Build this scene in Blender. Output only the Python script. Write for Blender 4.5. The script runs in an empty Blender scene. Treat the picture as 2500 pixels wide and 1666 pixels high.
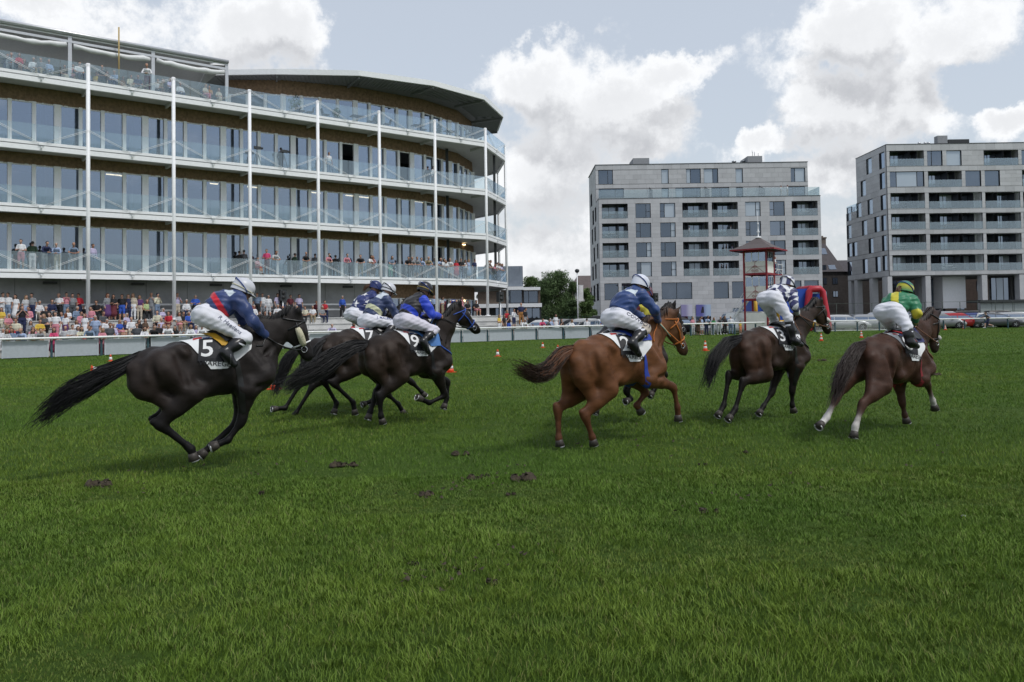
import bpy, bmesh, math, random, colorsys
import numpy as np
from math import sin, cos, pi, radians, sqrt, atan2, tan
from mathutils import Vector as V, Matrix
from mathutils.bvhtree import BVHTree
DIAG = False
GRASSK = 1.0
random.seed(7)
np.random.seed(7)
C = bpy.context.scene.collection
SC = bpy.context.scene

# ---------------------------------------------------------------- camera, sky, sun, exposure
CAMH, FPX, PITCH, ROLL, CY = 1.75, 1944.4, radians(1.66), radians(.885), 724.0
FWD = V((0, cos(PITCH), sin(PITCH)))
_u0 = V((0, -sin(PITCH), cos(PITCH)))
UPV = _u0 * cos(ROLL) + V((1, 0, 0)) * sin(ROLL)
RGT = V((1, 0, 0)) * cos(ROLL) - _u0 * sin(ROLL)
EYE = V((0, 0, CAMH))
cam = bpy.data.cameras.new('camera')
camo = bpy.data.objects.new('camera', cam)
C.objects.link(camo)
m = Matrix((RGT, UPV, -FWD)).transposed().to_4x4()
m.translation = EYE
camo.matrix_world = m
cam.sensor_width = 36
cam.lens = FPX / 2500 * 36
cam.shift_y = -(833 - CY) / 2500
cam.clip_start = .1
cam.clip_end = 4000
SC.camera = camo

SUN_EL, SUN_AZ = radians(56), radians(128)
w = bpy.data.worlds.new('World')
SC.world = w
w.use_nodes = True
nt = w.node_tree
nt.nodes.clear()


class NB:
    """tiny node helper"""
    def __init__(s, nt):
        s.nt = nt

    def n(s, typ, ins=None, **kw):
        nd = s.nt.nodes.new(typ)
        for k, v in kw.items():
            setattr(nd, k, v)
        for k, v in (ins or {}).items():
            if isinstance(v, bpy.types.NodeSocket):
                s.nt.links.new(v, nd.inputs[k])
            else:
                nd.inputs[k].default_value = v
        return nd

    def m(s, op, a, b=0., c=0., clamp=False):
        nd = s.n('ShaderNodeMath', {0: a, 1: b, 2: c}, operation=op)
        nd.use_clamp = clamp
        return nd.outputs[0]

    def v(s, op, a, b=(0, 0, 0)):
        nd = s.n('ShaderNodeVectorMath', {0: a, 1: b}, operation=op)
        return nd.outputs[1] if op in ('LENGTH', 'DOT_PRODUCT', 'DISTANCE') else nd.outputs[0]

    def ramp(s, x, a, b, lo=0., hi=1., smooth=True):
        nd = s.n('ShaderNodeMapRange', {0: x, 1: a, 2: b, 3: lo, 4: hi})
        if smooth:
            nd.interpolation_type = 'SMOOTHSTEP'
        return nd.outputs[0]

    def mix(s, f, a, b):
        nd = s.n('ShaderNodeMix', data_type='RGBA')
        for i, x in ((0, f), (6, a), (7, b)):
            if isinstance(x, bpy.types.NodeSocket):
                s.nt.links.new(x, nd.inputs[i])
            else:
                nd.inputs[i].default_value = x if i == 0 else (*x[:3], 1)
        return nd.outputs[2]

    def noise(s, vec, scale, detail=4., rough=.5, dist=0.):
        nd = s.n('ShaderNodeTexNoise', {'Scale': scale, 'Detail': detail, 'Roughness': rough, 'Distortion': dist})
        if vec is not None:
            s.nt.links.new(vec, nd.inputs['Vector'])
        return nd


# cloud density field over view directions (azimuth, elevation): clouds and gaps where the photo has them
def pix_dir(u, v):
    return (FWD + RGT * ((u - 1250) / FPX) - UPV * ((v - CY) / FPX)).normalized()


g = bpy.data.node_groups.new('cloud_field', 'ShaderNodeTree')
g.interface.new_socket('Vector', in_out='INPUT', socket_type='NodeSocketVector')
g.interface.new_socket('Field', in_out='OUTPUT', socket_type='NodeSocketFloat')
b = NB(g)
gi = b.n('NodeGroupInput')
go = b.n('NodeGroupOutput')
dv = gi.outputs[0]
sx = b.n('ShaderNodeSeparateXYZ', {0: dv})
az = b.m('ARCTAN2', sx.outputs[0], sx.outputs[1])
el = b.m('ARCSINE', sx.outputs[2])
nw = b.noise(dv, 9, 8, .62)
nw2 = b.v('SUBTRACT', nw.outputs[1], (.5, .5, .5))
azel = b.n('ShaderNodeCombineXYZ', {0: az, 1: el, 2: 0.}).outputs[0]
azel = b.v('ADD', azel, b.v('MULTIPLY', nw2, (.16, .13, 0)))
BLOBS = [  # centre px, half sizes px, weight
    (650, 60, 210, 130, 1.), (240, 90, 380, 120, .62), (60, 10, 160, 60, .9),
    (1330, 190, 190, 110, 1.05), (1640, 170, 150, 75, .95), (1480, 250, 260, 120, 1.), (1330, 420, 300, 190, .75),
    (1560, 330, 130, 60, .9),
    (2060, 90, 170, 110, 1.05), (2200, 230, 150, 110, 1.), (2350, 60, 200, 110, .85), (2050, 250, 120, 90, .9),
    (1860, 345, 120, 55, 1.), (2470, 270, 80, 70, 1.), (2060, 420, 170, 80, .8), (1300, 640, 300, 110, .65), (1800, 410, 120, 60, .6),
    (980, 80, 170, 150, -1.1), (1180, 20, 300, 60, -.9), (1790, 260, 75, 70, -.8), (1700, 40, 110, 60, -.8), (2400, 190, 110, 45, -.5),
    (1600, 440, 140, 40, -.25)]
acc = None
for (u, v_, su, sv, wt) in BLOBS:
    d = pix_dir(u, v_)
    a0, e0 = atan2(d.x, d.y), math.asin(d.z)
    ku = 1 / (su / FPX * cos(a0) ** 1.2)
    kv = 1 / (sv / FPX * cos(a0))
    q = b.v('MULTIPLY', b.v('SUBTRACT', azel, (a0, e0, 0)), (ku, kv, 0))
    fall = b.ramp(b.v('LENGTH', q), 0., 1.5, wt, 0.)
    if acc is None:
        acc = fall
    elif wt > 0:
        acc = b.n('ShaderNodeMath', {0: acc, 1: fall, 2: .25}, operation='SMOOTH_MAX').outputs[0]
    else:
        acc = b.m('ADD', acc, fall)
det = b.noise(dv, 13, 10, .68)
big = b.noise(dv, 2.6, 5, .55)
f = b.m('ADD', acc, b.m('MULTIPLY', b.m('SUBTRACT', det.outputs[0], .5), 1.5))
f = b.m('ADD', f, b.m('MULTIPLY', b.m('SUBTRACT', big.outputs[0], .48), .8))
g.links.new(f, go.inputs[0])

b = NB(nt)
tc = b.n('ShaderNodeTexCoord')
dv = tc.outputs['Generated']
sky = b.n('ShaderNodeTexSky', sky_type='NISHITA', sun_disc=False, sun_elevation=SUN_EL, sun_rotation=SUN_AZ,
          air_density=1.2, dust_density=2.2, ozone_density=1.2)


def field(vec):
    nd = nt.nodes.new('ShaderNodeGroup')
    nd.node_tree = g
    nt.links.new(vec, nd.inputs[0])
    return nd.outputs[0]


f0 = field(dv)
f1 = field(b.v('ADD', dv, (.0, .0, .05)))     # a step towards the sun: tops catch light, bellies stay grey
mask = b.ramp(f0, .20, .60)
lit = b.ramp(b.m('SUBTRACT', f0, f1), -.22, .40)
rim = b.ramp(f0, .38, .95, 1., 0.)
fine = b.noise(dv, 26, 6, .6)
shade = b.m('ADD', b.m('MULTIPLY', lit, .7), b.m('MULTIPLY', rim, .55))
shade = b.m('ADD', shade, b.m('MULTIPLY', b.m('SUBTRACT', fine.outputs[0], .5), .5), clamp=True)
CL_HI, CL_LO = (7.6, 7.7, 7.85), (4.15, 4.25, 4.5)
ccol = b.mix(shade, CL_LO, CL_HI)
veil = b.mix(.62, sky.outputs[0], (5.65, 6.0, 6.5))     # thin high haze over the blue
sz = b.n('ShaderNodeSeparateXYZ', {0: dv})
hor = b.ramp(sz.outputs[2], .0, .20, .6, 0.)
veil = b.mix(hor, veil, (5.6, 5.8, 6.1))
col = b.mix(b.m('MULTIPLY', mask, .97), veil, ccol)
bg = b.n('ShaderNodeBackground', {0: col, 1: .1})
nt.links.new(bg.outputs[0], b.n('ShaderNodeOutputWorld').inputs[0])

sl = bpy.data.lights.new('sun', 'SUN')
sl.energy = 1.5
sl.angle = radians(10)
sl.color = (1., .985, .95)
so = bpy.data.objects.new('sun', sl)
C.objects.link(so)
sdir = V((sin(SUN_AZ) * cos(SUN_EL), cos(SUN_AZ) * cos(SUN_EL), sin(SUN_EL)))
so.rotation_euler = (-sdir).to_track_quat('-Z', 'Y').to_euler()
so.location = (0, 0, 60)

vs = SC.view_settings
vs.view_transform = 'Standard'
vs.look = 'None'
vs.gamma = 1
vs.use_curve_mapping = False
vs.exposure = 0.38
SC.cycles.use_denoising = True
SC.cycles.max_bounces = 7
SC.cycles.transparent_max_bounces = 24
SC.cycles.caustics_reflective = False
SC.cycles.caustics_refractive = False


# ---------------------------------------------------------------- helpers
def ray(u, v):
    """photo pixel (2500 x 1666) -> direction"""
    return FWD + RGT * ((u - 1250) / FPX) - UPV * ((v - CY) / FPX)


def on_ground(u, v, z=0.):
    d = ray(u, v)
    return EYE + d * ((z - CAMH) / d.z)


def on_plane(u, v, p0, n):
    d = ray(u, v)
    t = (V(p0) - EYE).dot(V(n)) / d.dot(V(n))
    return EYE + d * t


def at_y(u, v, y):
    d = ray(u, v)
    return EYE + d * (y / d.y)


def proj(p):
    q = V(p) - EYE
    k = q.dot(FWD)
    return 1250 + FPX * q.dot(RGT) / k, CY - FPX * q.dot(UPV) / k


MATS = {}


def M(name, rgb, rough=.6, metal=0., var=.12, scale=6., bump=0., bscale=40., spec=.4, coat=0., sheen=0., coords='Object'):
    """plain principled material with a little uneven colour"""
    if name in MATS:
        return MATS[name]
    mt = bpy.data.materials.new(name)
    mt.use_nodes = True
    t = mt.node_tree
    p = t.nodes['Principled BSDF']
    b = NB(t)
    p.inputs['Roughness'].default_value = rough
    p.inputs['Metallic'].default_value = metal
    p.inputs['Specular IOR Level'].default_value = spec
    p.inputs['Coat Weight'].default_value = coat
    p.inputs['Sheen Weight'].default_value = sheen
    p.inputs['Base Color'].default_value = (*rgb, 1)
    tc = b.n('ShaderNodeTexCoord').outputs[coords]
    if var:
        nz = b.noise(tc, scale, 6, .6)
        k = b.ramp(nz.outputs[0], .3, .7, 1 - var, 1 + var, False)
        vm = b.n('ShaderNodeVectorMath', {0: rgb}, operation='SCALE')
        t.links.new(k, vm.inputs['Scale'])
        t.links.new(vm.outputs[0], p.inputs['Base Color'])
    if bump:
        nb = b.noise(tc, bscale, 4, .6)
        bp = b.n('ShaderNodeBump', {'Strength': bump, 'Height': nb.outputs[0], 'Distance': .02})
        t.links.new(bp.outputs[0], p.inputs['Normal'])
    MATS[name] = mt
    return mt


def glassmat(name, tint, gloss, rough=.02, see=1., body=(.05, .06, .07)):
    """window glass: mirror share, see-through share, the rest a tinted body"""
    mt = bpy.data.materials.new(name)
    mt.use_nodes = True
    t = mt.node_tree
    t.nodes.clear()
    b = NB(t)
    gl = b.n('ShaderNodeBsdfGlossy', {0: (.66, .80, 1., 1), 'Roughness': rough})
    tr = b.n('ShaderNodeBsdfTransparent', {0: (*tint, 1)})
    df = b.n('ShaderNodeBsdfDiffuse', {0: (*body, 1)})
    m1 = b.n('ShaderNodeMixShader', {0: see, 1: df.outputs[0], 2: tr.outputs[0]})
    fr = b.n('ShaderNodeLayerWeight', {0: .35})
    fc = b.ramp(fr.outputs[1], 0., 1., gloss, min(1., gloss + .45), False)
    m2 = b.n('ShaderNodeMixShader', {0: fc, 1: m1.outputs[0], 2: gl.outputs[0]})
    t.links.new(m2.outputs[0], b.n('ShaderNodeOutputMaterial').inputs[0])
    return mt


def emis(name, rgb, s):
    mt = bpy.data.materials.new(name)
    mt.use_nodes = True
    p = mt.node_tree.nodes['Principled BSDF']
    p.inputs['Base Color'].default_value = (*rgb, 1)
    p.inputs['Emission Color'].default_value = (*rgb, 1)
    p.inputs['Emission Strength'].default_value = s
    return mt


def rootloc(o):
    p = V((0, 0, 0))
    while o:
        p += o.location
        o = o.parent
    return p


def tag(o, label=None, cat=None, group=None, kind=None):
    if label: o['label'] = label
    if cat: o['category'] = cat
    if group: o['group'] = group
    if kind: o['kind'] = kind
    return o


def thing(name, loc, label, cat, group=None, rz=0.):
    o = bpy.data.objects.new(name, None)
    o.empty_display_size = .2
    C.objects.link(o)
    o.location = loc
    o.rotation_euler[2] = rz
    return tag(o, label, cat, group)


def link(name, me, parent=None, loc=None):
    o = bpy.data.objects.new(name, me)
    C.objects.link(o)
    if parent: o.parent = parent
    if loc is not None: o.location = loc
    return o


class MB:
    def __init__(s):
        s.v, s.f, s.mi, s.sm = [], [], [], []

    def add(s, vs, fs, mi=0, smooth=False):
        o = len(s.v)
        s.v += [tuple(p) for p in vs]
        s.f += [tuple(i + o for i in f) for f in fs]
        s.mi += [mi] * len(fs)
        s.sm += [smooth] * len(fs)
        return s

    def hexa(s, p, mi=0):
        return s.add(p, [(3, 2, 1, 0), (4, 5, 6, 7), (0, 1, 5, 4), (1, 2, 6, 5), (2, 3, 7, 6), (3, 0, 4, 7)], mi)

    def box(s, lo, hi, mi=0):
        (a, b_, c), (d, e, f) = lo, hi
        return s.hexa([(a, b_, c), (d, b_, c), (d, e, c), (a, e, c), (a, b_, f), (d, b_, f), (d, e, f), (a, e, f)], mi)

    def bar(s, a, b_, w, h, up=(0, 0, 1), mi=0):
        a, b_ = V(a), V(b_)
        d = (b_ - a).normalized()
        sd = d.cross(V(up))
        if sd.length < 1e-4: sd = d.cross(V((0, 1, 0)))
        sd.normalize()
        u = sd.cross(d).normalized()
        sd *= w / 2
        u *= h / 2
        return s.hexa([a - sd - u, a + sd - u, a + sd + u, a - sd + u, b_ - sd - u, b_ + sd - u, b_ + sd + u, b_ - sd + u], mi)

    def tube(s, pts, r, n=8, mi=0, caps=True, smooth=True, ysq=1.):
        pts = [V(p) for p in pts]
        rs = r if isinstance(r, (list, tuple)) else [r] * len(pts)
        vs, fs = [], []
        pu = None
        for i, p in enumerate(pts):
            d = (pts[min(i + 1, len(pts) - 1)] - pts[max(i - 1, 0)])
            d = d.normalized() if d.length > 1e-9 else V((0, 0, 1))
            if pu is None:
                pu = d.cross(V((0, 0, 1))) if abs(d.z) < .95 else d.cross(V((0, 1, 0)))
            sd = (pu - d * pu.dot(d)).normalized()
            pu = sd
            up = d.cross(sd)
            for k in range(n):
                a = 2 * pi * k / n
                vs.append(p + (sd * cos(a) + up * sin(a) * ysq) * rs[i])
        for i in range(len(pts) - 1):
            for k in range(n):
                k2 = (k + 1) % n
                fs.append((i * n + k, i * n + k2, (i + 1) * n + k2, (i + 1) * n + k))
        if caps:
            fs.append(tuple(range(n - 1, -1, -1)))
            fs.append(tuple((len(pts) - 1) * n + k for k in range(n)))
        return s.add(vs, fs, mi, smooth)

    def prism(s, poly, z0, z1, mi=0):
        n = len(poly)
        vs = [(x, y, z0) for x, y in poly] + [(x, y, z1) for x, y in poly]
        fs = [tuple(range(n - 1, -1, -1)), tuple(range(n, 2 * n))] + [(i, (i + 1) % n, n + (i + 1) % n, n + i) for i in range(n)]
        return s.add(vs, fs, mi)

    def lathe(s, c, prof, n=12, mi=0, smooth=True):
        vs, fs = [], []
        for (r, z) in prof:
            for k in range(n):
                a = 2 * pi * k / n
                vs.append((c[0] + r * cos(a), c[1] + r * sin(a), c[2] + z))
        for i in range(len(prof) - 1):
            for k in range(n):
                k2 = (k + 1) % n
                fs.append((i * n + k, i * n + k2, (i + 1) * n + k2, (i + 1) * n + k))
        fs.append(tuple(range(n - 1, -1, -1)))
        fs.append(tuple((len(prof) - 1) * n + k for k in range(n)))
        return s.add(vs, fs, mi, smooth)

    def mesh(s, name, mats, off=(0, 0, 0)):
        me = bpy.data.meshes.new(name)
        ox, oy, oz = off
        me.from_pydata([(x - ox, y - oy, z - oz) for x, y, z in s.v], [], s.f)
        mats = mats if isinstance(mats, (list, tuple)) else [mats]
        for mt in mats: me.materials.append(mt)
        if len(mats) > 1: me.polygons.foreach_set('material_index', s.mi)
        me.polygons.foreach_set('use_smooth', s.sm)
        me.update()
        return me

    def build(s, name, mats, parent=None, org=None):
        """world-space builder: verts become local to the parent chain (or to org)"""
        if parent:
            return link(name, s.mesh(name, mats, rootloc(parent)), parent)
        org = V(org) if org is not None else V((0, 0, 0))
        return link(name, s.mesh(name, mats, org), None, org)


def copy_tree(o, parent=None):
    c = o.copy()
    C.objects.link(c)
    c.parent = parent
    for ch in [x for x in KIDS.get(o.name, o.children)]:
        copy_tree(ch, c)
    return c


KIDS = {}


def np_mesh(name, verts, faces, mats, smooth=True, mi=None):
    """fast mesh from numpy arrays; faces (n,3) or (n,4)"""
    me = bpy.data.meshes.new(name)
    nv, nf, k = len(verts), len(faces), faces.shape[1]
    me.vertices.add(nv)
    me.vertices.foreach_set('co', np.ascontiguousarray(verts, np.float32).ravel())
    me.loops.add(nf * k)
    me.loops.foreach_set('vertex_index', np.ascontiguousarray(faces, np.int32).ravel())
    me.polygons.add(nf)
    me.polygons.foreach_set('loop_start', np.arange(0, nf * k, k, dtype=np.int32))
    me.polygons.foreach_set('loop_total', np.full(nf, k, np.int32))
    if smooth: me.polygons.foreach_set('use_smooth', np.ones(nf, bool))
    for mt in (mats if isinstance(mats, (list, tuple)) else [mats]): me.materials.append(mt)
    if mi is not None: me.polygons.foreach_set('material_index', np.ascontiguousarray(mi, np.int32))
    me.update(calc_edges=True)
    return me


def set_col(me, rgb, name='col'):
    a = me.color_attributes.new(name, 'FLOAT_COLOR', 'POINT')
    c = np.ones((len(me.vertices), 4), np.float32)
    c[:, :3] = rgb
    a.data.foreach_set('color', c.ravel())
# ================================================================ SETTING
WHITE = M('white paint', (.80, .81, .83), .45, var=.05)
CONC = M('grey concrete', (.30, .305, .315), .8, var=.14, scale=1.2, bump=.15, bscale=9)
SOFF = M('soffit grey', (.48, .48, .48), .7, var=.08, scale=2)
WOOD = M('larch slats', (.25, .163, .10), .7, var=.35, scale=5)
DARKM = M('dark metal', (.03, .033, .037), .45, var=.1)
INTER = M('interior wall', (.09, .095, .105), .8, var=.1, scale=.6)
GLASS = glassmat('window glass', (.55, .60, .66), .26, .015, .8, (.05, .06, .08))
RAILG = glassmat('balustrade glass', (.90, .95, .95), .05, .03, .90, (.5, .58, .58))
STRIP = emis('ceiling light strip', (1., .74, .40), 6.)

# grass ground: one sheet to the horizon
gm = bpy.data.materials.new('turf')
gm.use_nodes = True
t = gm.node_tree
b = NB(t)
p = t.nodes['Principled BSDF']
tcn = b.n('ShaderNodeTexCoord').outputs['Object']
n1 = b.noise(tcn, .55, 6, .6)
n2 = b.noise(tcn, 14, 6, .7)
n3 = b.noise(b.v('MULTIPLY', tcn, (1, .25, 1)), 3.2, 5, .65)
c1 = b.mix(b.ramp(n1.outputs[0], .35, .68), (.064, .118, .018), (.086, .150, .026))
c1 = b.mix(b.ramp(n3.outputs[0], .42, .75, 0, .55), c1, (.085, .130, .034))
c1 = b.mix(b.ramp(n2.outputs[0], .35, .7, .5, 0.), c1, (.034, .064, .014))
t.links.new(c1, p.inputs['Base Color'])
p.inputs['Roughness'].default_value = .75
p.inputs['Specular IOR Level'].default_value = .04
nb = b.noise(tcn, 55, 6, .75)
bp = b.n('ShaderNodeBump', {'Strength': .9, 'Distance': .05, 'Height': nb.outputs[0]})
t.links.new(bp.outputs[0], p.inputs['Normal'])
mb = MB()
mb.add([(-1500, -300, 0), (1500, -300, 0), (1500, 2500, 0), (-1500, 2500, 0)], [(0, 1, 2, 3)])
tag(mb.build('ground', gm), kind='structure')

# ---------------------------------------------------------------- grandstand
G0 = V((-27.0, 50.7, 0))
GU = V((.797, .604, 0)).normalized()
GN = V((-GU.y, GU.x, 0))


def P(u, w, z=0.):
    return G0 + GU * u + GN * w + V((0, 0, z))


def P2(u, w):
    q = P(u, w)
    return (q.x, q.y)


def uw(p):
    q = V(p) - G0
    return q.dot(GU), q.dot(GN)


LV = [5.26, 9.28, 13.18, 17.45]      # balcony floor levels
BAY = 5.2
COLS = [(BAY * k, 0.) for k in range(-3, 7)] + [(36.4, 4.1), (39.5, 9.5)]
EDGE = [(-16, 0), (31.2, 0), (36.4, 4.1), (39.5, 9.5), (39.5, 17)]
FAC = [(-16, 2), (21, 2), (26.5, 2.6), (31, 4.2), (34.5, 7), (36.8, 10.3), (37, 17)]
PAV = [(11, 17), (11, 6.5), (14.5, 4.2), (20, 2.7), (26.5, 2.8), (31, 4.2), (34.5, 7), (36.8, 10.3), (37, 17)]
stand = thing('grandstand', P(10, 8), 'long white grandstand with four curving glass balconies and brown slat bands', 'grandstand')


def offs(poly, d):
    """offset an open (u,w) polyline sideways (positive = backwards)"""
    out = []
    for i, p in enumerate(poly):
        a = V(poly[max(i - 1, 0)])
        c = V(poly[min(i + 1, len(poly) - 1)])
        if i in (0, len(poly) - 1):
            t = (c - a).normalized()
            nrm = V((-t.y, t.x))
            out.append((p[0] + nrm.x * d, p[1] + nrm.y * d))
        else:
            t1 = (V(p) - a).normalized()
            t2 = (c - V(p)).normalized()
            n_ = V((-t1.y - t2.y, t1.x + t2.x)).normalized()
            k = d / max(.5, n_.dot(V((-t1.y, t1.x))))
            out.append((p[0] + n_.x * k, p[1] + n_.y * k))
    return out


def walk(poly, step):
    """points along polyline, returns list of (a,b) spans of about `step`, per segment"""
    out = []
    for i in range(len(poly) - 1):
        a, c = V(poly[i]), V(poly[i + 1])
        n = max(1, round((c - a).length / step))
        for k in range(n):
            out.append((a.lerp(c, k / n), a.lerp(c, (k + 1) / n)))
    return out


def strip(mb, poly, z0, z1, d0, d1, mi=0):
    """wall-like band following a polyline between two offsets"""
    A, B = offs(poly, d0), offs(poly, d1)
    for i in range(len(poly) - 1):
        q = [P(*A[i]), P(*A[i + 1]), P(*B[i + 1]), P(*B[i])]
        mb.hexa([v + V((0, 0, z0)) for v in q] + [v + V((0, 0, z1)) for v in q], mi)


for k, (u, w_) in enumerate(COLS):
    mb = MB()
    q = P(u, w_)
    mb.tube([q + V((0, 0, 0)), q + V((0, 0, LV[3] + 1.15))], .125, 10)
    mb.tube([q + V((0, 0, 0)), q + V((0, 0, .06 + (2.1 if u < 33 else 0)))], .24, 10)
    if u > 35: mb = MB().tube([q, q + V((0, 0, LV[3] + 1.0))], .12, 10)
    mb.build('column', WHITE, stand)

BACK = [(39.5, 17), (-16, 17)]
for li, L in enumerate(LV):
    mb = MB()
    poly = [P2(*p) for p in offs(EDGE, .12) + [(-16, 17)]]
    mb.prism(poly, L - .34, L - .02)
    mb.build('floor_slab', SOFF, stand)
    mb = MB()
    strip(mb, EDGE, L - .52, L - .22, -.06, .16)
    mb.build('edge_beam', WHITE, stand)
    mb = MB()
    strip(mb, EDGE, L - .16, L + .02, -.05, .12)
    mb.build('floor_kerb', WHITE, stand)
    # ribs under the slab at each column, and a beam at mid bay
    for (u, w_) in COLS[:10]:
        MB().bar(P(u, .2, L - .45), P(u, 2.3, L - .45), .14, .22).build('soffit_beam', SOFF, stand)
    # wooden slat band above the windows
    fac = FAC
    head = L - .46 - (.85 if li == 3 else .62 if li == 2 else .5)
    if li > 0:
        mb = MB()
        strip(mb, fac, head, L - .36, .02, .14)
        for a, c in walk(fac[:6], .105):
            a3, c3 = P(a.x, a.y), P(c.x, c.y)
            d = (c3 - a3)
            n_ = V((d.y, -d.x, 0)).normalized()
            e = d * .22
            jit = random.uniform(0, .025)
            q = [a3 + e * .5 + n_ * (.035 + jit), c3 - e * .5 + n_ * (.035 + jit), c3 - e * .5, a3 + e * .5]
            mb.hexa([x + V((0, 0, head - .02)) for x in q] + [x + V((0, 0, L - .37)) for x in q])
        tag(mb.build('wood_slat', WOOD, stand), kind='stuff')
    # balustrade glass panels
    for a, c in walk(EDGE, 1.3):
        t_ = (c - a) * .012
        a_, c_ = a + t_, c - t_
        mb = MB().bar(P(a_.x, a_.y, L + .56), P(c_.x, c_.y, L + .56), .018, 1.12)
        mb.build('glass_panel', RAILG, stand)
    # tie rods in a V per bay
    for k in range(len(COLS) - 2):
        (u0, w0), (u1, w1) = COLS[k], COLS[k + 1]
        um, wm = (u0 + u1) / 2, (w0 + w1) / 2
        mb = MB()
        for sgn, (uu, ww) in ((1, (u0, w0)), (-1, (u1, w1))):
            for o_ in (0, .09):
                mb.tube([P(uu, ww - .12, L + 1.1 - o_), P(um - sgn * (.12 + o_ * 2), wm - .12, L - .02)], .011, 5)
        mb.bar(P(um, wm - .16, L - .1), P(um, wm + .1, L - .1), .3, .16)
        mb.bar(P(um, wm - .24, L - .36), P(um, wm - .02, L - .3), .1, .1)
        mb.build('tie_rod', WHITE, stand)


def glazing(poly, z0, z1, step, phase=0, dbl=4, openat=()):
    """mullions joined as a frame, every pane its own object"""
    fr = MB()
    i = 0
    for a, c in walk(poly, step):
        i += 1
        wd = .40 if (i + phase) % dbl == 0 else .22
        fr.bar(P(a.x, a.y, z0) - GN * .08, P(a.x, a.y, z1) - GN * .08, wd, .2, GN)
        if i in openat: continue
        mb = MB().bar(P(a.x, a.y, (z0 + z1) / 2), P(c.x, c.y, (z0 + z1) / 2), .02, z1 - z0 - .06)
        j1, j2 = random.uniform(-.02, .02), random.uniform(-.03, .03)      # panes never hang quite true
        mb.v = [tuple(V(q) + GN * (j1 * ((i_ > 3) - .5) + j2 * ((q[2] > (z0 + z1) / 2) - .5))) for i_, q in enumerate(mb.v)]
        mb.build('window_pane', GLASS, stand)
    strip(fr, poly, z0 - .02, z0 + .09, -.04, .06)
    strip(fr, poly, z1 - .08, z1 + .02, -.04, .06)
    fr.build('window_frame', WHITE, stand)


for li, L in enumerate(LV[:3]):
    top = LV[li + 1] - .46 - (.85 if li == 2 else .62 if li == 1 else .5)
    glazing(FAC[:6], L + .02, top, 1.3, dbl=4, openat=(27, 31) if li == 2 else ())
L4 = LV[3]
glazing(PAV[1:8], L4 + .02, L4 + 2.45, 1.3)
mb = MB()
pv = PAV[1:8]
strip(mb, pv, L4 + 2.45, L4 + 3.62, .02, .14)
for a, c in walk(pv, .105):
    a3, c3 = P(a.x, a.y), P(c.x, c.y)
    d = c3 - a3
    n_ = V((d.y, -d.x, 0)).normalized()
    e = d * .22
    jit = random.uniform(0, .025)
    q = [a3 + e * .5 + n_ * (.035 + jit), c3 - e * .5 + n_ * (.035 + jit), c3 - e * .5, a3 + e * .5]
    mb.hexa([x + V((0, 0, L4 + 2.43)) for x in q] + [x + V((0, 0, L4 + 3.6)) for x in q])
tag(mb.build('wood_slat', WOOD, stand), kind='stuff')
# pavilion roof with deep eaves
RF = [(9.6, 6), (13.6, 3), (19, -.25), (25.2, -1.2), (31, -.15), (36, 3.8), (38.9, 8.6), (39.2, 17), (9.6, 17)]
mb = MB().prism([P2(*p) for p in RF], L4 + 3.62, L4 + 3.7)
for a, c in walk(RF[:8], .32):                     # ribs of the profiled soffit
    m_ = (a + c) / 2
    t_ = (c - a).normalized()
    n_ = V((-t_.y, t_.x))
    mb.bar(P(a.x + n_.x * .1, a.y + n_.y * .1, L4 + 3.6), P(a.x + n_.x * 2.6, a.y + n_.y * 2.6, L4 + 3.6), .16, .05)
for (u, w_) in RF[1:7]:
    mb.bar(P(u + .05, w_ + .15, L4 + 3.53), P(u + (23 - u) * .12, w_ + 3.2, L4 + 3.53), .14, .2)
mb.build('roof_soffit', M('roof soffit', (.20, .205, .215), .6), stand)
mb = MB()
strip(mb, RF[:8], L4 + 3.6, L4 + 4.02, -.05, .1)
mb.build('roof_fascia', WHITE, stand)
MB().prism([P2(*p) for p in offs(RF[:8], .12) + [(9.7, 16.9)]], L4 + 3.72, L4 + 3.98).build('roof', SOFF, stand)
# interior: back walls, dark posts, light strips
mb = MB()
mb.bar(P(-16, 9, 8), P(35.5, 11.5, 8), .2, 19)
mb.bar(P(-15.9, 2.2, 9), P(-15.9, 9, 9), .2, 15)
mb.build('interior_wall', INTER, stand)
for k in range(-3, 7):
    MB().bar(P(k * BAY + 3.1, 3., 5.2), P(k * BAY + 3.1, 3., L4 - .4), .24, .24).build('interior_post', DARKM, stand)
random.seed(5)
for li in (0, 1):
    mb = MB()
    for k in range(26):
        u = -8 + k * 1.7
        w_ = 3.2 + random.choice((0, 1.6, 3.2))
        ln = random.choice((1.2, 1.2, 2.6))
        if u + ln > 33 or random.random() < .25: continue
        z = LV[li + 1] - .5
        mb.bar(P(u, w_, z), P(u + ln * .93, w_ + ln * .1, z), .17, .06)
    mb.build('ceiling_light', STRIP, stand)
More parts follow.
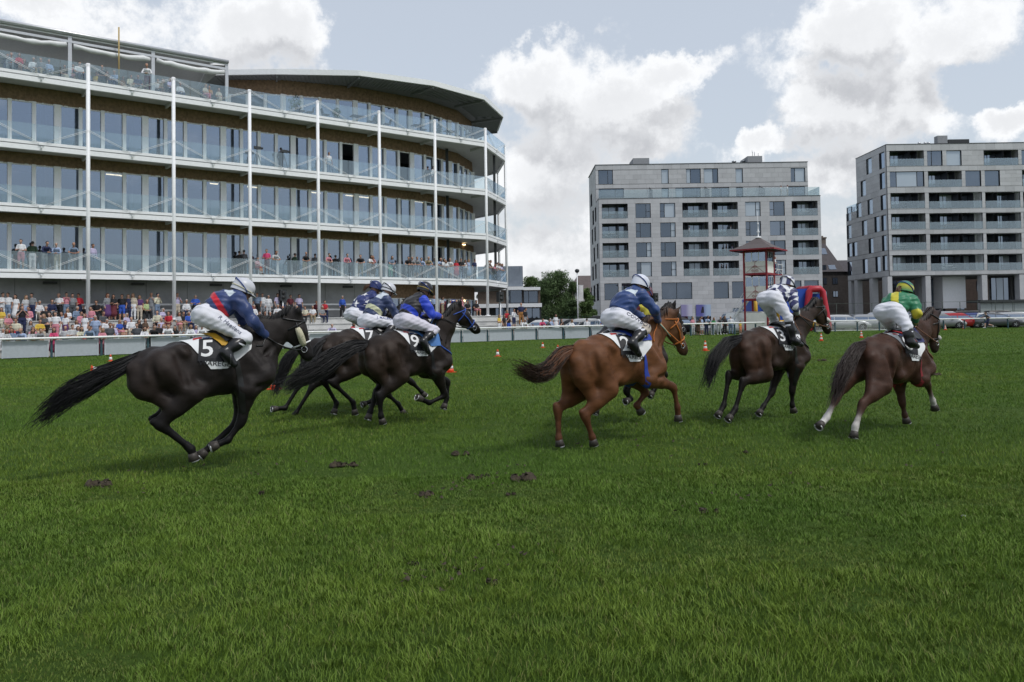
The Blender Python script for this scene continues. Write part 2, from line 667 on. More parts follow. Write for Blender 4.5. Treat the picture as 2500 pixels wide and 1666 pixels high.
# ground storey: concrete wall, glazed corner room
MB().bar(P(-16, 2.2, 2.4), P(22.5, 2.2, 2.4), .3, 5.0).build('concrete_wall', CONC, stand)
mb = MB()
for k in range(-3, 7):
    for du in (1.4, 3.9):
        u = k * BAY + du
        if u < 22: mb.bar(P(u, 2.035, 2.4), P(u, 2.035, 4.9), .02, .012)
mb.build('wall_joint', M('joint', (.16, .16, .165), .9), stand)
glazing([(22.5, 2.2), (26.5, 2.6), (31, 4.2), (34.5, 7), (36.5, 9.8)], .4, 3.7, 1.5)
mb = MB()
gp = [(22.5, 2.2), (26.5, 2.6), (31, 4.2), (34.5, 7), (36.5, 9.8)]
strip(mb, gp, 3.7, 4.92, .02, .14)
for a, c in walk(gp, .11):
    a3, c3 = P(a.x, a.y), P(c.x, c.y)
    d = c3 - a3
    n_ = V((d.y, -d.x, 0)).normalized()
    q = [a3 + d * .1 + n_ * .045, c3 - d * .1 + n_ * .045, c3 - d * .1, a3 + d * .1]
    mb.hexa([x + V((0, 0, 3.68)) for x in q] + [x + V((0, 0, 4.9)) for x in q])
tag(mb.build('wood_slat', WOOD, stand), kind='stuff')
mb = MB()
for u in (25, 28, 30.5):
    mb.bar(P(u, 4.6, 3.55), P(u + 1.6, 4.9, 3.55), .1, .05)
mb.build('ceiling_light', STRIP, stand)
mb = MB()
for u in (-2.3, 2.9, 8.1, 13.3, 18.4):
    mb.bar(P(u, 1.75, 4.55), P(u + .8, 1.75, 4.55), .25, .16)
mb.build('heater', DARKM, stand)
# roof machinery not seen; tent on the left terrace
tent = thing('party_tent', P(0, 3, L4), 'white framed party tent with rolled up side curtains on the roof terrace', 'tent')
TW = M('tent membrane', (.66, .67, .68), .5, var=.06)
TU = [-11, -5.9, -.85, 4.2, 9.2]
mb = MB()
mb.add([P(-11, 1.25, L4 + 3.05), P(9.3, 1.25, L4 + 3.05), P(9.3, 1.35, L4 + 3.45), P(-11, 1.35, L4 + 3.45),
        P(-11, 5.5, L4 + 4.3), P(9.3, 5.5, L4 + 4.3), P(-11, 9.5, L4 + 3.2), P(9.3, 9.5, L4 + 3.2)],
       [(0, 1, 2, 3), (3, 2, 5, 4), (4, 5, 7, 6)])
mb.add([P(9.25, 1.3, L4 + 3.05), P(9.25, 9.5, L4 + 3.05), P(9.25, 5.5, L4 + 4.25)], [(0, 1, 2)])
mb.build('roof_membrane', TW, tent)
ALU = M('aluminium', (.5, .51, .53), .35, .6, var=.05)
mb = MB().tube([P(-11, 1.2, L4 + 3.3), P(9.3, 1.2, L4 + 3.3)], .13, 8)
mb.bar(P(-11, 1.3, L4 + 2.78), P(9.2, 1.3, L4 + 2.78), .1, .16)
mb.build('eave_beam', ALU, tent)
for u in TU:
    mb = MB().bar(P(u, 1.35, L4), P(u, 1.35, L4 + 3.4), .22, .18, GN)
    mb.build('tent_post', ALU, tent)
    MB().bar(P(u, 9.4, L4), P(u, 9.4, L4 + 3.2), .2, .16, GN).build('tent_post', ALU, tent)
for a, c in zip(TU[:-1], TU[1:]):
    pts = []
    for k in range(11):
        f_ = k / 10
        pts.append(P(a + .2 + (c - a - .4) * f_, 1.22, L4 + 2.5 - .16 * sin(pi * f_) + random.uniform(-.05, .05)))
    MB().tube(pts, [.17 + random.uniform(-.03, .05) for _ in pts], 7).build('rolled_curtain', TW, tent)
mb = MB().bar(P(-11, 7.2, L4 + 1.4), P(9, 7.2, L4 + 1.4), .1, 2.6)
mb.build('back_panel', M('tent back panel', (.42, .37, .28), .8, var=.3, scale=1.), tent)
pole = MB().tube([P(1.95, -.25 + 1.0, L4), P(1.95, .75, L4 + 4.15)], .05, 7)
tag(pole.build('timber_pole', M('timber pole', (.42, .31, .13), .8), org=P(1.95, .75, L4)), 'slim yellow timber pole sticking up in front of the roof tent', 'pole')

# ---------------------------------------------------------------- terrace steps (bleachers)
STEPS = [(-3.5, .42), (-2.7, .82), (-1.9, 1.22), (-1.1, 1.62), (-.3, 2.05)]
bl = thing('terrace_steps', P(10, -2), 'pale concrete spectator steps between the white rail and the grandstand', 'terrace steps')
STC = M('pale step concrete', (.50, .50, .49), .75, var=.12, scale=1.5, bump=.1)
for i, (w_, z) in enumerate(STEPS):
    w1 = STEPS[i + 1][0] if i + 1 < len(STEPS) else 2.04
    for k in range(5):
        ua, ub = -16 + k * 10.1, -16 + (k + 1) * 10.1 - .02
        mb = MB()
        q = [P(ua, w_), P(ub, w_), P(ub, w1 - .003), P(ua, w1 - .003)]
        mb.hexa(q + [x + V((0, 0, z)) for x in q])
        q = [P(ua, w_ - .06), P(ub, w_ - .06), P(ub, w_ + .3), P(ua, w_ + .3)]
        mb.hexa([x + V((0, 0, z + .002)) for x in q] + [x + V((0, 0, z + .06)) for x in q])
        mb.build('step', STC, bl)
# bar rail at the back of the platform
bar_ = thing('standing_rail', P(6, 1.2, 2.05), 'white double rail along the back of the spectator platform', 'railing')
mb = MB()
for z in (2.75, 3.15):
    mb.bar(P(-4, 1.5, z), P(22, 1.5, z), .05, .12)
mb.build('bar', WHITE, bar_)
for k in range(14):
    MB().bar(P(-4 + 2 * k, 1.5, 2.05), P(-4 + 2 * k, 1.5, 3.1), .05, .05, GN).build('post', DARKM, bar_)

# ---------------------------------------------------------------- rail along the track
FL = [(-16, -5.25), (-5, -5.05), (33.4, -4.4), (47.7, -8.6), (64.5, -12.1), (81.2, -19.7), (104, -34)]
fence = thing('track_rail', P(10, -5), 'white running rail with white slatted boards and dark posts along the track', 'fence')
WSL = M('white board', (.44, .48, .52), .5, var=.06)
POST = M('dark green blue post', (.03, .075, .095), .5, var=.1)


def fpt(s):
    """arc length along the fence -> (u,w), direction"""
    for i in range(len(FL) - 1):
        a, c = V(FL[i]), V(FL[i + 1])
        ln = (c - a).length
        if s <= ln or i == len(FL) - 2:
            return a.lerp(c, s / ln), (c - a).normalized()
        s -= ln


FLEN = sum((V(FL[i + 1]) - V(FL[i])).length for i in range(len(FL) - 1))
mb = MB()
pts = []
for k in range(0, 101):
    q, d = fpt(FLEN * k / 100)
    pts.append(P(q.x, q.y - .22, 1.1))
mb.tube(pts, .065, 8)
mb.build('rail', M('rail paint', (.72, .73, .72), .35, var=.05), fence)
s = .6
k = 0
while s < FLEN - 2.6:
    q, d = fpt(s)
    q2, _ = fpt(s + 2.55)
    u_mid = q.x
    pan = u_mid < 40.5
    mb = MB().bar(P(q.x, q.y, 0), P(q.x, q.y, .98), .11, .11, GN)
    mb.build('post', POST, fence)
    MB().tube([P(q.x, q.y, .93), P(q.x, q.y - .12, .99), P(q.x, q.y - .22, 1.06)], .035, 6).build('bracket', WHITE, fence)
    a, c = q.lerp(q2, .075), q.lerp(q2, .925)
    if pan:
        mb = MB()
        for i in range(18):
            z = .05 + i * .05
            mb.bar(P(a.x, a.y - .03, z + .022), P(c.x, c.y - .03, z + .022), .03, .043)
        mb.bar(P(a.x, a.y - .01, .48), P(c.x, c.y - .01, .48), .012, .86)
        for e in (a, c):
            mb.bar(P(e.x, e.y - .03, .03), P(e.x, e.y - .03, .97), .07, .07, GN)
        mb.bar(P(a.x, a.y - .03, .965), P(c.x, c.y - .03, .965), .05, .05)
        mb.build('board_panel', WSL, fence)
    elif 61 < u_mid < 70:
        mb = MB()
        for z in (.12, .92):
            mb.bar(P(q.x, q.y, z), P(q2.x, q2.y, z), .035, .035)
        for i in range(1, 20):
            e = q.lerp(q2, i / 20)
            mb.bar(P(e.x, e.y, .12), P(e.x, e.y, .92), .018, .018, GN)
        mb.build('bar_panel', WHITE, fence)
    s += 2.55
    k += 1

# asphalt apron behind the rail, car park surface
ASPH = M('asphalt', (.055, .055, .057), .85, var=.2, scale=.8, bump=.2)
mb = MB()
q = [P(-20, -4.2), P(33, -3.6), P(54, -5.8), P(72, -7.2), P(87, -14), P(140, -40), P(140, 75), P(-20, 75)]
mb.add([(x.x, x.y, .005) for x in q], [tuple(range(8))])
tag(mb.build('car_park', ASPH), kind='structure')
# ================================================================ APARTMENT BLOCKS
STONE = bpy.data.materials.new('grey stone cladding')
STONE.use_nodes = True
t = STONE.node_tree
b = NB(t)
p = t.nodes['Principled BSDF']
ge = b.n('ShaderNodeNewGeometry')
oi = b.n('ShaderNodeObjectInfo')
rnd = b.m('FRACT', b.m('ADD', b.m('MULTIPLY', oi.outputs['Random'], 7.3), ge.outputs['Random Per Island']))
nz = b.noise(ge.outputs['Position'], .5, 6, .65)
nf = b.noise(ge.outputs['Position'], 7, 4, .7)
k = b.m('ADD', b.m('MULTIPLY', b.m('SUBTRACT', rnd, .5), .16), b.m('MULTIPLY', b.m('SUBTRACT', nz.outputs[0], .5), .45))
k = b.m('ADD', k, b.m('MULTIPLY', b.m('SUBTRACT', nf.outputs[0], .5), .3))
k = b.m('ADD', k, 1.)
vm = b.n('ShaderNodeVectorMath', {0: (.47, .475, .49)}, operation='SCALE')
t.links.new(k, vm.inputs['Scale'])
t.links.new(vm.outputs[0], p.inputs['Base Color'])
p.inputs['Roughness'].default_value = .7
JOINT = M('cladding joint', (.15, .155, .165), .9)
FRAME = M('anthracite frame', (.025, .028, .034), .4)
APG = glassmat('apartment glass', (.4, .45, .5), .15, .015, .35, (.04, .052, .07))
CURT = glassmat('curtained glass', (.4, .45, .5), .14, .02, .0, (.38, .42, .45))
BALG = glassmat('balcony glass', (.88, .93, .92), .07, .03, .84, (.48, .54, .54))
RECESS = M('balcony lining', (.42, .425, .43), .8)
DOORG = glassmat('balcony door glass', (.3, .33, .36), .24, .02, .2, (.03, .035, .048))

UNIT = MB().box((0, 0, 0), (1, 1, 1)).mesh('panel', STONE)


class Facade:
    """a flat wall: x along ex, z up, d inwards"""
    def __init__(s, root, p0, ex, ninw, name):
        s.root, s.p0, s.ex, s.n = root, V(p0), V(ex), V(ninw)
        s.off = rootloc(root)
        s.panels = []

    def W(s, x, z, d=0.):
        return s.p0 + s.ex * x + s.n * d + V((0, 0, z))

    def px(s, u, v):
        q = on_plane(u, v, s.p0, s.n) - s.p0
        return q.dot(s.ex), q.z

    def box(s, mb, x0, x1, z0, z1, d0, d1, mi=0):
        return mb.hexa([s.W(x0, z0, d0), s.W(x1, z0, d0), s.W(x1, z0, d1), s.W(x0, z0, d1),
                        s.W(x0, z1, d0), s.W(x1, z1, d0), s.W(x1, z1, d1), s.W(x0, z1, d1)], mi)

    def wall(s, rects, ops, pw=1.32, ph=.62):
        mb = MB()
        for (x0, x1, z0, z1) in rects:
            zs = sorted({z0, z1} | {z for o in ops for z in o[2:4] if z0 < z < z1})
            row = 0
            for za, zb in zip(zs[:-1], zs[1:]):
                if zb - za < .02: continue
                cut = sorted((max(x0, o[0]), min(x1, o[1])) for o in ops
                             if o[2] < zb - .01 and o[3] > za + .01 and o[1] > x0 and o[0] < x1)
                iv, x = [], x0
                for a, c in cut:
                    if a - x > .02: iv.append((x, a))
                    x = max(x, c)
                if x1 - x > .02: iv.append((x, x1))
                nr = max(1, round((zb - za) / ph))
                for a, c in iv:
                    s.box(mb, a, c, za, zb, .02, .3)
                    for r in range(nr):
                        row += 1
                        h = (zb - za) / nr
                        nc = max(1, round((c - a) / pw))
                        sh = .5 if (r % 2 and nc > 1) else 0
                        xs = [a] + [a + (c - a) * (i + sh) / nc for i in range(1 - (1 if sh else 0), nc)] + [c]
                        xs = sorted(set(xs))
                        for xa, xb in zip(xs[:-1], xs[1:]):
                            if xb - xa > .05:
                                s.panels.append((xa + .008, xb - .008, za + r * h + .007, za + (r + 1) * h - .007))
        mb.build('wall', JOINT, s.root)

    def put_panels(s, budget):
        s.panels.sort(key=lambda q: -(q[1] - q[0]) * (q[3] - q[2]))
        rot = atan2(s.ex.y, s.ex.x)
        flip = (Matrix.Rotation(rot, 3, 'Z') @ V((0, 1, 0))).dot(s.n) < 0
        for (a, c, z0, z1) in s.panels[:budget]:
            o = link('cladding_panel', UNIT, s.root)
            dd = .03 if flip else -.004
            o.location = s.W(a, z0, dd) - s.off
            o.rotation_euler[2] = rot
            o.scale = (c - a, .034, z1 - z0)
        mb = MB()
        for (a, c, z0, z1) in s.panels[budget:]:
            s.box(mb, a, c, z0, z1, random.uniform(-.006, -.002), .03)
        if mb.v: tag(mb.build('cladding_panel', STONE, s.root), kind='stuff')

    def window(s, x0, x1, z0, z1, splits=(), depth=.16, glass=None, trans=()):
        mb = MB()
        f = .065
        for (a, c) in ((x0, x0 + f), (x1 - f, x1)):
            s.box(mb, a, c, z0, z1, depth, depth + .08)
        for (a, c) in ((z0, z0 + f), (z1 - f, z1)):
            s.box(mb, x0 + f, x1 - f, a, c, depth, depth + .08)
        xs = [x0] + [x0 + (x1 - x0) * q for q in splits] + [x1]
        for q in xs[1:-1]: s.box(mb, q - f * .6, q + f * .6, z0 + f, z1 - f, depth, depth + .08)
        for (i, q) in trans:
            zz = z0 + (z1 - z0) * q
            s.box(mb, xs[i], xs[i + 1], zz - .03, zz + .03, depth + .002, depth + .078)
        # dark reveal
        for (a, c) in ((x0 - .002, x0 + .012), (x1 - .012, x1 + .002)):
            s.box(mb, a, c, z0, z1, .021, depth)
        s.box(mb, x0 + .012, x1 - .012, z1 - .012, z1 + .002, .021, depth)
        s.box(mb, x0 + .012, x1 - .012, z0 - .002, z0 + .012, -.01, depth)
        w_ = mb.build('window', FRAME, s.root)
        w_off = s.off
        for i, (a, c) in enumerate(zip(xs[:-1], xs[1:])):
            g_ = glass[i % len(glass)] if glass else random.choice((APG, APG, APG, CURT))
            pm = s.box(MB(), a + f * .5, c - f * .5, z0 + f * .5, z1 - f * .5, depth + .035, depth + .045)
            j1, j2 = random.uniform(-.012, .012), random.uniform(-.012, .012)
            pm.v = [tuple(V(q) + s.n * (j1 * ((i_ in (1, 2, 5, 6)) - .5) + j2 * ((i_ > 3) - .5))) for i_, q in enumerate(pm.v)]
            link('pane', pm.mesh('pane', g_, w_off), w_)
        bk = s.box(MB(), x0, x1, z0, z1, depth + .5, depth + .55)
        link('blind', bk.mesh('blind', RECESS, w_off), w_)
        return w_

    def balcony(s, x0, x1, z0, z1, doors=((.05, .62), (.66, .95)), depth=1.7, rail=1.05, proud=.0, white=0):
        mb = MB()
        for (a, c) in ((x0 - .1, x0), (x1, x1 + .1)):
            s.box(mb, a, c, z0, z1, .301, depth)
        s.box(mb, x0 - .1, x1 + .1, z1, z1 + .12, .301, depth)
        s.box(mb, x0 - .1, x1 + .1, z0 - .12, z0, .301, depth)
        s.box(mb, x0 - .1, x1 + .1, z0 - .12, z1 + .12, depth, depth + .2)
        mb.build('balcony_lining', WHITE if white else RECESS, s.root)
        for (a, c) in doors:
            s.window(x0 + (x1 - x0) * a, x0 + (x1 - x0) * c, z0 + .05, z1 - .12, (.5,) if (c - a) * (x1 - x0) > 2.2 else (), depth - .1,
                     glass=[random.choice((DOORG, DOORG, DOORG, CURT))])
        pm = s.box(MB(), x0 + .02, x1 - .02, z0 - .02, z0 + rail, -.03 - proud, -.012 - proud)
        pm.build('glass_railing', BALG, s.root)


random.seed(11)
# ---- block one, in the middle
apt = thing('apartment_building', (30, 125, 0), 'grey stone apartment block with roof terrace, behind the red and white tower', 'building')
YL, YU = 119., 122.
fl = Facade(apt, (0, YL, 0), (1, 0, 0), (0, 1, 0), 'lower')
fu = Facade(apt, (0, YU, 0), (1, 0, 0), (0, 1, 0), 'upper')


def c5(x, y):
    return 1400 + .28057 * x, 360 + .28057 * y


XL0, ZT = fl.px(*c5(218, 432))
XL1, _ = fl.px(*c5(2148, 412))
ZT = 19.6
_, Ztop = fu.px(*c5(1100, 142))
XU0, _ = fu.px(*c5(190, 151))
XU1, _ = fu.px(*c5(2036, 131))
rowz = []
for (a, c) in ((480, 606), (650, 777), (820, 947), (990, 1116)):
    rowz.append((fl.px(*c5(1150, c))[1], fl.px(*c5(1150, a))[1]))
colx = [fl.px(*c5(a, 540))[0] for a in (247, 472, 540, 672, 753, 885, 948, 1172, 1205, 1430, 1495, 1628, 1707, 1838, 1900, 2125)]
ops, todo = [], []
typ = 'bwwbbwwb'
for r, (z0, z1) in enumerate(rowz):
    for c in range(8):
        o = (colx[2 * c], colx[2 * c + 1], z0, z1)
        ops.append(o)
        todo.append((typ[c], c, r, o))
gz0, gz1 = fl.px(*c5(1150, 1318))[1], fl.px(*c5(1150, 1172))[1]
for (a, c, sp) in ((270, 393, ()), (420, 545, ()), (560, 685, ()), (768, 1033, (.5,)), (1222, 1352, ()), (1381, 1518, ()), (1860, 1985, ()), (2010, 2135, ())):
    o = (fl.px(*c5(a, 1240))[0], fl.px(*c5(c, 1240))[0], gz0, gz1)
    ops.append(o)
    todo.append(('g', sp, 0, o))
for (a, c) in ((265, 330), (935, 1035), (1065, 1195), (1385, 1530)):
    o = (fl.px(*c5(a, 1400))[0], fl.px(*c5(c, 1400))[0], .4, 2.95)
    ops.append(o)
    todo.append(('s', (), 0, o))
fl.wall([(XL0, XL1, 0, ZT)], ops)
for (ty, c, r, o) in todo:
    if ty == 'w':
        L_ = (c + r) % 2 == 0
        fl.window(*o, splits=(.30,) if L_ else (.70,), trans=((0 if L_ else 1, .45),),
                  glass=[random.choice((APG, APG, DOORG, CURT)), random.choice((APG, APG, CURT))])
    elif ty == 'b':
        fl.balcony(*o, doors=(((.0, .62), (.64, .95)) if c == 0 else ((.06, .2), (.22, .82))))
    elif ty == 'g':
        fl.window(*o, splits=c, glass=[APG])
    else:
        fl.window(*o, glass=[DOORG], depth=.3)
fl.put_panels(190)
opsu = []
WU = [(215, 342, 198, 322, (.66,)), (763, 827, 190, 316, ()), (980, 1106, 188, 312, (.3,)), (1133, 1257, 186, 311, (.65,)), (1410, 1473, 185, 309, ()), (1890, 2015, 180, 301, (.3,)),
      (220, 438, 360, 440, (.66,)), (767, 828, 355, 440, ()), (888, 1106, 352, 440, (.3,)), (1200, 1355, 350, 440, (.5,)), (1415, 1475, 348, 440, ()), (1870, 2015, 342, 440, (.3,))]
for (a, c, y0, y1, sp) in WU:
    xa, z1 = fu.px(*c5(a, y0))
    xb, _ = fu.px(*c5(c, y0))
    _, z0 = fu.px(*c5((a + c) / 2, y1))
    opsu.append((xa, xb, max(z0, ZT + .05), z1, sp))
fu.wall([(XU0, XU1, ZT - .1, Ztop)], [o[:4] for o in opsu])
for (xa, xb, z0, z1, sp) in opsu:
    fu.window(xa, xb, z0, z1, splits=sp)
fu.put_panels(80)
# sides: narrow windows, and the body behind
fs = Facade(apt, (XL0, YL, 0), (0, 1, 0), (1, 0, 0), 'side')
so_ = []
for i, (a, c, z0, z1) in enumerate([(148, 162, 420, 520), (165, 178, 560, 680), (186, 198, 530, 650), (160, 170, 720, 850), (182, 194, 700, 820), (205, 216, 845, 970),
                                    (175, 187, 880, 1000), (164, 176, 1040, 1160), (188, 200, 1020, 1145), (152, 160, 1220, 1345), (175, 190, 1205, 1345), (202, 220, 1190, 1335)]):
    xa, zb = fs.px(*c5(a, z0))
    xb, _ = fs.px(*c5(c, z0))
    _, za = fs.px(*c5((a + c) / 2, z1))
    xa, xb = min(xa, xb), max(xa, xb)
    if xa > .4 and xb < 15: so_.append((xa, xb, za, zb))
fs.wall([(.3, 3.05, 0, ZT), (3.05, 14., 0, Ztop)], so_)
for o in so_: fs.window(*o, glass=[DOORG])
fs.put_panels(0)
mb = MB()
mb.box((XL0 + .35, YL + 2., 0), (XL1 - .02, 133, ZT - .05))
mb.box((XL1 - .3, YL + .31, 0), (XL1, 133, ZT - .03))
mb.box((XU0 + .35, YU + 1., ZT - .02), (XU1, 133, Ztop - .02))
mb.build('building_core', CONC, apt)
mb = MB().box((XL0 - .05, YL - .05, ZT), (XL1 + .05, YU, ZT + .06))
mb.box((XU0 - .06, YU - .06, Ztop), (XU1 + .06, 133, Ztop + .08))
mb.build('parapet_coping', DARKM, apt)
k = 9
for i in range(k):
    a, c = XL0 + (XL1 - XL0) * i / k, XL0 + (XL1 - XL0) * (i + 1) / k
    MB().box((a + .02, YL + .12, ZT + .06), (c - .02, YL + .14, ZT + 1.35)).build('glass_railing', BALG, apt)
MB().box((XL1 - .14, YL + .15, ZT + .06), (XL1 - .12, YU + 6, ZT + 1.35)).build('glass_railing', BALG, apt)
for px_ in (690, 1185, 1670):
    x = fl.px(*c5(px_, 380))[0]
    mb = MB()
    for i in range(6):
        yy = YL + .35 + i * .5
        mb.box((x - .03, yy, ZT + .06), (x + .03, yy + .04, ZT + 1.2 + i * .17))
    mb.bar((x, YL + .3, ZT + 1.2), (x, YL + 2.9, ZT + 2.08), .06, .06)
    mb.bar((x, YL + .3, ZT + .5), (x, YL + 2.9, ZT + .9), .05, .05)
    mb.build('terrace_divider', FRAME, apt)
PLANT = M('plant room cladding', (.27, .28, .30), .7)
for (a, c, h) in ((537, 680, 1.4), (1550, 1680, 1.45)):
    xa, xb = fu.px(*c5(a, 130))[0], fu.px(*c5(c, 130))[0]
    MB().box((xa, YU + 2, Ztop), (xb, YU + 6, Ztop + h)).build('plant_room', PLANT, apt)
for (px_, h, r) in ((1453, 1.0, .36), (1540, 1.1, .28), (1350, .5, .25), (1604, 2.5, .06), (1622, 2.25, .06), (1656, 2.0, .05), (958, .7, .12), (1238, .75, .12)):
    x = fu.px(*c5(px_, 130))[0]
    mb = MB().lathe((x, YU + 3.5 if px_ < 1590 else YU + 2.6, Ztop), [(r * .7, 0), (r * .7, h * .8), (r, h * .82), (r, h)], 8)
    mb.build('roof_vent', ALU, apt)

# ---- block two, on the right
apt2 = thing('apartment_building', (72, 124, 0), 'grey stone apartment block standing on square pillars at the right edge', 'building')
Y2 = 116.6


def c6(x, y):
    return 2000 + .31888 * x, 320 + .31888 * y


f2 = Facade(apt2, (0, Y2, 0), (1, 0, 0), (0, 1, 0), 'front')
X20, ZT2 = f2.px(*c6(512, 106))
ZU2 = f2.px(*c6(900, 1103))[1]
X21 = X20 + 44
ops, todo = [], []


def add2(x0, x1, y0, y1, ty, extra=None):
    xa, z1 = f2.px(*c6(x0, y0))
    xb, _ = f2.px(*c6(x1, y0))
    _, z0 = f2.px(*c6((x0 + x1) / 2, y1))
    o = (xa, xb, z0, z1)
    ops.append(o)
    todo.append((ty, o, extra))


add2(537, 800, 153, 268, 'b')
add2(825, 942, 152, 267, 'w', (.32,))
add2(972, 1088, 150, 266, 'c', ())
add2(1258, 1522, 148, 262, 'b')
add2(1548, 1660, 146, 260, 'w', ())
add2(540, 803, 312, 428, 'w', (.2, .8))
add2(832, 1090, 308, 428, 'b')
add2(1118, 1238, 305, 424, 'w', ())
add2(1266, 1382, 303, 422, 'w', ())
add2(1552, 1800, 300, 420, 'b')
for i in range(4):
    y0, y1 = 472 + 158.5 * i, 592 + 158.5 * i
    sh = 5 * i
    add2(545 + sh, 808 + sh, y0 + 4, y1, 'b')
    add2(838 + sh, 1246 + sh, y0 + 1, y1 - 1, 'l')
    add2(1270 + sh, 1538 + sh, y0 - 3, y1 - 4, 'l2')
    add2(1560 + sh, 1900 + sh, y0 - 5, y1 - 6, 'l')
f2.wall([(X20, X21, ZU2, ZT2)], ops)
for (ty, o, ex) in todo:
    if ty == 'b': f2.balcony(*o, doors=((.02, .55), (.58, .8)))
    elif ty == 'l': f2.balcony(*o, doors=((.0, .15), (.2, .55), (.62, .84)), white=1, proud=.0)
    elif ty == 'l2': f2.balcony(*o, doors=((.0, .22), (.34, .84)), white=1)
    elif ty == 'c': f2.window(*o, splits=ex, glass=[CURT])
    else: f2.window(*o, splits=ex, glass=[APG, random.choice((APG, CURT)), APG])
f2.put_panels(120)
f3 = Facade(apt2, (X20, Y2, 0), (0, 1, 0), (1, 0, 0), 'side')
so_ = []
for (a, c, y0, y1) in [(458, 500, 165, 290), (360, 402, 210, 330), (463, 503, 320, 445), (318, 357, 380, 500), (370, 410, 523, 640), (470, 510, 490, 605), (285, 323, 552, 662),
                       (210, 245, 585, 690), (327, 367, 685, 800), (422, 462, 655, 775), (475, 513, 645, 765), (212, 247, 722, 825), (378, 415, 822, 938), (480, 515, 800, 920),
                       (255, 291, 850, 960), (216, 250, 860, 965), (333, 371, 980, 1092), (430, 470, 962, 1080), (485, 520, 955, 1070), (217, 250, 1000, 1108)]:
    xa, zb = f3.px(*c6(a, y0))
    xb, _ = f3.px(*c6(c, (y0 + y1) / 2))
    xa, _ = f3.px(*c6(a, (y0 + y1) / 2))
    _, z1 = f3.px(*c6((a + c) / 2, y0))
    _, z0 = f3.px(*c6((a + c) / 2, y1))
    so_.append((max(.45, min(xa, xb)), max(xa, xb), z0, z1))
D_UP, D_LO = 10.4, 14.6
ZLO = 18.3
f3.wall([(.3, D_UP, ZU2, ZT2), (D_UP, D_LO, ZU2, ZLO)], so_)
for i, o in enumerate(so_):
    f3.window(*o, glass=[CURT if i in (1, 3, 4, 6, 7, 8, 11) else DOORG])
f3.put_panels(60)
mb = MB()
mb.box((X20 + .32, Y2 + 2.1, ZU2), (X21, Y2 + D_UP, ZT2 - .02))
mb.box((X20 + .32, Y2 + D_UP, ZU2), (X21, Y2 + D_LO, ZLO - .02))
mb.box((X20 + .05, Y2 + .3, ZU2 - .12), (X21, Y2 + D_LO, ZU2 - .003))
mb.build('building_core', CONC, apt2)
mb = MB().box((X20 - .05, Y2 - .05, ZT2), (X21, Y2 + D_UP, ZT2 + .08))
mb.build('parapet_coping', DARKM, apt2)
for i in range(3):
    a = Y2 + D_UP + i * 1.4
    MB().box((X20 + .1, a + .02, ZLO), (X20 + .13, a + 1.38, ZLO + 1.2)).build('glass_railing', BALG, apt2)
xa, xb = f2.px(*c6(1075, 90))[0], f2.px(*c6(1240, 90))[0]
MB().box((xa, Y2 + 3, ZT2), (xb, Y2 + 6, ZT2 + 1.3)).build('plant_room', DARKM, apt2)
MB().box((xa - 1.6, Y2 + 3, ZT2), (xa - .1, Y2 + 4, ZT2 + 1.9)).build('chimney', PLANT, apt2)
for dx in (-3., -3.5, -4.4): MB().lathe((xa + dx, Y2 + 3, ZT2), [(.15, 0), (.15, .6), (.22, .65), (.22, .9)], 8).build('roof_vent', ALU, apt2)
for (a, c, dy) in ((527, 562, 0), (818, 857, 0), (1250, 1291, 0), (1538, 1575, 0), (1800, 1840, 0), (762, 796, 7), (1476, 1508, 7)):
    xa, xb = f2.px(*c6(a, 1240))[0], f2.px(*c6(c, 1240))[0]
    if dy:
        xa, xb = xa * (Y2 + dy) / Y2, xb * (Y2 + dy) / Y2
    MB().box((xa, Y2 + dy + .02, 0), (xb, Y2 + dy + 1.2, ZU2 - .125)).build('pillar', STONE, apt2)
for (a, c) in ((470, 509), (377, 408), (255, 290), (215, 243)):
    ya = f3.px(*c6(a, 1240))[0]
    yb = f3.px(*c6(c, 1240))[0]
    ya, yb = sorted((ya, yb))
    MB().box((X20 + .05, Y2 + ya, 0), (X20 + .9, Y2 + min(yb, ya + 1.1), ZU2 - .125)).build('pillar', STONE, apt2)
xa, xb = f2.px(*c6(1018, 1240))[0], f2.px(*c6(1197, 1240))[0]
MB().box((xa, Y2 + 2.5, 2.4), (xb, Y2 + 8, ZU2 - .13)).build('white_box', WHITE, apt2)
xa, xb = f2.px(*c6(860, 1240))[0], f2.px(*c6(972, 1240))[0]
f4 = Facade(apt2, (0, Y2 + 5, 0), (1, 0, 0), (0, 1, 0), 'lobby')
f4.window(xa * 1.04, xb * 1.04, .3, ZU2 - .3, (.35, .55), glass=[DOORG])
f4.window(f2.px(*c6(1330, 1240))[0] * 1.04, f2.px(*c6(1470, 1240))[0] * 1.04, .3, ZU2 - .3, (.3, .7), glass=[DOORG, CURT, DOORG])
f4.window(f2.px(*c6(1505, 1240))[0] * 1.04, f2.px(*c6(1700, 1240))[0] * 1.04, .3, ZU2 - .3, (.5,), glass=[DOORG])

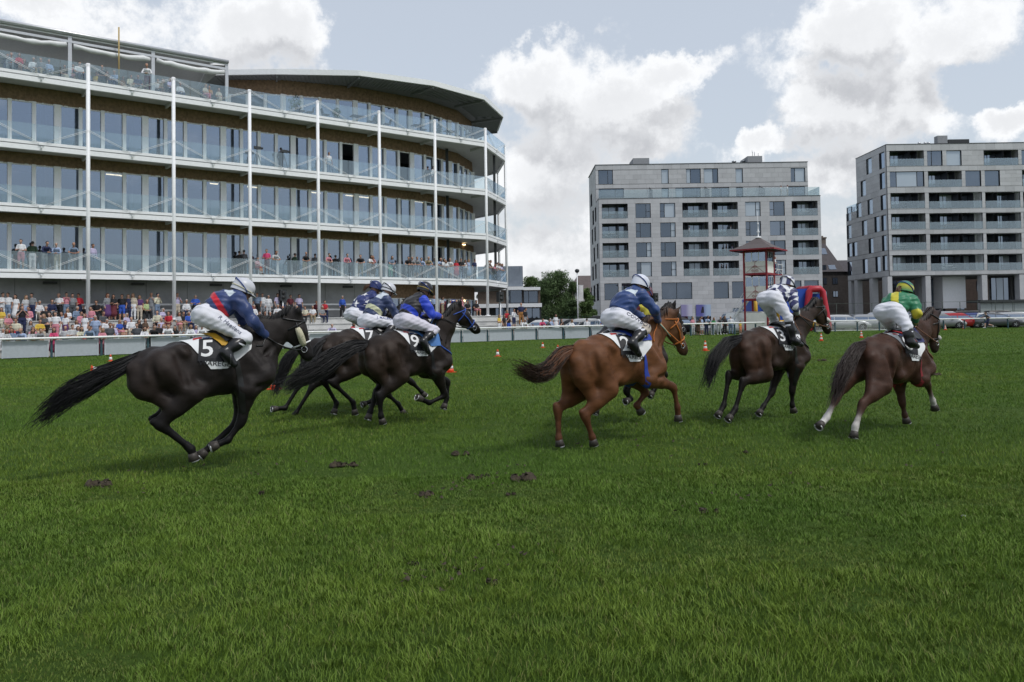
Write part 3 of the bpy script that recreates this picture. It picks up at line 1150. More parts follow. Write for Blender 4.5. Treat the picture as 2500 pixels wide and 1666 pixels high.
# garden furniture and plants on the balconies
def balcony_table(fc, o, d, words):
    x = o[0] + (o[1] - o[0]) * random.uniform(.35, .65)
    q = fc.W(x, o[2], d)
    r = thing('garden_table', q, 'small garden table and benches on the ' + words, 'table', 'garden tables on the balconies')
    c_ = random.choice((WHITE, FRAME, DARKM, WOOD))
    MB().bar(q + V((-.55, 0, .72)), q + V((.55, 0, .72)), .6, .05).build('table_top', c_, r)
    for sx_ in (-.45, .45): MB().bar(q + V((sx_, 0, .36)), q + V((sx_, 0, .37)), .5, .7).build('leg', c_, r)
    for sx_ in (-.85, .85):
        m2 = MB().bar(q + V((sx_ - .22, 0, .43)), q + V((sx_ + .22, 0, .43)), .45, .05)
        m2.bar(q + V((sx_ * 1.25, 0, .65)), q + V((sx_ * 1.25, 0, .66)), .45, .45)
        for k_ in (-.18, .18): m2.bar(q + V((sx_ + k_, 0, .2)), q + V((sx_ + k_, 0, .21)), .4, .4)
        m2.build('bench', c_, r)


ROWW = ('top', 'second', 'third', 'lowest')
for r_ in range(4):
    for c_, cw in ((0, 'leftmost'), (3, 'left middle'), (4, 'right middle'), (7, 'rightmost')):
        if random.random() < .85:
            balcony_table(fl, (colx[2 * c_], colx[2 * c_ + 1], *rowz[r_]), .8, cw + ' balcony, ' + ROWW[r_] + ' row, middle block')
for (ty, o, ex) in todo:
    if ty in ('b', 'l', 'l2') and random.random() < .8:
        k_ = 6 - int(round((o[2] - ZU2) / 3.))
        balcony_table(f2, o, .8, ('first', 'second', 'third', 'fourth', 'fifth', 'sixth', 'lowest')[max(0, min(6, k_))] + ' row balcony of right block, ' + ('left end' if o[0] < X20 + 8 else 'middle' if o[0] < X20 + 17 else 'near picture edge'))

# dark brick houses behind the two blocks
BRICK = M('dark brick', (.060, .052, .050), .85, var=.3, scale=2.5, bump=.2)
TILE = M('dark roof tile', (.062, .055, .062), .7, var=.25, scale=3.)
REDT = M('red brown brick', (.085, .06, .053), .8, var=.25, scale=2.)


def house(name_label, x0, x1, y0, y1, ze, zr, ridge, wallm, roofm, wins, chim=None, sky=(), gable=None):
    h = thing('brick_house', ((x0 + x1) / 2, y0, 0), name_label, 'house')
    MB().box((x0, y0, 0), (x1, y1, ze)).build('wall', wallm, h)
    mb = MB()
    ym = (y0 + y1) / 2
    if ridge == 'x':
        g0, g1 = gable or (0, 0)
        mb.add([(x0 - .2, y0 - .3, ze), (x1 + .2, y0 - .3, ze), (x1 + .2, y1, ze), (x0 - .2, y1, ze), (x0 - .2 + g0, ym, zr), (x1 + .2 - g1, ym, zr)],
               [(0, 1, 5, 4), (1, 2, 5), (2, 3, 4, 5), (3, 0, 4)])
    rf = mb.build('roof', roofm, h)
    if chim:
        cx, cw, ct = chim
        c = MB().box((cx - cw / 2, ym - .4, zr - 2.), (cx + cw / 2, ym + .4, ct - .5))
        c.box((cx - cw / 2 - .12, ym - .5, ct - .5), (cx + cw / 2 + .12, ym + .5, ct - .25))
        c.box((cx - cw / 4, ym - .25, ct - .25), (cx + cw / 4, ym + .25, ct))
        link('chimney', c.mesh('chimney', M('chimney brick', (.19, .16, .14), .85), rootloc(h)), rf)
    for (a, c, z0, z1) in wins:
        mb = MB().box((a, y0 - .04, z0), (c, y0 + .05, z1))
        w_ = mb.build('window', FRAME, h)
        for k in (0, 1):
            a1 = a + .08 + (c - a - .08) * k / 2
            pm = MB().box((a1, y0 - .06, z0 + .08), (a1 + (c - a) / 2 - .12, y0 - .045, z1 - .08))
            link('pane', pm.mesh('pane', DOORG, rootloc(h)), w_)
    for (a, c, f0, f1) in sky:
        def rp(x, f_): return V((x, y0 - .3 + (ym - y0 + .3) * f_, ze + (zr - ze) * f_)) + V((0, -.05, .06))
        mb = MB().add([rp(a, f0), rp(c, f0), rp(c, f1), rp(a, f1)], [(0, 1, 2, 3)])
        link('skylight', mb.mesh('skylight', APG, rootloc(h)), rf)
    return h


DH = 138.


def hx(u): return at_y(u, 700, DH).x


def hz(u, v): return at_y(u, v, DH).z


house('dark brick house with steep tiled roof and chimney between the two apartment blocks', hx(1985), hx(2060), DH, DH + 9, hz(2020, 664), hz(2020, 583), 'x', BRICK, TILE,
      [(hx(1780 + a * .1531), hx(1780 + c * .1531), hz(2020, 560 + y1 * .1531), hz(2020, 560 + y0 * .1531)) for (a, c, y0, y1) in
       ((1650, 1735, 772, 880), (1650, 1735, 985, 1085), (1500, 1560, 772, 880), (1500, 1560, 985, 1085), (1495, 1560, 570, 660))],
      (hx(2031), 1.6, hz(2031, 570)), ((hx(2021), hx(2035), .55, .75), (hx(2026), hx(2043), .06, .2)), (0, 1.8))
house('long dark brick row house seen between the pillars of the right block', hx(2062), hx(2230), DH + 1, DH + 10, 9.2, 11.5, 'x', BRICK, TILE,
      [(hx(2062) + 1.5 + i * 3.4, hx(2062) + 2.7 + i * 3.4, z, z + 2.0) for i in range(3) for z in (2.2, 5.6)])
house('red brown brick house low behind the right block pillars', hx(2232), hx(2560), DH + 1, DH + 10, 8.6, 10.5, 'x', REDT, TILE,
      [(hx(2240) + i * 3.6, hx(2240) + 1.4 + i * 3.6, z, z + 1.8) for i in range(6) for z in (2.2, 5.4)])
DL = 150.
house('house with broad brown tiled roof behind the trees left of the middle block', at_y(1390, 700, DL).x, at_y(1470, 700, DL).x, DL, DL + 14, at_y(1400, 714, DL).z, at_y(1400, 669, DL).z, 'x',
      M('pale render', (.45, .44, .42), .8), M('brown roof tile', (.105, .082, .078), .75, var=.2, scale=1.5), [], None, (), (2.4, 0))

# ---- small modern pavilion left of the trees
YP = 100.
cub = thing('pavilion_building', at_y(1240, 760, YP).to_2d().to_3d(), 'low modern building with grey zinc box on top beside the grandstand', 'building')


def c7(x, y): return 1200 + .17 * x, 600 + .17 * y


def b7(mb, x0, x1, y0, y1, d0, d1):
    xa, z1 = at_y(*c7(x0, y0), YP).x, at_y(*c7((x0 + x1) / 2, y0), YP).z
    xb, z0 = at_y(*c7(x1, y0), YP).x, at_y(*c7((x0 + x1) / 2, y1), YP).z
    return mb.box((xa, YP + d0, z0), (xb, YP + d1, z1))


ZINC = M('zinc sheet', (.27, .31, .37), .5, .2, var=.12, scale=1.2)
mb = b7(MB(), -200, 445, 295, 585, .3, 8)
for i in range(9):
    x = 140 + i * 38
    b7(mb, x, x + 4, 296, 584, .24, .3)
mb.build('zinc_box', ZINC, cub)
b7(b7(MB(), -200, 459, 592, 640, -.3, 9), 459, 700, 598, 640, -.29, 7).build('roof_band', WHITE, cub)
b7(MB(), -200, 720, 836, 890, -.8, 9).build('floor_band', WHITE, cub)
b7(MB(), -200, 700, 641, 835, .25, 8).build('upper_wall', M('timber cladding', (.10, .075, .058), .8, var=.25), cub)
b7(MB(), -190, 715, 891, 1120, .6, 8).build('ground_wall', DARKM, cub)
for (x0, x1, gl_) in ((205, 265, DOORG), (272, 432, APG), (466, 528, APG), (536, 660, APG)):
    b7(MB(), x0, x1, 655 if x0 > 440 else 642, 820, .12, .24).build('window_pane', gl_, cub)
mb = MB()
for (x0, x1, y0, y1) in ((262, 272, 641, 830), (432, 444, 641, 830), (458, 466, 645, 830), (528, 536, 645, 830), (660, 668, 645, 830), (458, 668, 645, 655), (205, 668, 820, 832)):
    b7(mb, x0, x1, y0, y1, .05, .2)
mb.build('window_frame', FRAME, cub)
for (x0, x1) in ((60, 200), (210, 330), (470, 580), (590, 690)):
    b7(MB(), x0, x1, 900, 1040, .5, .59).build('shop_window', DOORG, cub)

# ================================================================ TREES
LEAFV = {}


def leafmat(name, rgb):
    if name in LEAFV: return LEAFV[name]
    mt = bpy.data.materials.new(name)
    mt.use_nodes = True
    t = mt.node_tree
    b = NB(t)
    p = t.nodes['Principled BSDF']
    g_ = b.n('ShaderNodeNewGeometry')
    k = b.m('ADD', b.m('MULTIPLY', g_.outputs['Random Per Island'], .7), .62)
    nz = b.noise(g_.outputs['Position'], .45, 4, .5)
    k = b.m('MULTIPLY', k, b.ramp(nz.outputs[0], .3, .7, .7, 1.3))
    vm = b.n('ShaderNodeVectorMath', {0: rgb}, operation='SCALE')
    t.links.new(k, vm.inputs['Scale'])
    t.links.new(vm.outputs[0], p.inputs['Base Color'])
    p.inputs['Roughness'].default_value = .65
    p.inputs['Specular IOR Level'].default_value = .25
    LEAFV[name] = mt
    return mt


BARK = M('bark', (.075, .06, .045), .9, var=.3, scale=4, bump=.4)


def leaf_cloud(cs, n, size, droop=0., rng=None):
    """n leaf quads spread through blobs cs = [(centre, (rx,ry,rz))], denser near their skin, uneven"""
    rng = rng or np.random.default_rng(1)
    w_ = np.array([r[0] * r[1] * r[2] for _, r in cs]) ** .7
    idx = rng.choice(len(cs), n, p=w_ / w_.sum())
    d = rng.normal(size=(n, 3))
    d /= np.linalg.norm(d, axis=1)[:, None]
    rad = rng.random(n) ** .38
    lump = 1 + .22 * np.sin(d[:, 0] * 5 + idx) * np.sin(d[:, 1] * 6 + 2 * idx) + .15 * np.sin(d[:, 2] * 9 + idx * 1.7)
    c = np.array([list(q) for q, _ in cs])[idx]
    r = np.array([list(q) for _, q in cs])[idx]
    pos = c + d * r * (rad * lump)[:, None]
    ax = rng.normal(size=(n, 3))
    ax /= np.linalg.norm(ax, axis=1)[:, None]
    if droop: ax[:, 2] -= droop
    ax /= np.linalg.norm(ax, axis=1)[:, None]
    bx = np.cross(ax, rng.normal(size=(n, 3)))
    bx /= np.linalg.norm(bx, axis=1)[:, None] + 1e-9
    s = size * (.6 + .8 * rng.random(n))[:, None]
    L = ax * s * (1.9 if droop else 1.15)
    B = bx * s * (.42 if droop else .6)
    v = np.stack([pos - L * .5, pos + B * .5, pos + L * .5, pos - B * .5], 1).reshape(-1, 3)
    f = np.arange(n * 4).reshape(-1, 4)
    return v, f


def tree(name, base, h, rx, label, mat, seed, n=5000, size=.28, droop=0., lowest=.15, group=None, trunk=True, blobs=14):
    rng = np.random.default_rng(seed)
    t_ = thing(name, base, label, 'tree' if trunk else 'shrub', group)
    cs = []
    for i in range(blobs):
        a = rng.random() * 2 * pi
        zz = lowest + (1 - lowest) * (i + .5) / blobs
        rr = rx * (.25 + .5 * sin(pi * min(1, max(.05, (zz - lowest) / (1 - lowest) * .8 + .18)))) * rng.random() ** .5
        br = rx * (.34 + .22 * rng.random())
        cs.append(((rr * cos(a) * 1.1, rr * sin(a), min(h * zz, h - br * .6)), (br, br, br * (.85 + .35 * droop))))
    v, f = leaf_cloud(cs, n, size, droop, rng)
    v[:, 2] = np.maximum(v[:, 2], .05)
    link('crown', np_mesh('crown', v, f, mat, False), t_)
    if trunk:
        mb = MB()
        lean = rng.normal() * .03
        mb.tube([(0, 0, -.1), (lean * h * .3, 0, h * .25), (lean * h * .7, .1, h * .55), (lean * h, 0, h * .82)], [h * .028, h * .021, h * .014, h * .004], 8)
        for i in range(7):
            c, r = cs[int(rng.integers(len(cs)))]
            z0 = h * (.2 + .4 * rng.random())
            mb.tube([(lean * z0, 0, z0), (c[0] * .5, c[1] * .5, (z0 + c[2]) / 2 + .2), c], [h * .011, h * .007, h * .002], 6)
        link('trunk', mb.mesh('trunk', BARK), t_)
    return t_


LG1 = leafmat('willow leaves', (.075, .12, .045))
LG2 = leafmat('green leaves', (.085, .135, .042))
LG3 = leafmat('dark leaves', (.055, .09, .034))


def gpx(u, D): return (ray(u, 780) * (D / ray(u, 780).y)).x


for (u, D, top, wpx, lab, mt, dr, n, trunk) in [
    (1362, 112, 672, 100, 'large weeping tree with drooping dark green crown, tallest beside the middle block', LG1, .9, 9000, True),
    (1308, 118, 678, 70, 'round topped green tree between the zinc box building and the weeping tree', LG2, 0, 5000, True),
    (1332, 114, 700, 46, 'narrow hanging tree at the left foot of the weeping tree', LG2, .8, 3200, True),
    (1398, 116, 690, 50, 'lighter drooping tree at the right flank of the weeping tree', LG1, .7, 3000, True),
    (1396, 106, 735, 40, 'rounded dark green bush below the banner pole', LG3, 0, 2200, False),
    (1432, 108, 705, 38, 'green tree pressed against the corner of the middle block', LG2, 0, 2600, True),
    (1440, 104, 735, 34, 'bright green bush in front of the middle block corner', LG2, 0, 1800, False),
    (1190, 108, 705, 56, 'dark tree glimpsed under the grandstand end balcony', LG3, 0, 3500, True),
    (2064, 150, 640, 34, 'small tree behind the dark brick house roof', LG2, 0, 1600, True)]:
    x = gpx(u, D)
    zt = at_y(u, top, D).z
    rx = wpx / 2 / FPX * D
    tree('leafy_tree' if trunk else 'bush', (x, D, 0), zt, rx, lab, mt, int(u), int(n * 2.6), .19 if trunk else .16, dr, .1 if dr else (.28 if trunk else .1), trunk=trunk)
x, z = at_y(2091, 465, Y2 + 12).x, 18.4
tree('terrace_plant', (X20 + 1.2, Y2 + D_UP + 1.4, ZLO), 2.6, 1.1, 'leafy potted plant on the upper left terrace of the right block', LG3, 77, 500, .3, 0, .2, trunk=True, blobs=6)

# lamp post with banner
xb = gpx(1411, 104)
lp = thing('banner_pole', (xb, 104, 0), 'thin white pole with lamp head and hanging white banner before the trees', 'pole')
zt = at_y(1411, 665, 104).z
MB().tube([(xb, 104, 0), (xb, 104, zt)], [.09, .06], 8).build('pole', WHITE, lp)
MB().lathe((xb, 104, zt), [(.1, -.1), (.28, .05), (.3, .3), (.12, .42)], 10).build('lamp_head', DARKM, lp)
z0, z1 = at_y(1411, 735, 104).z, at_y(1411, 698, 104).z
mb = MB()
vs, fs = [], []
for i in range(7):
    z = z0 + (z1 - z0) * i / 6
    vs += [(xb + .12, 103.9, z), (xb + .45, 103.86 + .05 * sin(i), z), (xb + .75, 103.92 + .06 * cos(i * 1.3), z)]
for i in range(6):
    for k in (0, 1):
        fs.append((3 * i + k, 3 * i + k + 1, 3 * i + k + 4, 3 * i + k + 3))
mb.add(vs, fs, 0, True).build('banner', M('banner cloth', (.68, .67, .67), .8), lp)
MB().bar((xb, 103.95, z1 + .05), (xb + .8, 103.95, z1 + .05), .05, .05).build('banner_arm', WHITE, lp)

# wire fence behind the car park
wf = thing('wire_fence', (40, 106, 0), 'thin dark wire mesh fence behind the parked cars', 'fence')
WIRE = M('wire', (.08, .10, .085), .6)
mb = MB()
x0_, x1_ = gpx(2000, 107), gpx(2560, 107)
for z in (.9, 1.9, 3.2):
    mb.bar((x0_, 107, z), (x1_, 107, z), .04, .04)
mb.build('wire', WIRE, wf)
for i in range(14):
    x = x0_ + (x1_ - x0_) * i / 13
    MB().bar((x, 107, 0), (x, 107, 3.2), .06, .06).build('post', WIRE, wf)
wf = thing('wire_fence', (8, 101.5, 0), 'green wire mesh fence in front of the trees, behind the middle cars', 'fence')
x0_, x1_ = gpx(1318, 101.5), gpx(1440, 101.5)
mb = MB()
for i in range(6): mb.bar((x0_, 101.5, .3 + i * .33), (x1_, 101.5, .3 + i * .33), .03, .03)
mb.build('wire', M('green wire', (.03, .075, .045), .6), wf)
for i in range(8):
    x = x0_ + (x1_ - x0_) * i / 7
    MB().bar((x, 101.5, 0), (x, 101.5, 2.1), .06, .06).build('post', M('green wire', (0, 0, 0)), wf)
sh = thing('bike_shelter', (gpx(2440, 109), 109, 0), 'long pale panelled shed with dark flat roof under the right block', 'shed')
xa, xc = gpx(2395, 109), gpx(2560, 109)
MB().box((xa - .2, 108.6, 3.05), (xc, 112, 3.4)).build('roof', DARKM, sh)
for i in range(6):
    a = xa + (xc - xa) * i / 6
    MB().box((a + .03, 109, .1), (a + (xc - xa) / 6 - .03, 109.1, 3.04)).build('panel', M('shed panel', (.36, .40, .39), .6), sh)
# ================================================================ smooth body builder: blended tapered limbs -> one continuous mesh
def A(*p): return np.array(p, float)


def prim_d(p, X, Y, Z):
    a, b_, ra, rb, ys = p[:5]
    ba = b_ - a
    L2 = ba.dot(ba)
    qx, qy, qz = X - a[0], Y - a[1], Z - a[2]
    if L2 > 1e-9:
        t = np.clip((qx * ba[0] + qy * ba[1] + qz * ba[2]) / L2, 0, 1)
        r = ra + t * (rb - ra)
        dx, dy, dz = qx - t * ba[0], qy - t * ba[1], qz - t * ba[2]
    else:
        r = ra
        dx, dy, dz = qx, qy, qz
    if ys != 1.: dy = dy / ys
    return (np.sqrt(dx * dx + dy * dy + dz * dz) - r) * min(1., ys)


def sdf_mesh(prims, vox, grow=0., cut=None, noise=None, neg=()):
    """prims: (a, b, ra, rb, yscale, blend, colour).  returns verts, quads"""
    P0 = np.array([np.minimum(p[0] - p[2] * max(1, p[4]), p[1] - p[3] * max(1, p[4])) for p in prims]).min(0) - grow - 3 * vox
    P1 = np.array([np.maximum(p[0] + p[2] * max(1, p[4]), p[1] + p[3] * max(1, p[4])) for p in prims]).max(0) + grow + 3 * vox
    n = np.ceil((P1 - P0) / vox).astype(int) + 1
    ax = [P0[i] + vox * np.arange(n[i]) for i in range(3)]
    D = np.full(n, .5, np.float32)
    for p in prims:
        k = p[5]
        m_ = grow + k + 3 * vox
        sl = []
        for i in range(3):
            r_ = max(p[2], p[3]) * (max(1, p[4]) if i == 1 else 1)
            lo = min(p[0][i], p[1][i]) - r_ - m_
            hi = max(p[0][i], p[1][i]) + r_ + m_
            sl.append(slice(max(0, int((lo - P0[i]) / vox)), min(n[i], int((hi - P0[i]) / vox) + 2)))
        X, Y, Z = np.meshgrid(ax[0][sl[0]], ax[1][sl[1]], ax[2][sl[2]], indexing='ij', sparse=True)
        d = prim_d(p, X, Y, Z)
        o = D[tuple(sl)]
        h = np.clip(.5 + .5 * (o - d) / k, 0, 1)
        D[tuple(sl)] = o * (1 - h) + d * h - k * h * (1 - h)
    D -= grow
    for (a, b_, r, k) in neg:                      # shallow grooves between muscles
        m_ = r + k + 2 * vox
        sl = tuple(slice(max(0, int((min(a[i], b_[i]) - m_ - P0[i]) / vox)), min(n[i], int((max(a[i], b_[i]) + m_ - P0[i]) / vox) + 2)) for i in range(3))
        X, Y, Z = np.meshgrid(ax[0][sl[0]], ax[1][sl[1]], ax[2][sl[2]], indexing='ij', sparse=True)
        d = -prim_d((a, b_, r, r, 1.), X, Y, Z)
        o = D[sl]
        h = np.clip(.5 - .5 * (o - d) / k, 0, 1)
        D[sl] = o * (1 - h) + d * h + k * h * (1 - h)
    if noise is not None or cut is not None:
        X, Y, Z = np.meshgrid(*ax, indexing='ij')
        if noise is not None: D += noise(X, Y, Z)
        if cut is not None: D = np.maximum(D, cut(X, Y, Z))
    return nets(D, P0, vox)


def nets(D, P0, vox):
    """surface nets"""
    ins = D < 0
    n = np.array(D.shape)
    c = [(i, j, k) for i in (0, 1) for j in (0, 1) for k in (0, 1)]

    def sub(a, o): return a[o[0]:n[0] - 1 + o[0], o[1]:n[1] - 1 + o[1], o[2]:n[2] - 1 + o[2]]
    cnt = sum(sub(ins, o).astype(np.int8) for o in c)
    act = (cnt > 0) & (cnt < 8)
    ci = np.argwhere(act)
    idx = np.full(act.shape, -1, np.int64)
    idx[act] = np.arange(len(ci))
    vals = np.stack([D[ci[:, 0] + o[0], ci[:, 1] + o[1], ci[:, 2] + o[2]] for o in c], 1)
    acc = np.zeros((len(ci), 3))
    w_ = np.zeros(len(ci))
    for i in range(8):
        for j in range(i + 1, 8):
            if sum(abs(x - y) for x, y in zip(c[i], c[j])) != 1: continue
            a, b_ = vals[:, i], vals[:, j]
            m_ = (a < 0) != (b_ < 0)
            t = np.where(m_, a / np.where(m_, a - b_, 1), 0)
            p = np.array(c[i])[None] + t[:, None] * (np.array(c[j]) - np.array(c[i]))[None]
            acc += np.where(m_[:, None], p, 0)
            w_ += m_
    V_ = P0 + vox * (ci + acc / w_[:, None])
    F = []
    for d in range(3):
        e = [0, 0, 0]
        e[d] = 1
        u, v = [(1, 2), (2, 0), (0, 1)][d]
        lo = [slice(1, n[i] - 1) for i in range(3)]
        hi = list(lo)
        lo[d] = slice(0, n[d] - 1)
        hi[d] = slice(1, n[d])
        a, b_ = ins[tuple(lo)], ins[tuple(hi)]
        for flip, m_ in ((0, a & ~b_), (1, ~a & b_)):
            g_ = np.argwhere(m_)
            if not len(g_): continue
            g_ += np.array([s.start for s in lo])

            def at(du, dv):
                q = g_.copy()
                q[:, u] -= du
                q[:, v] -= dv
                return idx[q[:, 0], q[:, 1], q[:, 2]]
            q = np.stack([at(1, 1), at(0, 1), at(0, 0), at(1, 0)], 1)
            F.append(q[:, ::-1] if flip else q)
    F = np.concatenate(F)
    F = F[(F >= 0).all(1)]
    # a pass of smoothing
    for _ in range(2):
        s_ = np.zeros_like(V_)
        k_ = np.zeros(len(V_))
        for i in range(4):
            j = (i + 1) % 4
            np.add.at(s_, F[:, i], V_[F[:, j]])
            np.add.at(k_, F[:, i], 1)
            np.add.at(s_, F[:, j], V_[F[:, i]])
            np.add.at(k_, F[:, j], 1)
        V_ = V_ * .6 + .4 * s_ / np.maximum(k_, 1)[:, None]
    return V_, F


def prim_cols(prims, V_, soft=.02):
    d = np.stack([prim_d(p, V_[:, 0], V_[:, 1], V_[:, 2]) for p in prims], 1)
    w_ = np.exp(-(d - d.min(1)[:, None]) / soft)
    w_ /= w_.sum(1)[:, None]
    return w_ @ np.array([p[6] for p in prims], float)


def tris(F): return np.concatenate([F[:, [0, 1, 2]], F[:, [0, 2, 3]]])


def bvh_of(V_, F): return BVHTree.FromPolygons([tuple(v) for v in V_], [tuple(int(i) for i in f) for f in F])


def colmat(name, rough=.5, spec=.4, var=.15, scale=9, bump=0., bscale=60, sheen=0., stretch=(1, 1, 1)):
    """material whose colour comes from the mesh's own colour layer"""
    mt = bpy.data.materials.new(name)
    mt.use_nodes = True
    t = mt.node_tree
    b = NB(t)
    p = t.nodes['Principled BSDF']
    at = b.n('ShaderNodeAttribute', attribute_name='col')
    tc = b.v('MULTIPLY', b.n('ShaderNodeTexCoord').outputs['Object'], stretch)
    nz = b.noise(tc, scale, 6, .6)
    k = b.ramp(nz.outputs[0], .25, .75, 1 - var, 1 + var, False)
    vm = b.n('ShaderNodeVectorMath', {0: at.outputs[0]}, operation='SCALE')
    t.links.new(k, vm.inputs['Scale'])
    t.links.new(vm.outputs[0], p.inputs['Base Color'])
    p.inputs['Roughness'].default_value = rough
    rn = b.noise(tc, scale * .6, 5, .6)
    t.links.new(b.ramp(rn.outputs[0], .3, .7, rough * .8, min(1., rough * 1.35), False), p.inputs['Roughness'])
    p.inputs['Specular IOR Level'].default_value = spec
    p.inputs['Sheen Weight'].default_value = sheen
    if bump:
        nb = b.noise(tc, bscale, 5, .65)
        bp = b.n('ShaderNodeBump', {'Strength': bump, 'Height': nb.outputs[0], 'Distance': .012})
        t.links.new(bp.outputs[0], p.inputs['Normal'])
    return mt


TEXTC = {}


def text_mesh(s, size=1., bold=0.):
    """flat letters -> (verts2d, tris) centred on the origin"""
    key = (s, bold)
    if key not in TEXTC:
        cu = bpy.data.curves.new('letters', 'FONT')
        cu.body = s
        cu.size = 1
        cu.offset = bold
        cu.resolution_u = 3
        cu.align_x = 'CENTER'
        cu.align_y = 'CENTER'
        o = bpy.data.objects.new('letters', cu)
        C.objects.link(o)
        dg = bpy.context.evaluated_depsgraph_get()
        me = o.evaluated_get(dg).to_mesh()
        bm = bmesh.new()
        bm.from_mesh(me)
        bmesh.ops.triangulate(bm, faces=bm.faces)
        bmesh.ops.subdivide_edges(bm, edges=[e for e in bm.edges if e.calc_length() > .25], cuts=2)
        bmesh.ops.triangulate(bm, faces=bm.faces)
        v = [(q.co.x, q.co.y) for q in bm.verts]
        bm.verts.index_update()
        f = [tuple(q.index for q in fc.verts) for fc in bm.faces]
        bm.free()
        o.evaluated_get(dg).to_mesh_clear()
        bpy.data.objects.remove(o)
        bpy.data.curves.remove(cu)
        TEXTC[key] = (v, f)
    v, f = TEXTC[key]
    return [(x * size, y * size) for x, y in v], f


def grid2(w_, h, nx=8, ny=8):
    v = [(-w_ / 2 + w_ * i / nx, -h / 2 + h * j / ny) for j in range(ny + 1) for i in range(nx + 1)]
    f = [(j * (nx + 1) + i, j * (nx + 1) + i + 1, (j + 1) * (nx + 1) + i + 1, (j + 1) * (nx + 1) + i) for j in range(ny) for i in range(nx)]
    return v, f


def star2(r):
    v = [(0, 0)]
    for i in range(10):
        a = pi / 2 + i * pi / 5
        q = r if i % 2 == 0 else r * .42
        v.append((q * cos(a), q * sin(a)))
    return v, [(0, i + 1, (i + 1) % 10 + 1) for i in range(10)]


def wrap(bvh, vf, o, ex, ey, off, reach=.5):
    """press a flat print onto a body: o centre, ex/ey axes, looking along ex x ey"""
    o, ex, ey = V(o), V(ex).normalized(), V(ey)
    n_ = ex.cross(ey).normalized()
    ey = n_.cross(ex)
    vs, ok = [], []
    for (x, y) in vf[0]:
        p = o + ex * x + ey * y
        h = bvh.ray_cast(p + n_ * reach, -n_, reach * 2)
        if h[0] is None:
            ok.append(False)
            vs.append(p)
        else:
            ok.append(True)
            nn = h[1] if h[1].dot(n_) > 0 else -h[1]
            vs.append(h[0] + (nn * .5 + n_ * .5) * off)
    return vs, [f for f in vf[1] if all(ok[i] for i in f)]


def strands(guide, wid, n, rad, seed, length=(1., 1.), spread=1., wav=.02, tip=.25, flat=1.):
    """bundle of hair strands along a guide polyline (numpy pts), wid = half width at each guide point"""
    rng = np.random.default_rng(seed)
    g_ = np.array([list(p) for p in guide], float)
    seg = np.r_[0, np.cumsum(np.linalg.norm(np.diff(g_, axis=0), axis=1))]
    m_ = 9
    vs, fs = [], []
    for s in range(n):
        ln = rng.uniform(*length)
        st = rng.random() * .18 if s % 3 else rng.random() * .5
        ts = np.linspace(st, min(1.25, st + ln * (1 - st * .5)), m_)
        tt = np.minimum(ts, 1.) * seg[-1]
        pts = np.stack([np.interp(tt, seg, g_[:, i]) for i in range(3)], 1)
        ov = np.maximum(ts - 1., 0) * seg[-1]
        pts += ov[:, None] * (g_[-1] - g_[-2]) / np.linalg.norm(g_[-1] - g_[-2])
        ww = np.interp(tt, seg, wid)
        dirn = np.gradient(pts, axis=0)
        dirn /= np.linalg.norm(dirn, axis=1)[:, None] + 1e-9
        sd = np.cross(dirn, [0, 1., 0])
        sd /= np.linalg.norm(sd, axis=1)[:, None] + 1e-9
        a, r_ = rng.random() * 2 * pi, sqrt(rng.random())
        ca, sa = cos(a) * r_, sin(a) * r_ * flat
        ph = rng.random(2) * 6
        fr = np.linspace(0, 1, m_)
        pts = pts + sd * (ww * ca * spread + wav * np.sin(fr * 5 + ph[0]) * fr)[:, None] + np.array([0, 1., 0]) * (ww * sa * .6 + wav * np.sin(fr * 4 + ph[1]) * fr)[:, None]
        rr = rad * (1 - (1 - tip) * fr)
        b0 = len(vs)
        for i in range(m_):
            for k in range(3):
                an = 2 * pi * k / 3
                vs.append(pts[i] + sd[i] * rr[i] * cos(an) + np.array([0, 1., 0]) * rr[i] * sin(an))
        for i in range(m_ - 1):
            for k in range(3):
                k2 = (k + 1) % 3
                fs.append((b0 + i * 3 + k, b0 + i * 3 + k2, b0 + (i + 1) * 3 + k2, b0 + (i + 1) * 3 + k))
    return np.array(vs), np.array(fs)
# ================================================================ HORSES AND JOCKEYS
COAT = colmat('horse coat', .42, .17, .35, 5, .35, 110, 0., (1, 1, 2.5))
HAIR = {}
LEATHER = M('black leather', (.012, .012, .013), .35, var=.1, spec=.5)
RUBBER = M('stirrup grey', (.10, .10, .11), .4, .5)
HOOF = M('hoof horn', (.045, .038, .033), .55, var=.3, scale=30)
SHOE = M('horse shoe', (.55, .55, .56), .35, .6, var=.05)
SKIN = (.36, .20, .145)
CLOTHW = M('number cloth', (.70, .71, .72), .7, var=.05, bump=.1)
PRINTK = M('black print', (.012, .012, .016), .6, var=0)
PRINTW = M('white print', (.72, .72, .73), .6, var=0)
PRINTR = M('red print', (.5, .03, .03), .6, var=0)
PRINTB = M('blue print', (.03, .06, .22), .6, var=0)
STEEL = M('bit steel', (.6, .6, .62), .25, .9, var=0)
FLEECE = M('sheepskin', (.62, .58, .42), .95, var=.15, scale=60, bump=.8, bscale=120)
FLEEW = M('white sheepskin', (.68, .67, .62), .95, var=.12, scale=60, bump=.8, bscale=120)
SKINM = colmat('skin', .55, .35, .08, 20)
SILKM = colmat('racing silk', .42, .4, .1, 14, .35, 26, .1)
BREM = colmat('white breeches', .6, .3, .05, 10, .35, 30, .1)
BOOTM = colmat('riding boot', .28, .5, .1, 20, .1, 40)
SCL = 1.08


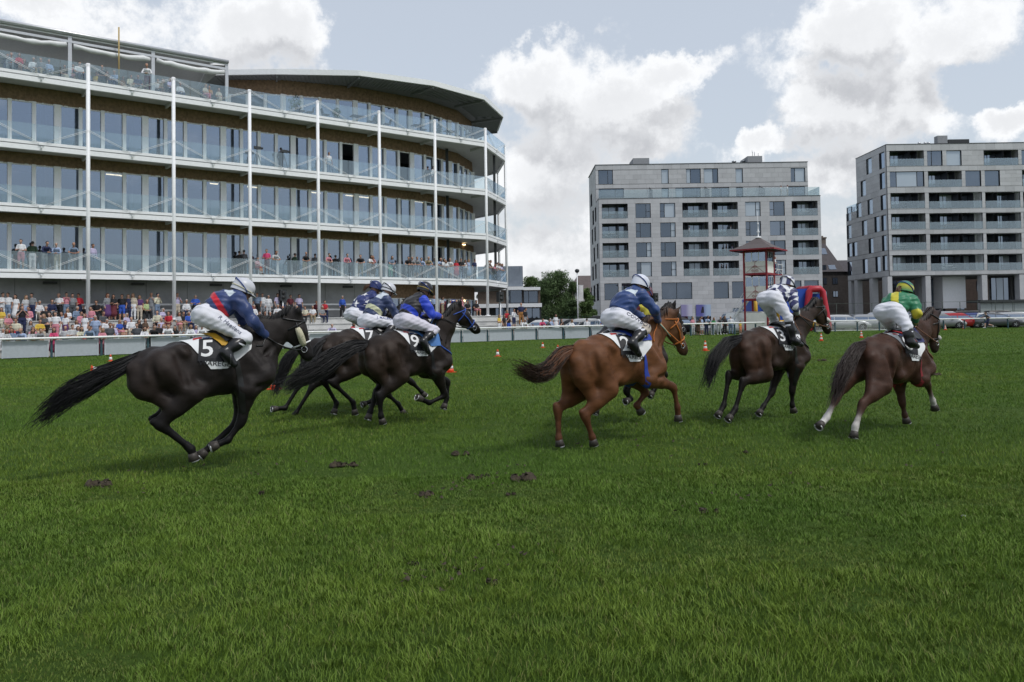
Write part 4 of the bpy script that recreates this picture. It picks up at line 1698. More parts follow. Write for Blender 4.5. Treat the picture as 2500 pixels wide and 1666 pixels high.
class Frame:
    """horse space (x forward, y to its left, z up, metres) <-> world"""
    def __init__(s, wpx, Z, az, pitch):
        a, p_ = radians(az), radians(pitch)
        s.f = V((sin(a) * cos(p_), cos(a) * cos(p_), sin(p_)))
        s.l = V((-cos(a), sin(a), 0))
        s.u = s.f.cross(s.l)
        s.W = at_y(wpx[0], wpx[1], Z)
        s.org = V((s.W.x, s.W.y, 0))
        s.M = np.array([list(s.f * SCL), list(s.l * SCL), list(s.u * SCL)])
        s.o = np.array(list(s.W)) - 1.6 * np.array(list(s.u * SCL))

    def loc(s, px, y=0.):
        """photo pixel -> point of the plane `y` metres to the left of the horse's middle"""
        q = on_plane(px[0], px[1], s.W + s.l * (y * SCL), s.l) - s.W
        return A(q.dot(s.f) / SCL, y, q.dot(s.u) / SCL + 1.6)

    def out(s, V_):
        return np.asarray(V_, float) @ s.M + s.o - np.array(list(s.org))

    def part(s, name, V_, F, mats, parent, mi=None, col=None, smooth=True):
        if isinstance(F, list):
            me = bpy.data.meshes.new(name)
            me.from_pydata([tuple(x) for x in s.out([list(q) for q in V_])], [], F)
            for mt in (mats if isinstance(mats, (list, tuple)) else [mats]): me.materials.append(mt)
            if mi is not None: me.polygons.foreach_set('material_index', mi)
            me.polygons.foreach_set('use_smooth', [smooth] * len(me.polygons))
            me.update()
        else:
            me = np_mesh(name, s.out(V_), F, mats, smooth, mi)
        if col is not None: set_col(me, col)
        return link(name, me, parent)

    def mbpart(s, name, mb, mats, parent):
        return s.part(name, mb.v, mb.f, mats, parent, mb.mi if isinstance(mats, (list, tuple)) and len(mats) > 1 else None)


def ik(a, c, l1, l2, fwd):
    d = c - a
    L = np.linalg.norm(d)
    L_ = min(L, (l1 + l2) * .999)
    x = (l1 * l1 - l2 * l2 + L_ * L_) / (2 * L_)
    h = sqrt(max(0, l1 * l1 - x * x))
    u = d / L
    n_ = np.array(fwd, float)
    n_ = n_ - u * n_.dot(u)
    n_ /= np.linalg.norm(n_)
    return a + u * (x * L / L_) + n_ * h


def hairmat(name, rgb):
    if name not in HAIR: HAIR[name] = M(name, rgb, .5, var=.25, scale=30, spec=.35)
    return HAIR[name]


def horse(h):
    fr = Frame(h['W'], h['Z'], h['az'], h.get('pitch', 0))
    root = thing('horse', fr.org, h['label'], 'horse', 'racehorses galloping across the turf')
    body, dark, brown = [np.array(h[k]) for k in ('body', 'dark', 'brown')]
    legc = np.array(h.get('legs', dark))
    pr = []

    def add(a, b_, ra, rb, ys=1., k=.05, col=None):
        pr.append((np.array(a, float), np.array(b_, float), ra, rb, ys, k, body if col is None else col))

    # trunk
    add((.0, 0, 1.25), (-.40, 0, 1.23), .315, .318, .76, .05)
    cz_ = h.get('croup', -.035)
    add((-.35, 0, 1.235), (-.78, 0, 1.265 + cz_), .318, .262, .84, .06)
    add((-.80, 0, 1.315 + cz_), (-.98, 0, 1.295 + cz_), .268, .228, .86, .06)
    add((.02, 0, 1.53), (-.30, 0, 1.475), .06, .085, 1., .09)
    add((-.30, 0, 1.47), (-.75, 0, 1.495 + cz_), .08, .09, 1.2, .09)
    add((.08, 0, 1.18), (.09, 0, 1.10), .205, .185, .95, .06)
    add((-1.02, 0, 1.43 + cz_ * .6), (-1.12, 0, 1.40 + cz_ * .4), .10, .06, 1., .06)
    for s in (-1, 1):
        add((-.08, s * .085, 1.46), (.13, s * .145, 1.11), .095, .132, 1., .07)
        add((.13, s * .15, 1.11), (-.04, s * .165, .97), .122, .115, 1., .05)
        add((-.74, s * .16, 1.43), (-.72, s * .21, 1.40), .07, .05, 1., .08, brown)
        add((-.90, s * .105, 1.30 + cz_), (-1.02, s * .12, 1.16), .195, .165, 1., .06, brown)
        add((-1.18, s * .08, 1.24), (-1.10, s * .12, 1.02), .10, .112, 1., .05, brown)
        add((-.62, s * .17, 1.0), (-.5, s * .1, 1.0), .07, .10, 1., .08)
    # legs
    hoofs = []
    SOCK = np.array((.60, .58, .55))
    for key, s in (('RH', -1), ('LH', 1)):
        if key not in h: continue
        hk, ft, toe = [fr.loc(q, s * yy) for q, yy in zip(h[key], (.135, .125, .12))]
        hip = A(-.93, s * .135, 1.27)
        st = ik(hip, hk, .42, .46, (1, 0, .1))
        st[1] = s * .185
        h.setdefault('diag', []).append('%s thigh %.2f gaskin %.2f cannon %.2f past %.2f' % (key, np.linalg.norm(hip - st), np.linalg.norm(st - hk), np.linalg.norm(hk - ft), np.linalg.norm(ft - toe)))
        add(hip, st, .185, .118, .95, .06, brown)
        add(st, st + (hk - st) * .45, .128, .088, .82, .06, body)
        add(st + (hk - st) * .3, hk, .10, .052, .8, .05, (body + legc) / 2)
        ham = st + (hk - st) * .5 + A(-.05, 0, .01)
        add((-1.12, s * .10, 1.08), ham, .125, .058, .85, .06, brown)
        cdir = (ft - hk) / np.linalg.norm(ft - hk)
        pt = hk - cdir * .055 + A(-.035, 0, 0)
        add(ham, pt, .028, .026, 1., .035, legc)
        add(pt, hk + cdir * .03, .034, .046, .85, .03, legc)
        add(hk, hk + cdir * .09, .056, .046, .85, .03, legc)
        add(hk + cdir * .05, ft, .041, .036, .85, .02, legc)
        sc = SOCK if key in h.get('socks', ()) else legc
        cor = ft + (toe - ft) * .58
        add(ft - cdir * .02, ft, .043, .047, .95, .02, sc)
        add(ft, cor, .040, .044, 1., .02, sc)
        if sc is SOCK: add(ft - cdir * .1, ft, .038, .038, .85, .02, sc)
        hoofs.append((cor, toe, ft))
    for key, s in (('RF', -1), ('LF', 1)):
        if key not in h: continue
        kn, ft, toe = [fr.loc(q, s * yy) for q, yy in zip(h[key], (.125, .115, .11))]
        el = A(-.04, s * .155, .99)
        d = kn - el
        L = np.linalg.norm(d)
        h.setdefault('diag', []).append('%s forearm %.2f cannon %.2f past %.2f' % (key, L, np.linalg.norm(kn - ft), np.linalg.norm(ft - toe)))
        if L > .44: el = el + d / L * (L - .44)
        add((-.04, s * .155, .99), el, .12, .11, 1., .05)
        add(el, el + (kn - el) * .4, .118, .084, .85, .06, body)
        add(el + (kn - el) * .3, kn, .085, .048, .9, .04, (body + 2 * legc) / 3)
        cdir = (ft - kn) / np.linalg.norm(ft - kn)
        fd = (kn - el) / np.linalg.norm(kn - el)
        add(kn - fd * .04, kn + cdir * .04, .052, .048, .95, .03, legc)
        add(kn, ft, .040, .034, .85, .02, legc)
        sc = SOCK if key in h.get('socks', ()) else legc
        cor = ft + (toe - ft) * .58
        add(ft - cdir * .02, ft, .040, .044, .95, .02, sc)
        add(ft, cor, .037, .042, 1., .02, sc)
        hoofs.append((cor, toe, ft))
    # neck and head
    poll = fr.loc(h['poll'])
    muz = fr.loc(h['muz'])
    yaw = h.get('yaw', 0.)
    if yaw: muz = muz + A(0, 0, 0)
    ax = muz - poll
    hl = np.linalg.norm(ax)
    ax /= hl
    hs = hl / .55
    h.setdefault('diag', []).append('head %.2f neck %.2f' % (hl, np.linalg.norm(poll - A(.1, 0, 1.5))))
    hs = min(1.15, max(.9, hs))
    nd = np.cross(ax, A(0, 1, 0))
    if nd[2] > 0 or nd[0] > .3: nd = -nd
    if nd.dot(A(.0, 0, 1.1) - poll) < 0: nd = -nd
    nb = A(.03, 0, 1.28)
    nt_ = poll + nd * .07 - ax * .02
    mid = (nb * .5 + nt_ * .5) + A(-.01, 0, .03)
    add(nb, mid, .255, .165, .53, .07)
    add(mid, nt_, .168, .112, .55, .06)
    add((-.05, 0, 1.52), (mid + A(-.12, 0, .15)), .07, .06, .8, .08)

    def hp(s_, n_, y_=0.): return poll + ax * s_ * hs + nd * n_ * hs + A(0, y_ * hs, 0)
    hc = np.array(h.get('head', body))
    mz = np.array(h.get('muzzle', dark))
    add(hp(.02, .045), hp(.20, .06), .085, .098, .85, .05, hc)
    add(hp(.16, .045), hp(.47, .055), .086, .058, .78, .05, hc)
    add(hp(.13, .125), hp(.25, .13), .098, .08, .55, .035, hc)
    add(hp(.22, .145), hp(.47, .115), .062, .040, .75, .04, hc)
    add(hp(.46, .065), hp(.545, .07), .060, .056, .92, .04, mz)
    add(hp(.47, .115), hp(.525, .115), .036, .034, 1., .03, mz)
    for s in (-1, 1):
        add(hp(.535, .045, s * .033), hp(.50, .045, s * .038), .024, .022, 1., .02, mz)
        add(hp(.155, .02, s * .068), hp(.215, .03, s * .070), .030, .026, 1., .03, hc)
        add(hp(.22, .075, s * .058), hp(.36, .075, s * .045), .018, .014, 1., .03, hc)
        tip = fr.loc(h['ears'][0 if s < 0 else 1], s * .075)
        bs = hp(-.005, .03, s * .055)
        dd = tip - bs
        tip = bs + dd / np.linalg.norm(dd) * min(.19, max(.14, np.linalg.norm(dd)))
        m1 = bs + (tip - bs) * .45
        add(bs, m1, .032, .036, .8, .02, np.array(h.get('ear', dark)))
        add(m1, tip, .035, .008, .8, .012, np.array(h.get('ear', dark)))
    # muscle relief: grooves and veins-scale unevenness, a few mm
    def relief(X, Y, Z):
        return (.0045 * np.sin(X * 17 + Z * 9) * np.sin(Z * 15 - X * 6) + .003 * np.sin(X * 31 + Y * 25) * np.sin(Z * 29)).astype(np.float32) * (Z > .9)
    gr = []
    for s in (-1, 1):
        gr += [(A(-1.06, s * .275, 1.34), A(-.99, s * .285, .98), .032, .05), (A(-.60, s * .315, 1.30), A(-.57, s * .30, 1.12), .06, .08), (A(-.16, s * .285, 1.42), A(-.11, s * .285, 1.04), .035, .06),
               (A(.0, s * .225, 1.46), A(.13, s * .262, 1.24), .028, .05), (A(-.78, s * .27, 1.38), A(-.70, s * .295, 1.06), .028, .05), (A(.05, s * .275, .99), A(.18, s * .235, 1.0), .028, .04)]
        gr += [(A(.12, s * .165, 1.32), mid + A(.05, s * .12, -.09), .028, .04)]
        for q in range(5): gr.append((A(-.22 - .075 * q, s * .284, 1.30), A(-.25 - .075 * q, s * .276, 1.06), .026, .028))
    V_, F = sdf_mesh(pr, h.get('vox', .0175), noise=relief, neg=gr)
    col = prim_cols(pr, V_, .03)
    # dark point shading of the coat itself: dorsal stripe / mealy areas by body place
    zz = V_[:, 2]
    fr.part('body', V_, F, COAT, root, col=np.clip(col, 0, 1))
    bv = bvh_of(V_, F)
    # hooves with shoes
    for (cor, toe, ft) in hoofs:
        ax_ = toe - ft
        ax_ /= np.linalg.norm(ax_)
        mb = MB()
        base = toe
        ln = np.linalg.norm(toe - cor)
        cor2 = toe - ax_ * max(ln, .085)
        mb.tube([cor2, cor2 + ax_ * .03, base], [.044, .050, .062], 14, caps=True)
        o_ = fr.mbpart('hoof', mb, HOOF, root)
        pv = V(ax_)
        sd = V((0, 1, 0))
        up_ = pv.cross(sd).normalized()
        pts = []
        for i in range(11):
            an = radians(-215 + 250 * i / 10) + h.get('shoe_a', 0)
            pts.append(V(base) + pv * .006 + (up_ * sin(an) * -1 + sd * cos(an)) * .052)
        mb = MB().tube(pts, .0085, 6)
        fr.mbpart('horseshoe', mb, SHOE, o_)
    # eyes
    for s in (-1, 1):
        c_ = hp(.19, .05, s * .078)
        mb = MB().lathe((0, 0, 0), [(.001, -.019), (.012, -.015), (.019, 0), (.012, .015), (.001, .019)], 10)
        mb.v = [(x + c_[0], y + c_[1], z + c_[2]) for x, y, z in mb.v]
        fr.mbpart('eye', mb, M('horse eye', (.008, .006, .005), .08, var=0, spec=.6), root)
    # tail and mane
    hm = hairmat('hair ' + h['hair'], h['hairc'])
    tp = [fr.loc(q) for q in h['tail']]
    tp[0] = A(-1.10, 0, 1.41)
    wd = [q * .8 for q in h.get('tailw', [.04, .085, .12, .13, .07])]
    wd = wd[:len(tp)]
    vs, fs = strands(tp, wd, h.get('tailn', 420), .0075, 3, (.55, 1.0), 1.15, .05)
    mi = None
    tl = fr.part('tail', vs, fs, hm if 'tailroot' not in h else [hm, hairmat('hair root', h['tailroot'])], root,
                 mi=None if 'tailroot' not in h else np.array([1 if (i // 24) % 5 < 3 and (i % 24) // 3 < 4 else 0 for i in range(len(fs))]))
    mb = MB().tube([A(-1.04, 0, 1.43)] + [q for q in tp], [.04] + [w_ * .62 for w_ in wd[:-1]] + [.01], 9, ysq=.8)
    fr.part('dock', mb.v, mb.f, hm if 'tailroot' not in h else HAIR['hair root'], tl)
    rng = np.random.default_rng(5)
    vs, fs = [], []
    cr0, cr1 = A(.0, 0, 1.575), poll + A(-.03, 0, .03)
    crm = mid + A(-.13, 0, .19)
    for i in range(h.get('manen', 260)):
        t_ = rng.random()
        c_ = cr0 * (1 - t_) ** 2 + 2 * crm * t_ * (1 - t_) + cr1 * t_ * t_
        hit = bv.ray_cast(V(c_ + A(0, 0, .35)), V((0, 0, -1)), .7)
        if hit[0] is not None: c_ = np.array(list(hit[0]))
        ln = rng.uniform(.10, .20) * h.get('manel', 1.)
        back = -(cr1 - cr0) / np.linalg.norm(cr1 - cr0)
        side = -1 if rng.random() < .75 else 1
        pts = []
        lift = rng.uniform(0, .016)
        for q in range(5):
            u_ = q / 4
            pts.append(c_ + A(0, side * (.012 + .05 * u_), 0) + back * ln * u_ * .55 + A(0, 0, lift * sin(pi * u_) * 1.5 + .012 - ln * .75 * u_ * u_))
        mb = MB().tube(pts, [.009, .009, .008, .006, .002], 3)
        b0 = len(vs)
        vs += mb.v
        fs += [tuple(j + b0 for j in f) for f in mb.f]
    fr.part('mane', vs, fs, hm, root)

    # -------- tack: surfaces found by casting on to the barrel
    def barrel(x, t, off):
        th = t / .30
        d = V((0, -sin(th), cos(th)))
        c_ = V((x, 0, 1.24))
        hit = bv.ray_cast(c_ + d * 1.1, -d, 1.1)
        p_ = hit[0] if hit[0] is not None else c_ + d * .3
        return np.array(list(p_ + d * off))

    def patch(name, mat, xr, xf, tmax, off, parent, nx=10, nt=22, both=True, tmin=None, thick=0.):
        vs, fs = [], []
        t0 = -tmax if both else (tmin or 0)
        for j in range(nt + 1):
            t_ = t0 + (tmax - t0) * j / nt
            a_, c_ = xr(abs(t_)), xf(abs(t_))
            for i in range(nx + 1):
                edge = .006 * sin(i * 1.9 + j * 1.3)
                vs.append(barrel(a_ + (c_ - a_) * i / nx, t_, off + thick * (1 - (2 * i / nx - 1) ** 4) + edge * .4))
        for j in range(nt):
            for i in range(nx):
                q = j * (nx + 1) + i
                fs.append((q, q + nx + 1, q + nx + 2, q + 1))
        return fr.part(name, vs, fs, mat, parent)

    xr_ = lambda t: -.74 + .58 * t
    xf_ = lambda t: -.02 + .10 * min(t, .2) - 1.15 * max(0, t - .26)
    cl = patch('number_cloth', CLOTHW, xr_, xf_, .50, .012, root)

    def pr2(name, mat, vf, cx, ct, off, parent, rot=.0):
        """flat print at cloth coordinates (cx along, ct down the right side)"""
        vs = []
        cr_, sr_ = cos(rot), sin(rot)
        for (x, y) in vf[0]:
            vs.append(barrel(cx + x * cr_ - y * sr_, ct - (x * sr_ + y * cr_), off))
        return fr.part(name, vs, list(vf[1]), mat, parent, smooth=False)

    rot = -.12
    pr2('number_panel', PRINTK, grid2(.27, .29, 8, 8), -.43, .26, .016, cl, rot)
    pr2('number', PRINTW, text_mesh(h['num'], .29, .012), -.475, .255, .020, cl, rot)
    pr2('lettering', PRINTK, text_mesh('WAREGEM', .082, .004), -.375, .440, .017, cl, rot)
    pr2('sponsor_mark', PRINTR, grid2(.09, .035, 3, 2), -.56, .075, .017, cl, rot)
    pr2('sponsor_mark', PRINTB, grid2(.07, .02, 3, 2), -.47, .10, .017, cl, rot)
    patch('saddle_pad', h['pad'], lambda t: -.50 + .9 * t, lambda t: .02 - .1 * t, h.get('padt', .22), .028, root)
    if 'pad2' in h:
        patch('pad_trim', h['pad2'], lambda t: -.52 + .8 * t, lambda t: -.44 + .9 * t, .24, .036, root, 4)
    sd_ = patch('saddle', LEATHER, lambda t: -.46 + .9 * t, lambda t: -.06 - .05 * t, .20, .048, root, thick=.02)
    patch('girth', h['girth'], lambda t: -.27 + .16 * t, lambda t: -.27 + h.get('gw', .06) + .16 * t, .30 * pi * .98, .008, root, 2, 40)
    # bridle: rings cast on to the head
    bm_ = h['bridle']

    def ring(s_, n0, tilt, r, mat, name, parent=root, arc=(0, 360), off=.006):
        c_ = V(hp(s_, n0))
        a_ = V(ax * cos(tilt) + nd * sin(tilt))
        e1 = V((0, 1, 0))
        e2 = a_.cross(e1).normalized()
        pts = []
        for i in range(25):
            an = radians(arc[0] + (arc[1] - arc[0]) * i / 24)
            d = e1 * cos(an) + e2 * sin(an)
            hit = bv.ray_cast(c_ + d * .17, -d, .17)
            if hit[0] is not None: pts.append(hit[0] + d * off)
            elif pts: pts.append(c_ + d * (pts[-1] - c_).length)
        return fr.mbpart(name, MB().tube(pts, r, 6), mat, parent)

    br = ring(.10, .06, -.1, .009, bm_, 'browband')
    ring(.36, .07, 0, .010, h.get('nose', bm_), 'noseband')
    ring(.02, .09, .55, .009, bm_, 'headpiece')
    bit = {}
    for s in (-1, 1):
        pts = []
        for i in range(8):
            q = hp(.06 + .37 * i / 7, .07 + .03 * i / 7)
            hit = bv.ray_cast(V(q + A(0, s * .4, 0)), V((0, -s, 0)), .5)
            if hit[0] is not None: pts.append(hit[0] + V((0, s * .007, 0)))
        if len(pts) > 2: fr.mbpart('cheekpiece', MB().tube(pts, .009, 6), bm_, root)
        e = pts[-1] if pts else V(hp(.44, .1, s * .06))
        bit[s] = e
        rp = [e + V((ax * .035 * cos(k * pi / 6) + nd * .035 * sin(k * pi / 6))) + V((0, s * .008, 0)) for k in range(13)]
        fr.mbpart('bit_ring', MB().tube(rp, .005, 5), STEEL, root)
        if 'fleece' in h:
            q0, q1 = hp(.13, .085), hp(.38, .085)
            fp = []
            for i in range(7):
                q = q0 + (q1 - q0) * i / 6
                hit = bv.ray_cast(V(q + A(0, s * .4, 0)), V((0, -s, 0)), .5)
                fp.append(hit[0] + V((0, s * .02, 0)) if hit[0] is not None else V(q + A(0, s * .08, 0)))
            fr.mbpart('sheepskin_cheek_roll', MB().tube(fp, [.026, .038, .04, .042, .04, .038, .028], 10), FLEECE, root)
    if 'nosefleece' in h: ring(.36, .06, 0, .036, FLEEW, 'sheepskin_noseband', arc=(20, 160), off=.012)
    # reins and breastplate strap
    j = h.get('rider')
    if j:
        hand = fr.loc(j['hand'], -.10)
        for s in (-1, 1):
            hd = V((hand[0], s * .08, hand[2]))
            e = bit[s] + V((0, s * .02, 0))
            mid_ = (hd + e) / 2 + V((0, s * .055, -.05))
            pts = [e, e.lerp(mid_, .5) + V((0, s * .015, -.015)), mid_, mid_.lerp(hd, .5) + V((0, 0, -.01)), hd, hd + V((-.05, -s * .02, -.1)), V((.05, s * .06, 1.45))]
            q_ = []
            for i in range(len(pts) - 1):
                for t_ in (0, .25, .5, .75): q_.append(pts[i].lerp(pts[i + 1], t_))
            q_.append(pts[-1])
            pts = []
            for p_ in q_:                                  # lay the rein on the outside of the neck
                ht = bv.ray_cast(V((p_.x, s * .7, p_.z)), V((0, -s, 0)), .7)
                yy = p_.y
                if ht[0] is not None and abs(ht[0].y) + .012 > s * yy: yy = ht[0].y + s * .012
                pts.append(V((p_.x, yy, p_.z)))
            fr.mbpart('rein', MB().tube(pts, .008, 5), h.get('rein', LEATHER), root)
    if 'breast' in h:
        for s in (-1, 1):
            pts = []
            for i in range(10):
                t_ = i / 9
                q = A(-.04 + .30 * t_, 0, 1.40 - .18 * t_)
                hit = bv.ray_cast(V(q + A(0, s * .8, 0)), V((0, -s, 0)), 1.)
                if hit[0] is not None: pts.append(hit[0] + V((0, s * .008, 0)))
            if len(pts) > 2: fr.mbpart('breast_strap', MB().tube(pts, .012, 5), h['breast'], root)
    return fr, bv, root


def jockey(fr, j, hv=None):
    """a rider: one body, clothes as shells over it"""
    root = thing('person', fr.org, j['label'], 'jockey', 'jockeys riding in the race')
    ps = {}
    k_ = j.get('k', 1.)
    hipc = fr.loc(j['hip'], 0)
    sh = fr.loc(j['sho'], -.17)
    shc = A(sh[0], 0, sh[2])
    head = fr.loc(j['head'], 0)
    el = fr.loc(j['elb'], -.24)
    hd = fr.loc(j['hand'], -.09)
    kn = fr.loc(j['knee'], -.27)
    an = fr.loc(j['ank'], -.315)
    toe = fr.loc(j['toe'], -.33)
    if np.linalg.norm(shc - hipc) < .36:            # keep a full length back
        need = sqrt(max(0, .36 ** 2 - (shc[2] - hipc[2]) ** 2))
        dx_ = hipc[0] + need - shc[0]
        shc, sh = shc + A(dx_, 0, 0), sh + A(dx_, 0, 0)
        head, el = head + A(dx_ * .8, 0, 0), el + A(dx_ * .6, 0, 0)
    up = shc - hipc
    tl = np.linalg.norm(up)
    j['diag'] = 'torso %.2f uarm %.2f farm %.2f thigh %.2f shin %.2f foot %.2f headd %.2f' % (
        tl, np.linalg.norm(sh - el), np.linalg.norm(el - hd), np.linalg.norm(A(hipc[0], -.1, hipc[2]) - kn), np.linalg.norm(kn - an), np.linalg.norm(an - toe), np.linalg.norm(head - shc))
    up /= tl
    face = np.array(j.get('face', (.82, 0, -.55)), float)
    face /= np.linalg.norm(face)
    hup = np.cross(face, A(0, 1, 0))
    if hup[2] < 0: hup = -hup
    sk = np.array(j.get('skin', SKIN))
    back = np.cross(A(0, 1, 0), up)
    if back[2] < 0: back = -back
    tor, arms, legs, hands, hdp, boots = [], [], [], [], [], []

    def P_(lst, a, b_, ra, rb, ys=1., k=.04, col=sk): lst.append((np.array(a, float), np.array(b_, float), ra, rb, ys, k, col))
    P_(tor, hipc + up * .05, hipc + up * .16, .118, .112, 1.2, .05)
    P_(tor, hipc + up * .14 + back * .01, hipc + up * (tl * .62) + back * .03, .112, .128, 1.18, .06)
    P_(tor, hipc + up * (tl * .60) + back * .03, hipc + up * (tl * .97) + back * .015, .125, .095, 1.25, .06)
    P_(tor, shc + A(0, -.12, 0), shc + A(0, .12, 0), .068, .068, 1., .06)
    P_(legs, hipc, hipc + up * .13, .113, .113, 1.24, .05)
    for s in (-1, 1):
        m_ = A(1, -s, 1)
        hp_ = A(hipc[0], s * .095, hipc[2])
        knee, ank, to = kn * m_, an * m_, toe * m_
        if s == 1 and 'kneeL' in j: knee = fr.loc(j['kneeL'], .24)
        if s == 1 and 'ankL' in j:
            ank = fr.loc(j['ankL'], .3)
            to = ank + (toe - an) * m_
        P_(legs, hp_ - up * .01 + A(-.02, 0, 0), hp_ + (knee - hp_) * .25, .102, .088, 1., .05)
        P_(legs, hp_, hp_ + (knee - hp_) * .55, .094, .074, 1., .05)
        P_(legs, hp_ + (knee - hp_) * .5, knee, .076, .057, 1., .04)
        P_(legs, knee, knee + (ank - knee) * .4, .060, .060, 1., .03)
        P_(boots, knee + (ank - knee) * .22, knee + (ank - knee) * .55, .060, .056, 1., .03)
        P_(boots, knee + (ank - knee) * .5, ank, .057, .042, 1., .03)
        fd = (to - ank)
        P_(boots, ank, ank + fd * .35, .046, .044, 1., .03)
        P_(boots, ank + fd * .3, to, .043, .030, 1.1, .03)
        sh_ = sh * m_
        e_, h_ = el * m_, hd * m_
        P_(arms, sh_ * A(1, .92, 1), sh_ + (e_ - sh_) * .5, .062, .052, 1., .05)
        P_(arms, sh_ + (e_ - sh_) * .5, e_, .052, .044, 1., .04)
        P_(arms, e_, e_ + (h_ - e_) * .9, .046, .032, 1., .04)
        fdir = (h_ - e_) / np.linalg.norm(h_ - e_)
        P_(hands, e_ + (h_ - e_) * .85, h_, .026, .028, 1., .03)
        P_(hands, h_, h_ + fdir * .045, .030, .030, 1.1, .02)
        dn = A(0, 0, -1) - fdir * -fdir[2]
        for q in range(4):
            o_ = A(0, (q - 1.5) * .019, 0)
            b_ = h_ + fdir * (.055 - abs(q - 1.3) * .004) + o_
            m1 = b_ + fdir * .022 + dn * .022
            P_(hands, b_, m1, .0115, .0105, 1., .006)
            P_(hands, m1, m1 - fdir * .028 + dn * .016, .0105, .009, 1., .006)
        tb = h_ + fdir * .02 + A(0, -s * .03, 0)
        P_(hands, tb, tb + fdir * .03 + dn * .02, .012, .010, 1., .01)
    # head
    nk0 = shc + back * .02
    P_(hdp, nk0, head - hup * .06 - face * .02, .058, .050, 1., .04)
    P_(hdp, head - face * .02, head + face * .012, .088, .082, .86, .03)
    P_(hdp, head + face * .04 - hup * .01, head + face * .050 - hup * .075, .055, .040, .9, .03)
    P_(hdp, head + face * .095 - hup * .012, head + face * .112 - hup * .042, .011, .014, 1., .012)
    P_(hdp, head + face * .078 - hup * .098, head + face * .083 - hup * .098, .020, .018, 1.1, .02)
    P_(hdp, head + face * .092 - hup * .066, head + face * .092 - hup * .070, .012, .012, 1.6, .01, np.array((.30, .12, .10)))
    for s in (-1, 1):
        P_(hdp, head - hup * .015 + A(0, s * .078, 0) - face * .005, head - hup * .045 + A(0, s * .078, 0) - face * .012, .019, .013, .5, .008)
        P_(hdp, head + face * .083 + hup * .006 + A(0, s * .03, 0), head + face * .083 + hup * .006 + A(0, s * .035, 0), .011, .011, 1., .006, np.array((.05, .04, .035)))
    allp = tor + legs + boots + arms + hands + hdp
    thin = [(p[0], p[1], p[2] * (.86 if id(p) not in map(id, hands + hdp) else 1), p[3] * (.86 if id(p) not in map(id, hands + hdp) else 1)) + p[4:] for p in allp]
    ids = set(map(id, hands + hdp))
    thin = [((p[0], p[1], p[2], p[3]) if id(p) in ids else (p[0], p[1], p[2] * .85, p[3] * .85)) + tuple(p[4:]) for p in allp]
    V_, F = sdf_mesh(thin, .0105)
    fr.part('body', V_, F, SKINM, root, col=prim_cols(thin, V_, .01))
    # silks
    def wr(X, Y, Z):
        return (.0075 * np.sin(X * 34 + Z * 40 + 5 * np.sin(Y * 11 + Z * 7)) * np.sin(Z * 23 - X * 13 + Y * 9) + .004 * np.sin(Y * 60 + X * 25)).astype(np.float32)
    sp = tor + arms + [(shc, nk0 + (head - nk0) * .35, .075, .066, 1., .04, sk)]
    wpt = hipc + up * .075

    def cutw(X, Y, Z): return -((X - wpt[0]) * up[0] + (Z - wpt[2]) * up[2])
    V_, F = sdf_mesh(sp, .0105, .015, cutw, wr)
    s_ = (V_ - hipc) @ up / tl                     # 0 hip .. 1 shoulder
    q_ = (V_ - hipc) @ back
    da = np.min([prim_d(p, V_[:, 0], V_[:, 1], V_[:, 2]) for p in arms], 0)
    dt = np.min([prim_d(p, V_[:, 0], V_[:, 1], V_[:, 2]) for p in tor], 0)
    arm = (da < dt - .002) & (np.abs(V_[:, 1]) > .13)
    m_ = np.where(V_[:, 1:2] > 0, A(1, -1, 1), A(1, 1, 1))
    W_ = V_ * m_
    ta = np.clip(((W_ - sh) @ (el - sh)) / (el - sh).dot(el - sh), 0, 1)
    tb = np.clip(((W_ - el) @ (hd - el)) / (hd - el).dot(hd - el), 0, 1)
    along = np.where(np.linalg.norm(W_ - (sh + ta[:, None] * (el - sh)), axis=1) < np.linalg.norm(W_ - (el + tb[:, None] * (hd - el)), axis=1), ta * .5, .5 + tb * .5)
    col = j['silk'](s_, q_, V_[:, 1], arm, along)
    sk_o = fr.part('silks', V_, F, SILKM, root, col=col)
    sbv = bvh_of(V_, F)
    # breeches
    wt = hipc + up * .125

    def cutb(X, Y, Z): return (X - wt[0]) * up[0] + (Z - wt[2]) * up[2]
    def wr2(X, Y, Z):
        return (.005 * np.sin(X * 42 + 6 * np.sin(Z * 13)) * np.sin(Z * 37 + Y * 20) + .003 * np.sin(Z * 70 + X * 30)).astype(np.float32)
    V_, F = sdf_mesh(legs, .0105, .008, None, wr2)
    bc = np.tile(np.array(j.get('bre', (.66, .665, .72))), (len(V_), 1))
    if 'kneecol' in j:
        dk = np.linalg.norm(V_ * np.where(V_[:, 1:2] > 0, A(1, -1, 1), A(1, 1, 1)) - kn, axis=1)
        bc[dk < .1] = j['kneecol']
    br_o = fr.part('breeches', V_, F, BREM, root, col=bc)
    bbv = bvh_of(V_, F)
    for s in (-1, 1):
        bp_ = [p for p in boots if p[0][1] * s > 0]
        V_, F = sdf_mesh(bp_, .0105, .009)
        bt = fr.part('boot', V_, F, BOOTM, root, col=np.tile(np.array((.010, .010, .012)), (len(V_), 1)))
        if 'boottop' in j:
            top = (kn + (an - kn) * .2) * A(1, -s, 1)
            c_ = np.tile(np.array((.010, .010, .012)), (len(V_), 1))
            c_[np.linalg.norm(V_ - top, axis=1) < .085] = j['boottop']
            set_col(bt.data, c_) if 'col' not in bt.data.color_attributes else bt.data.color_attributes['col'].data.foreach_set('color', np.c_[c_, np.ones(len(c_))].astype(np.float32).ravel())
        # stirrup iron and leather
        to = (an + (toe - an) * .55) * A(1, -s, 1)
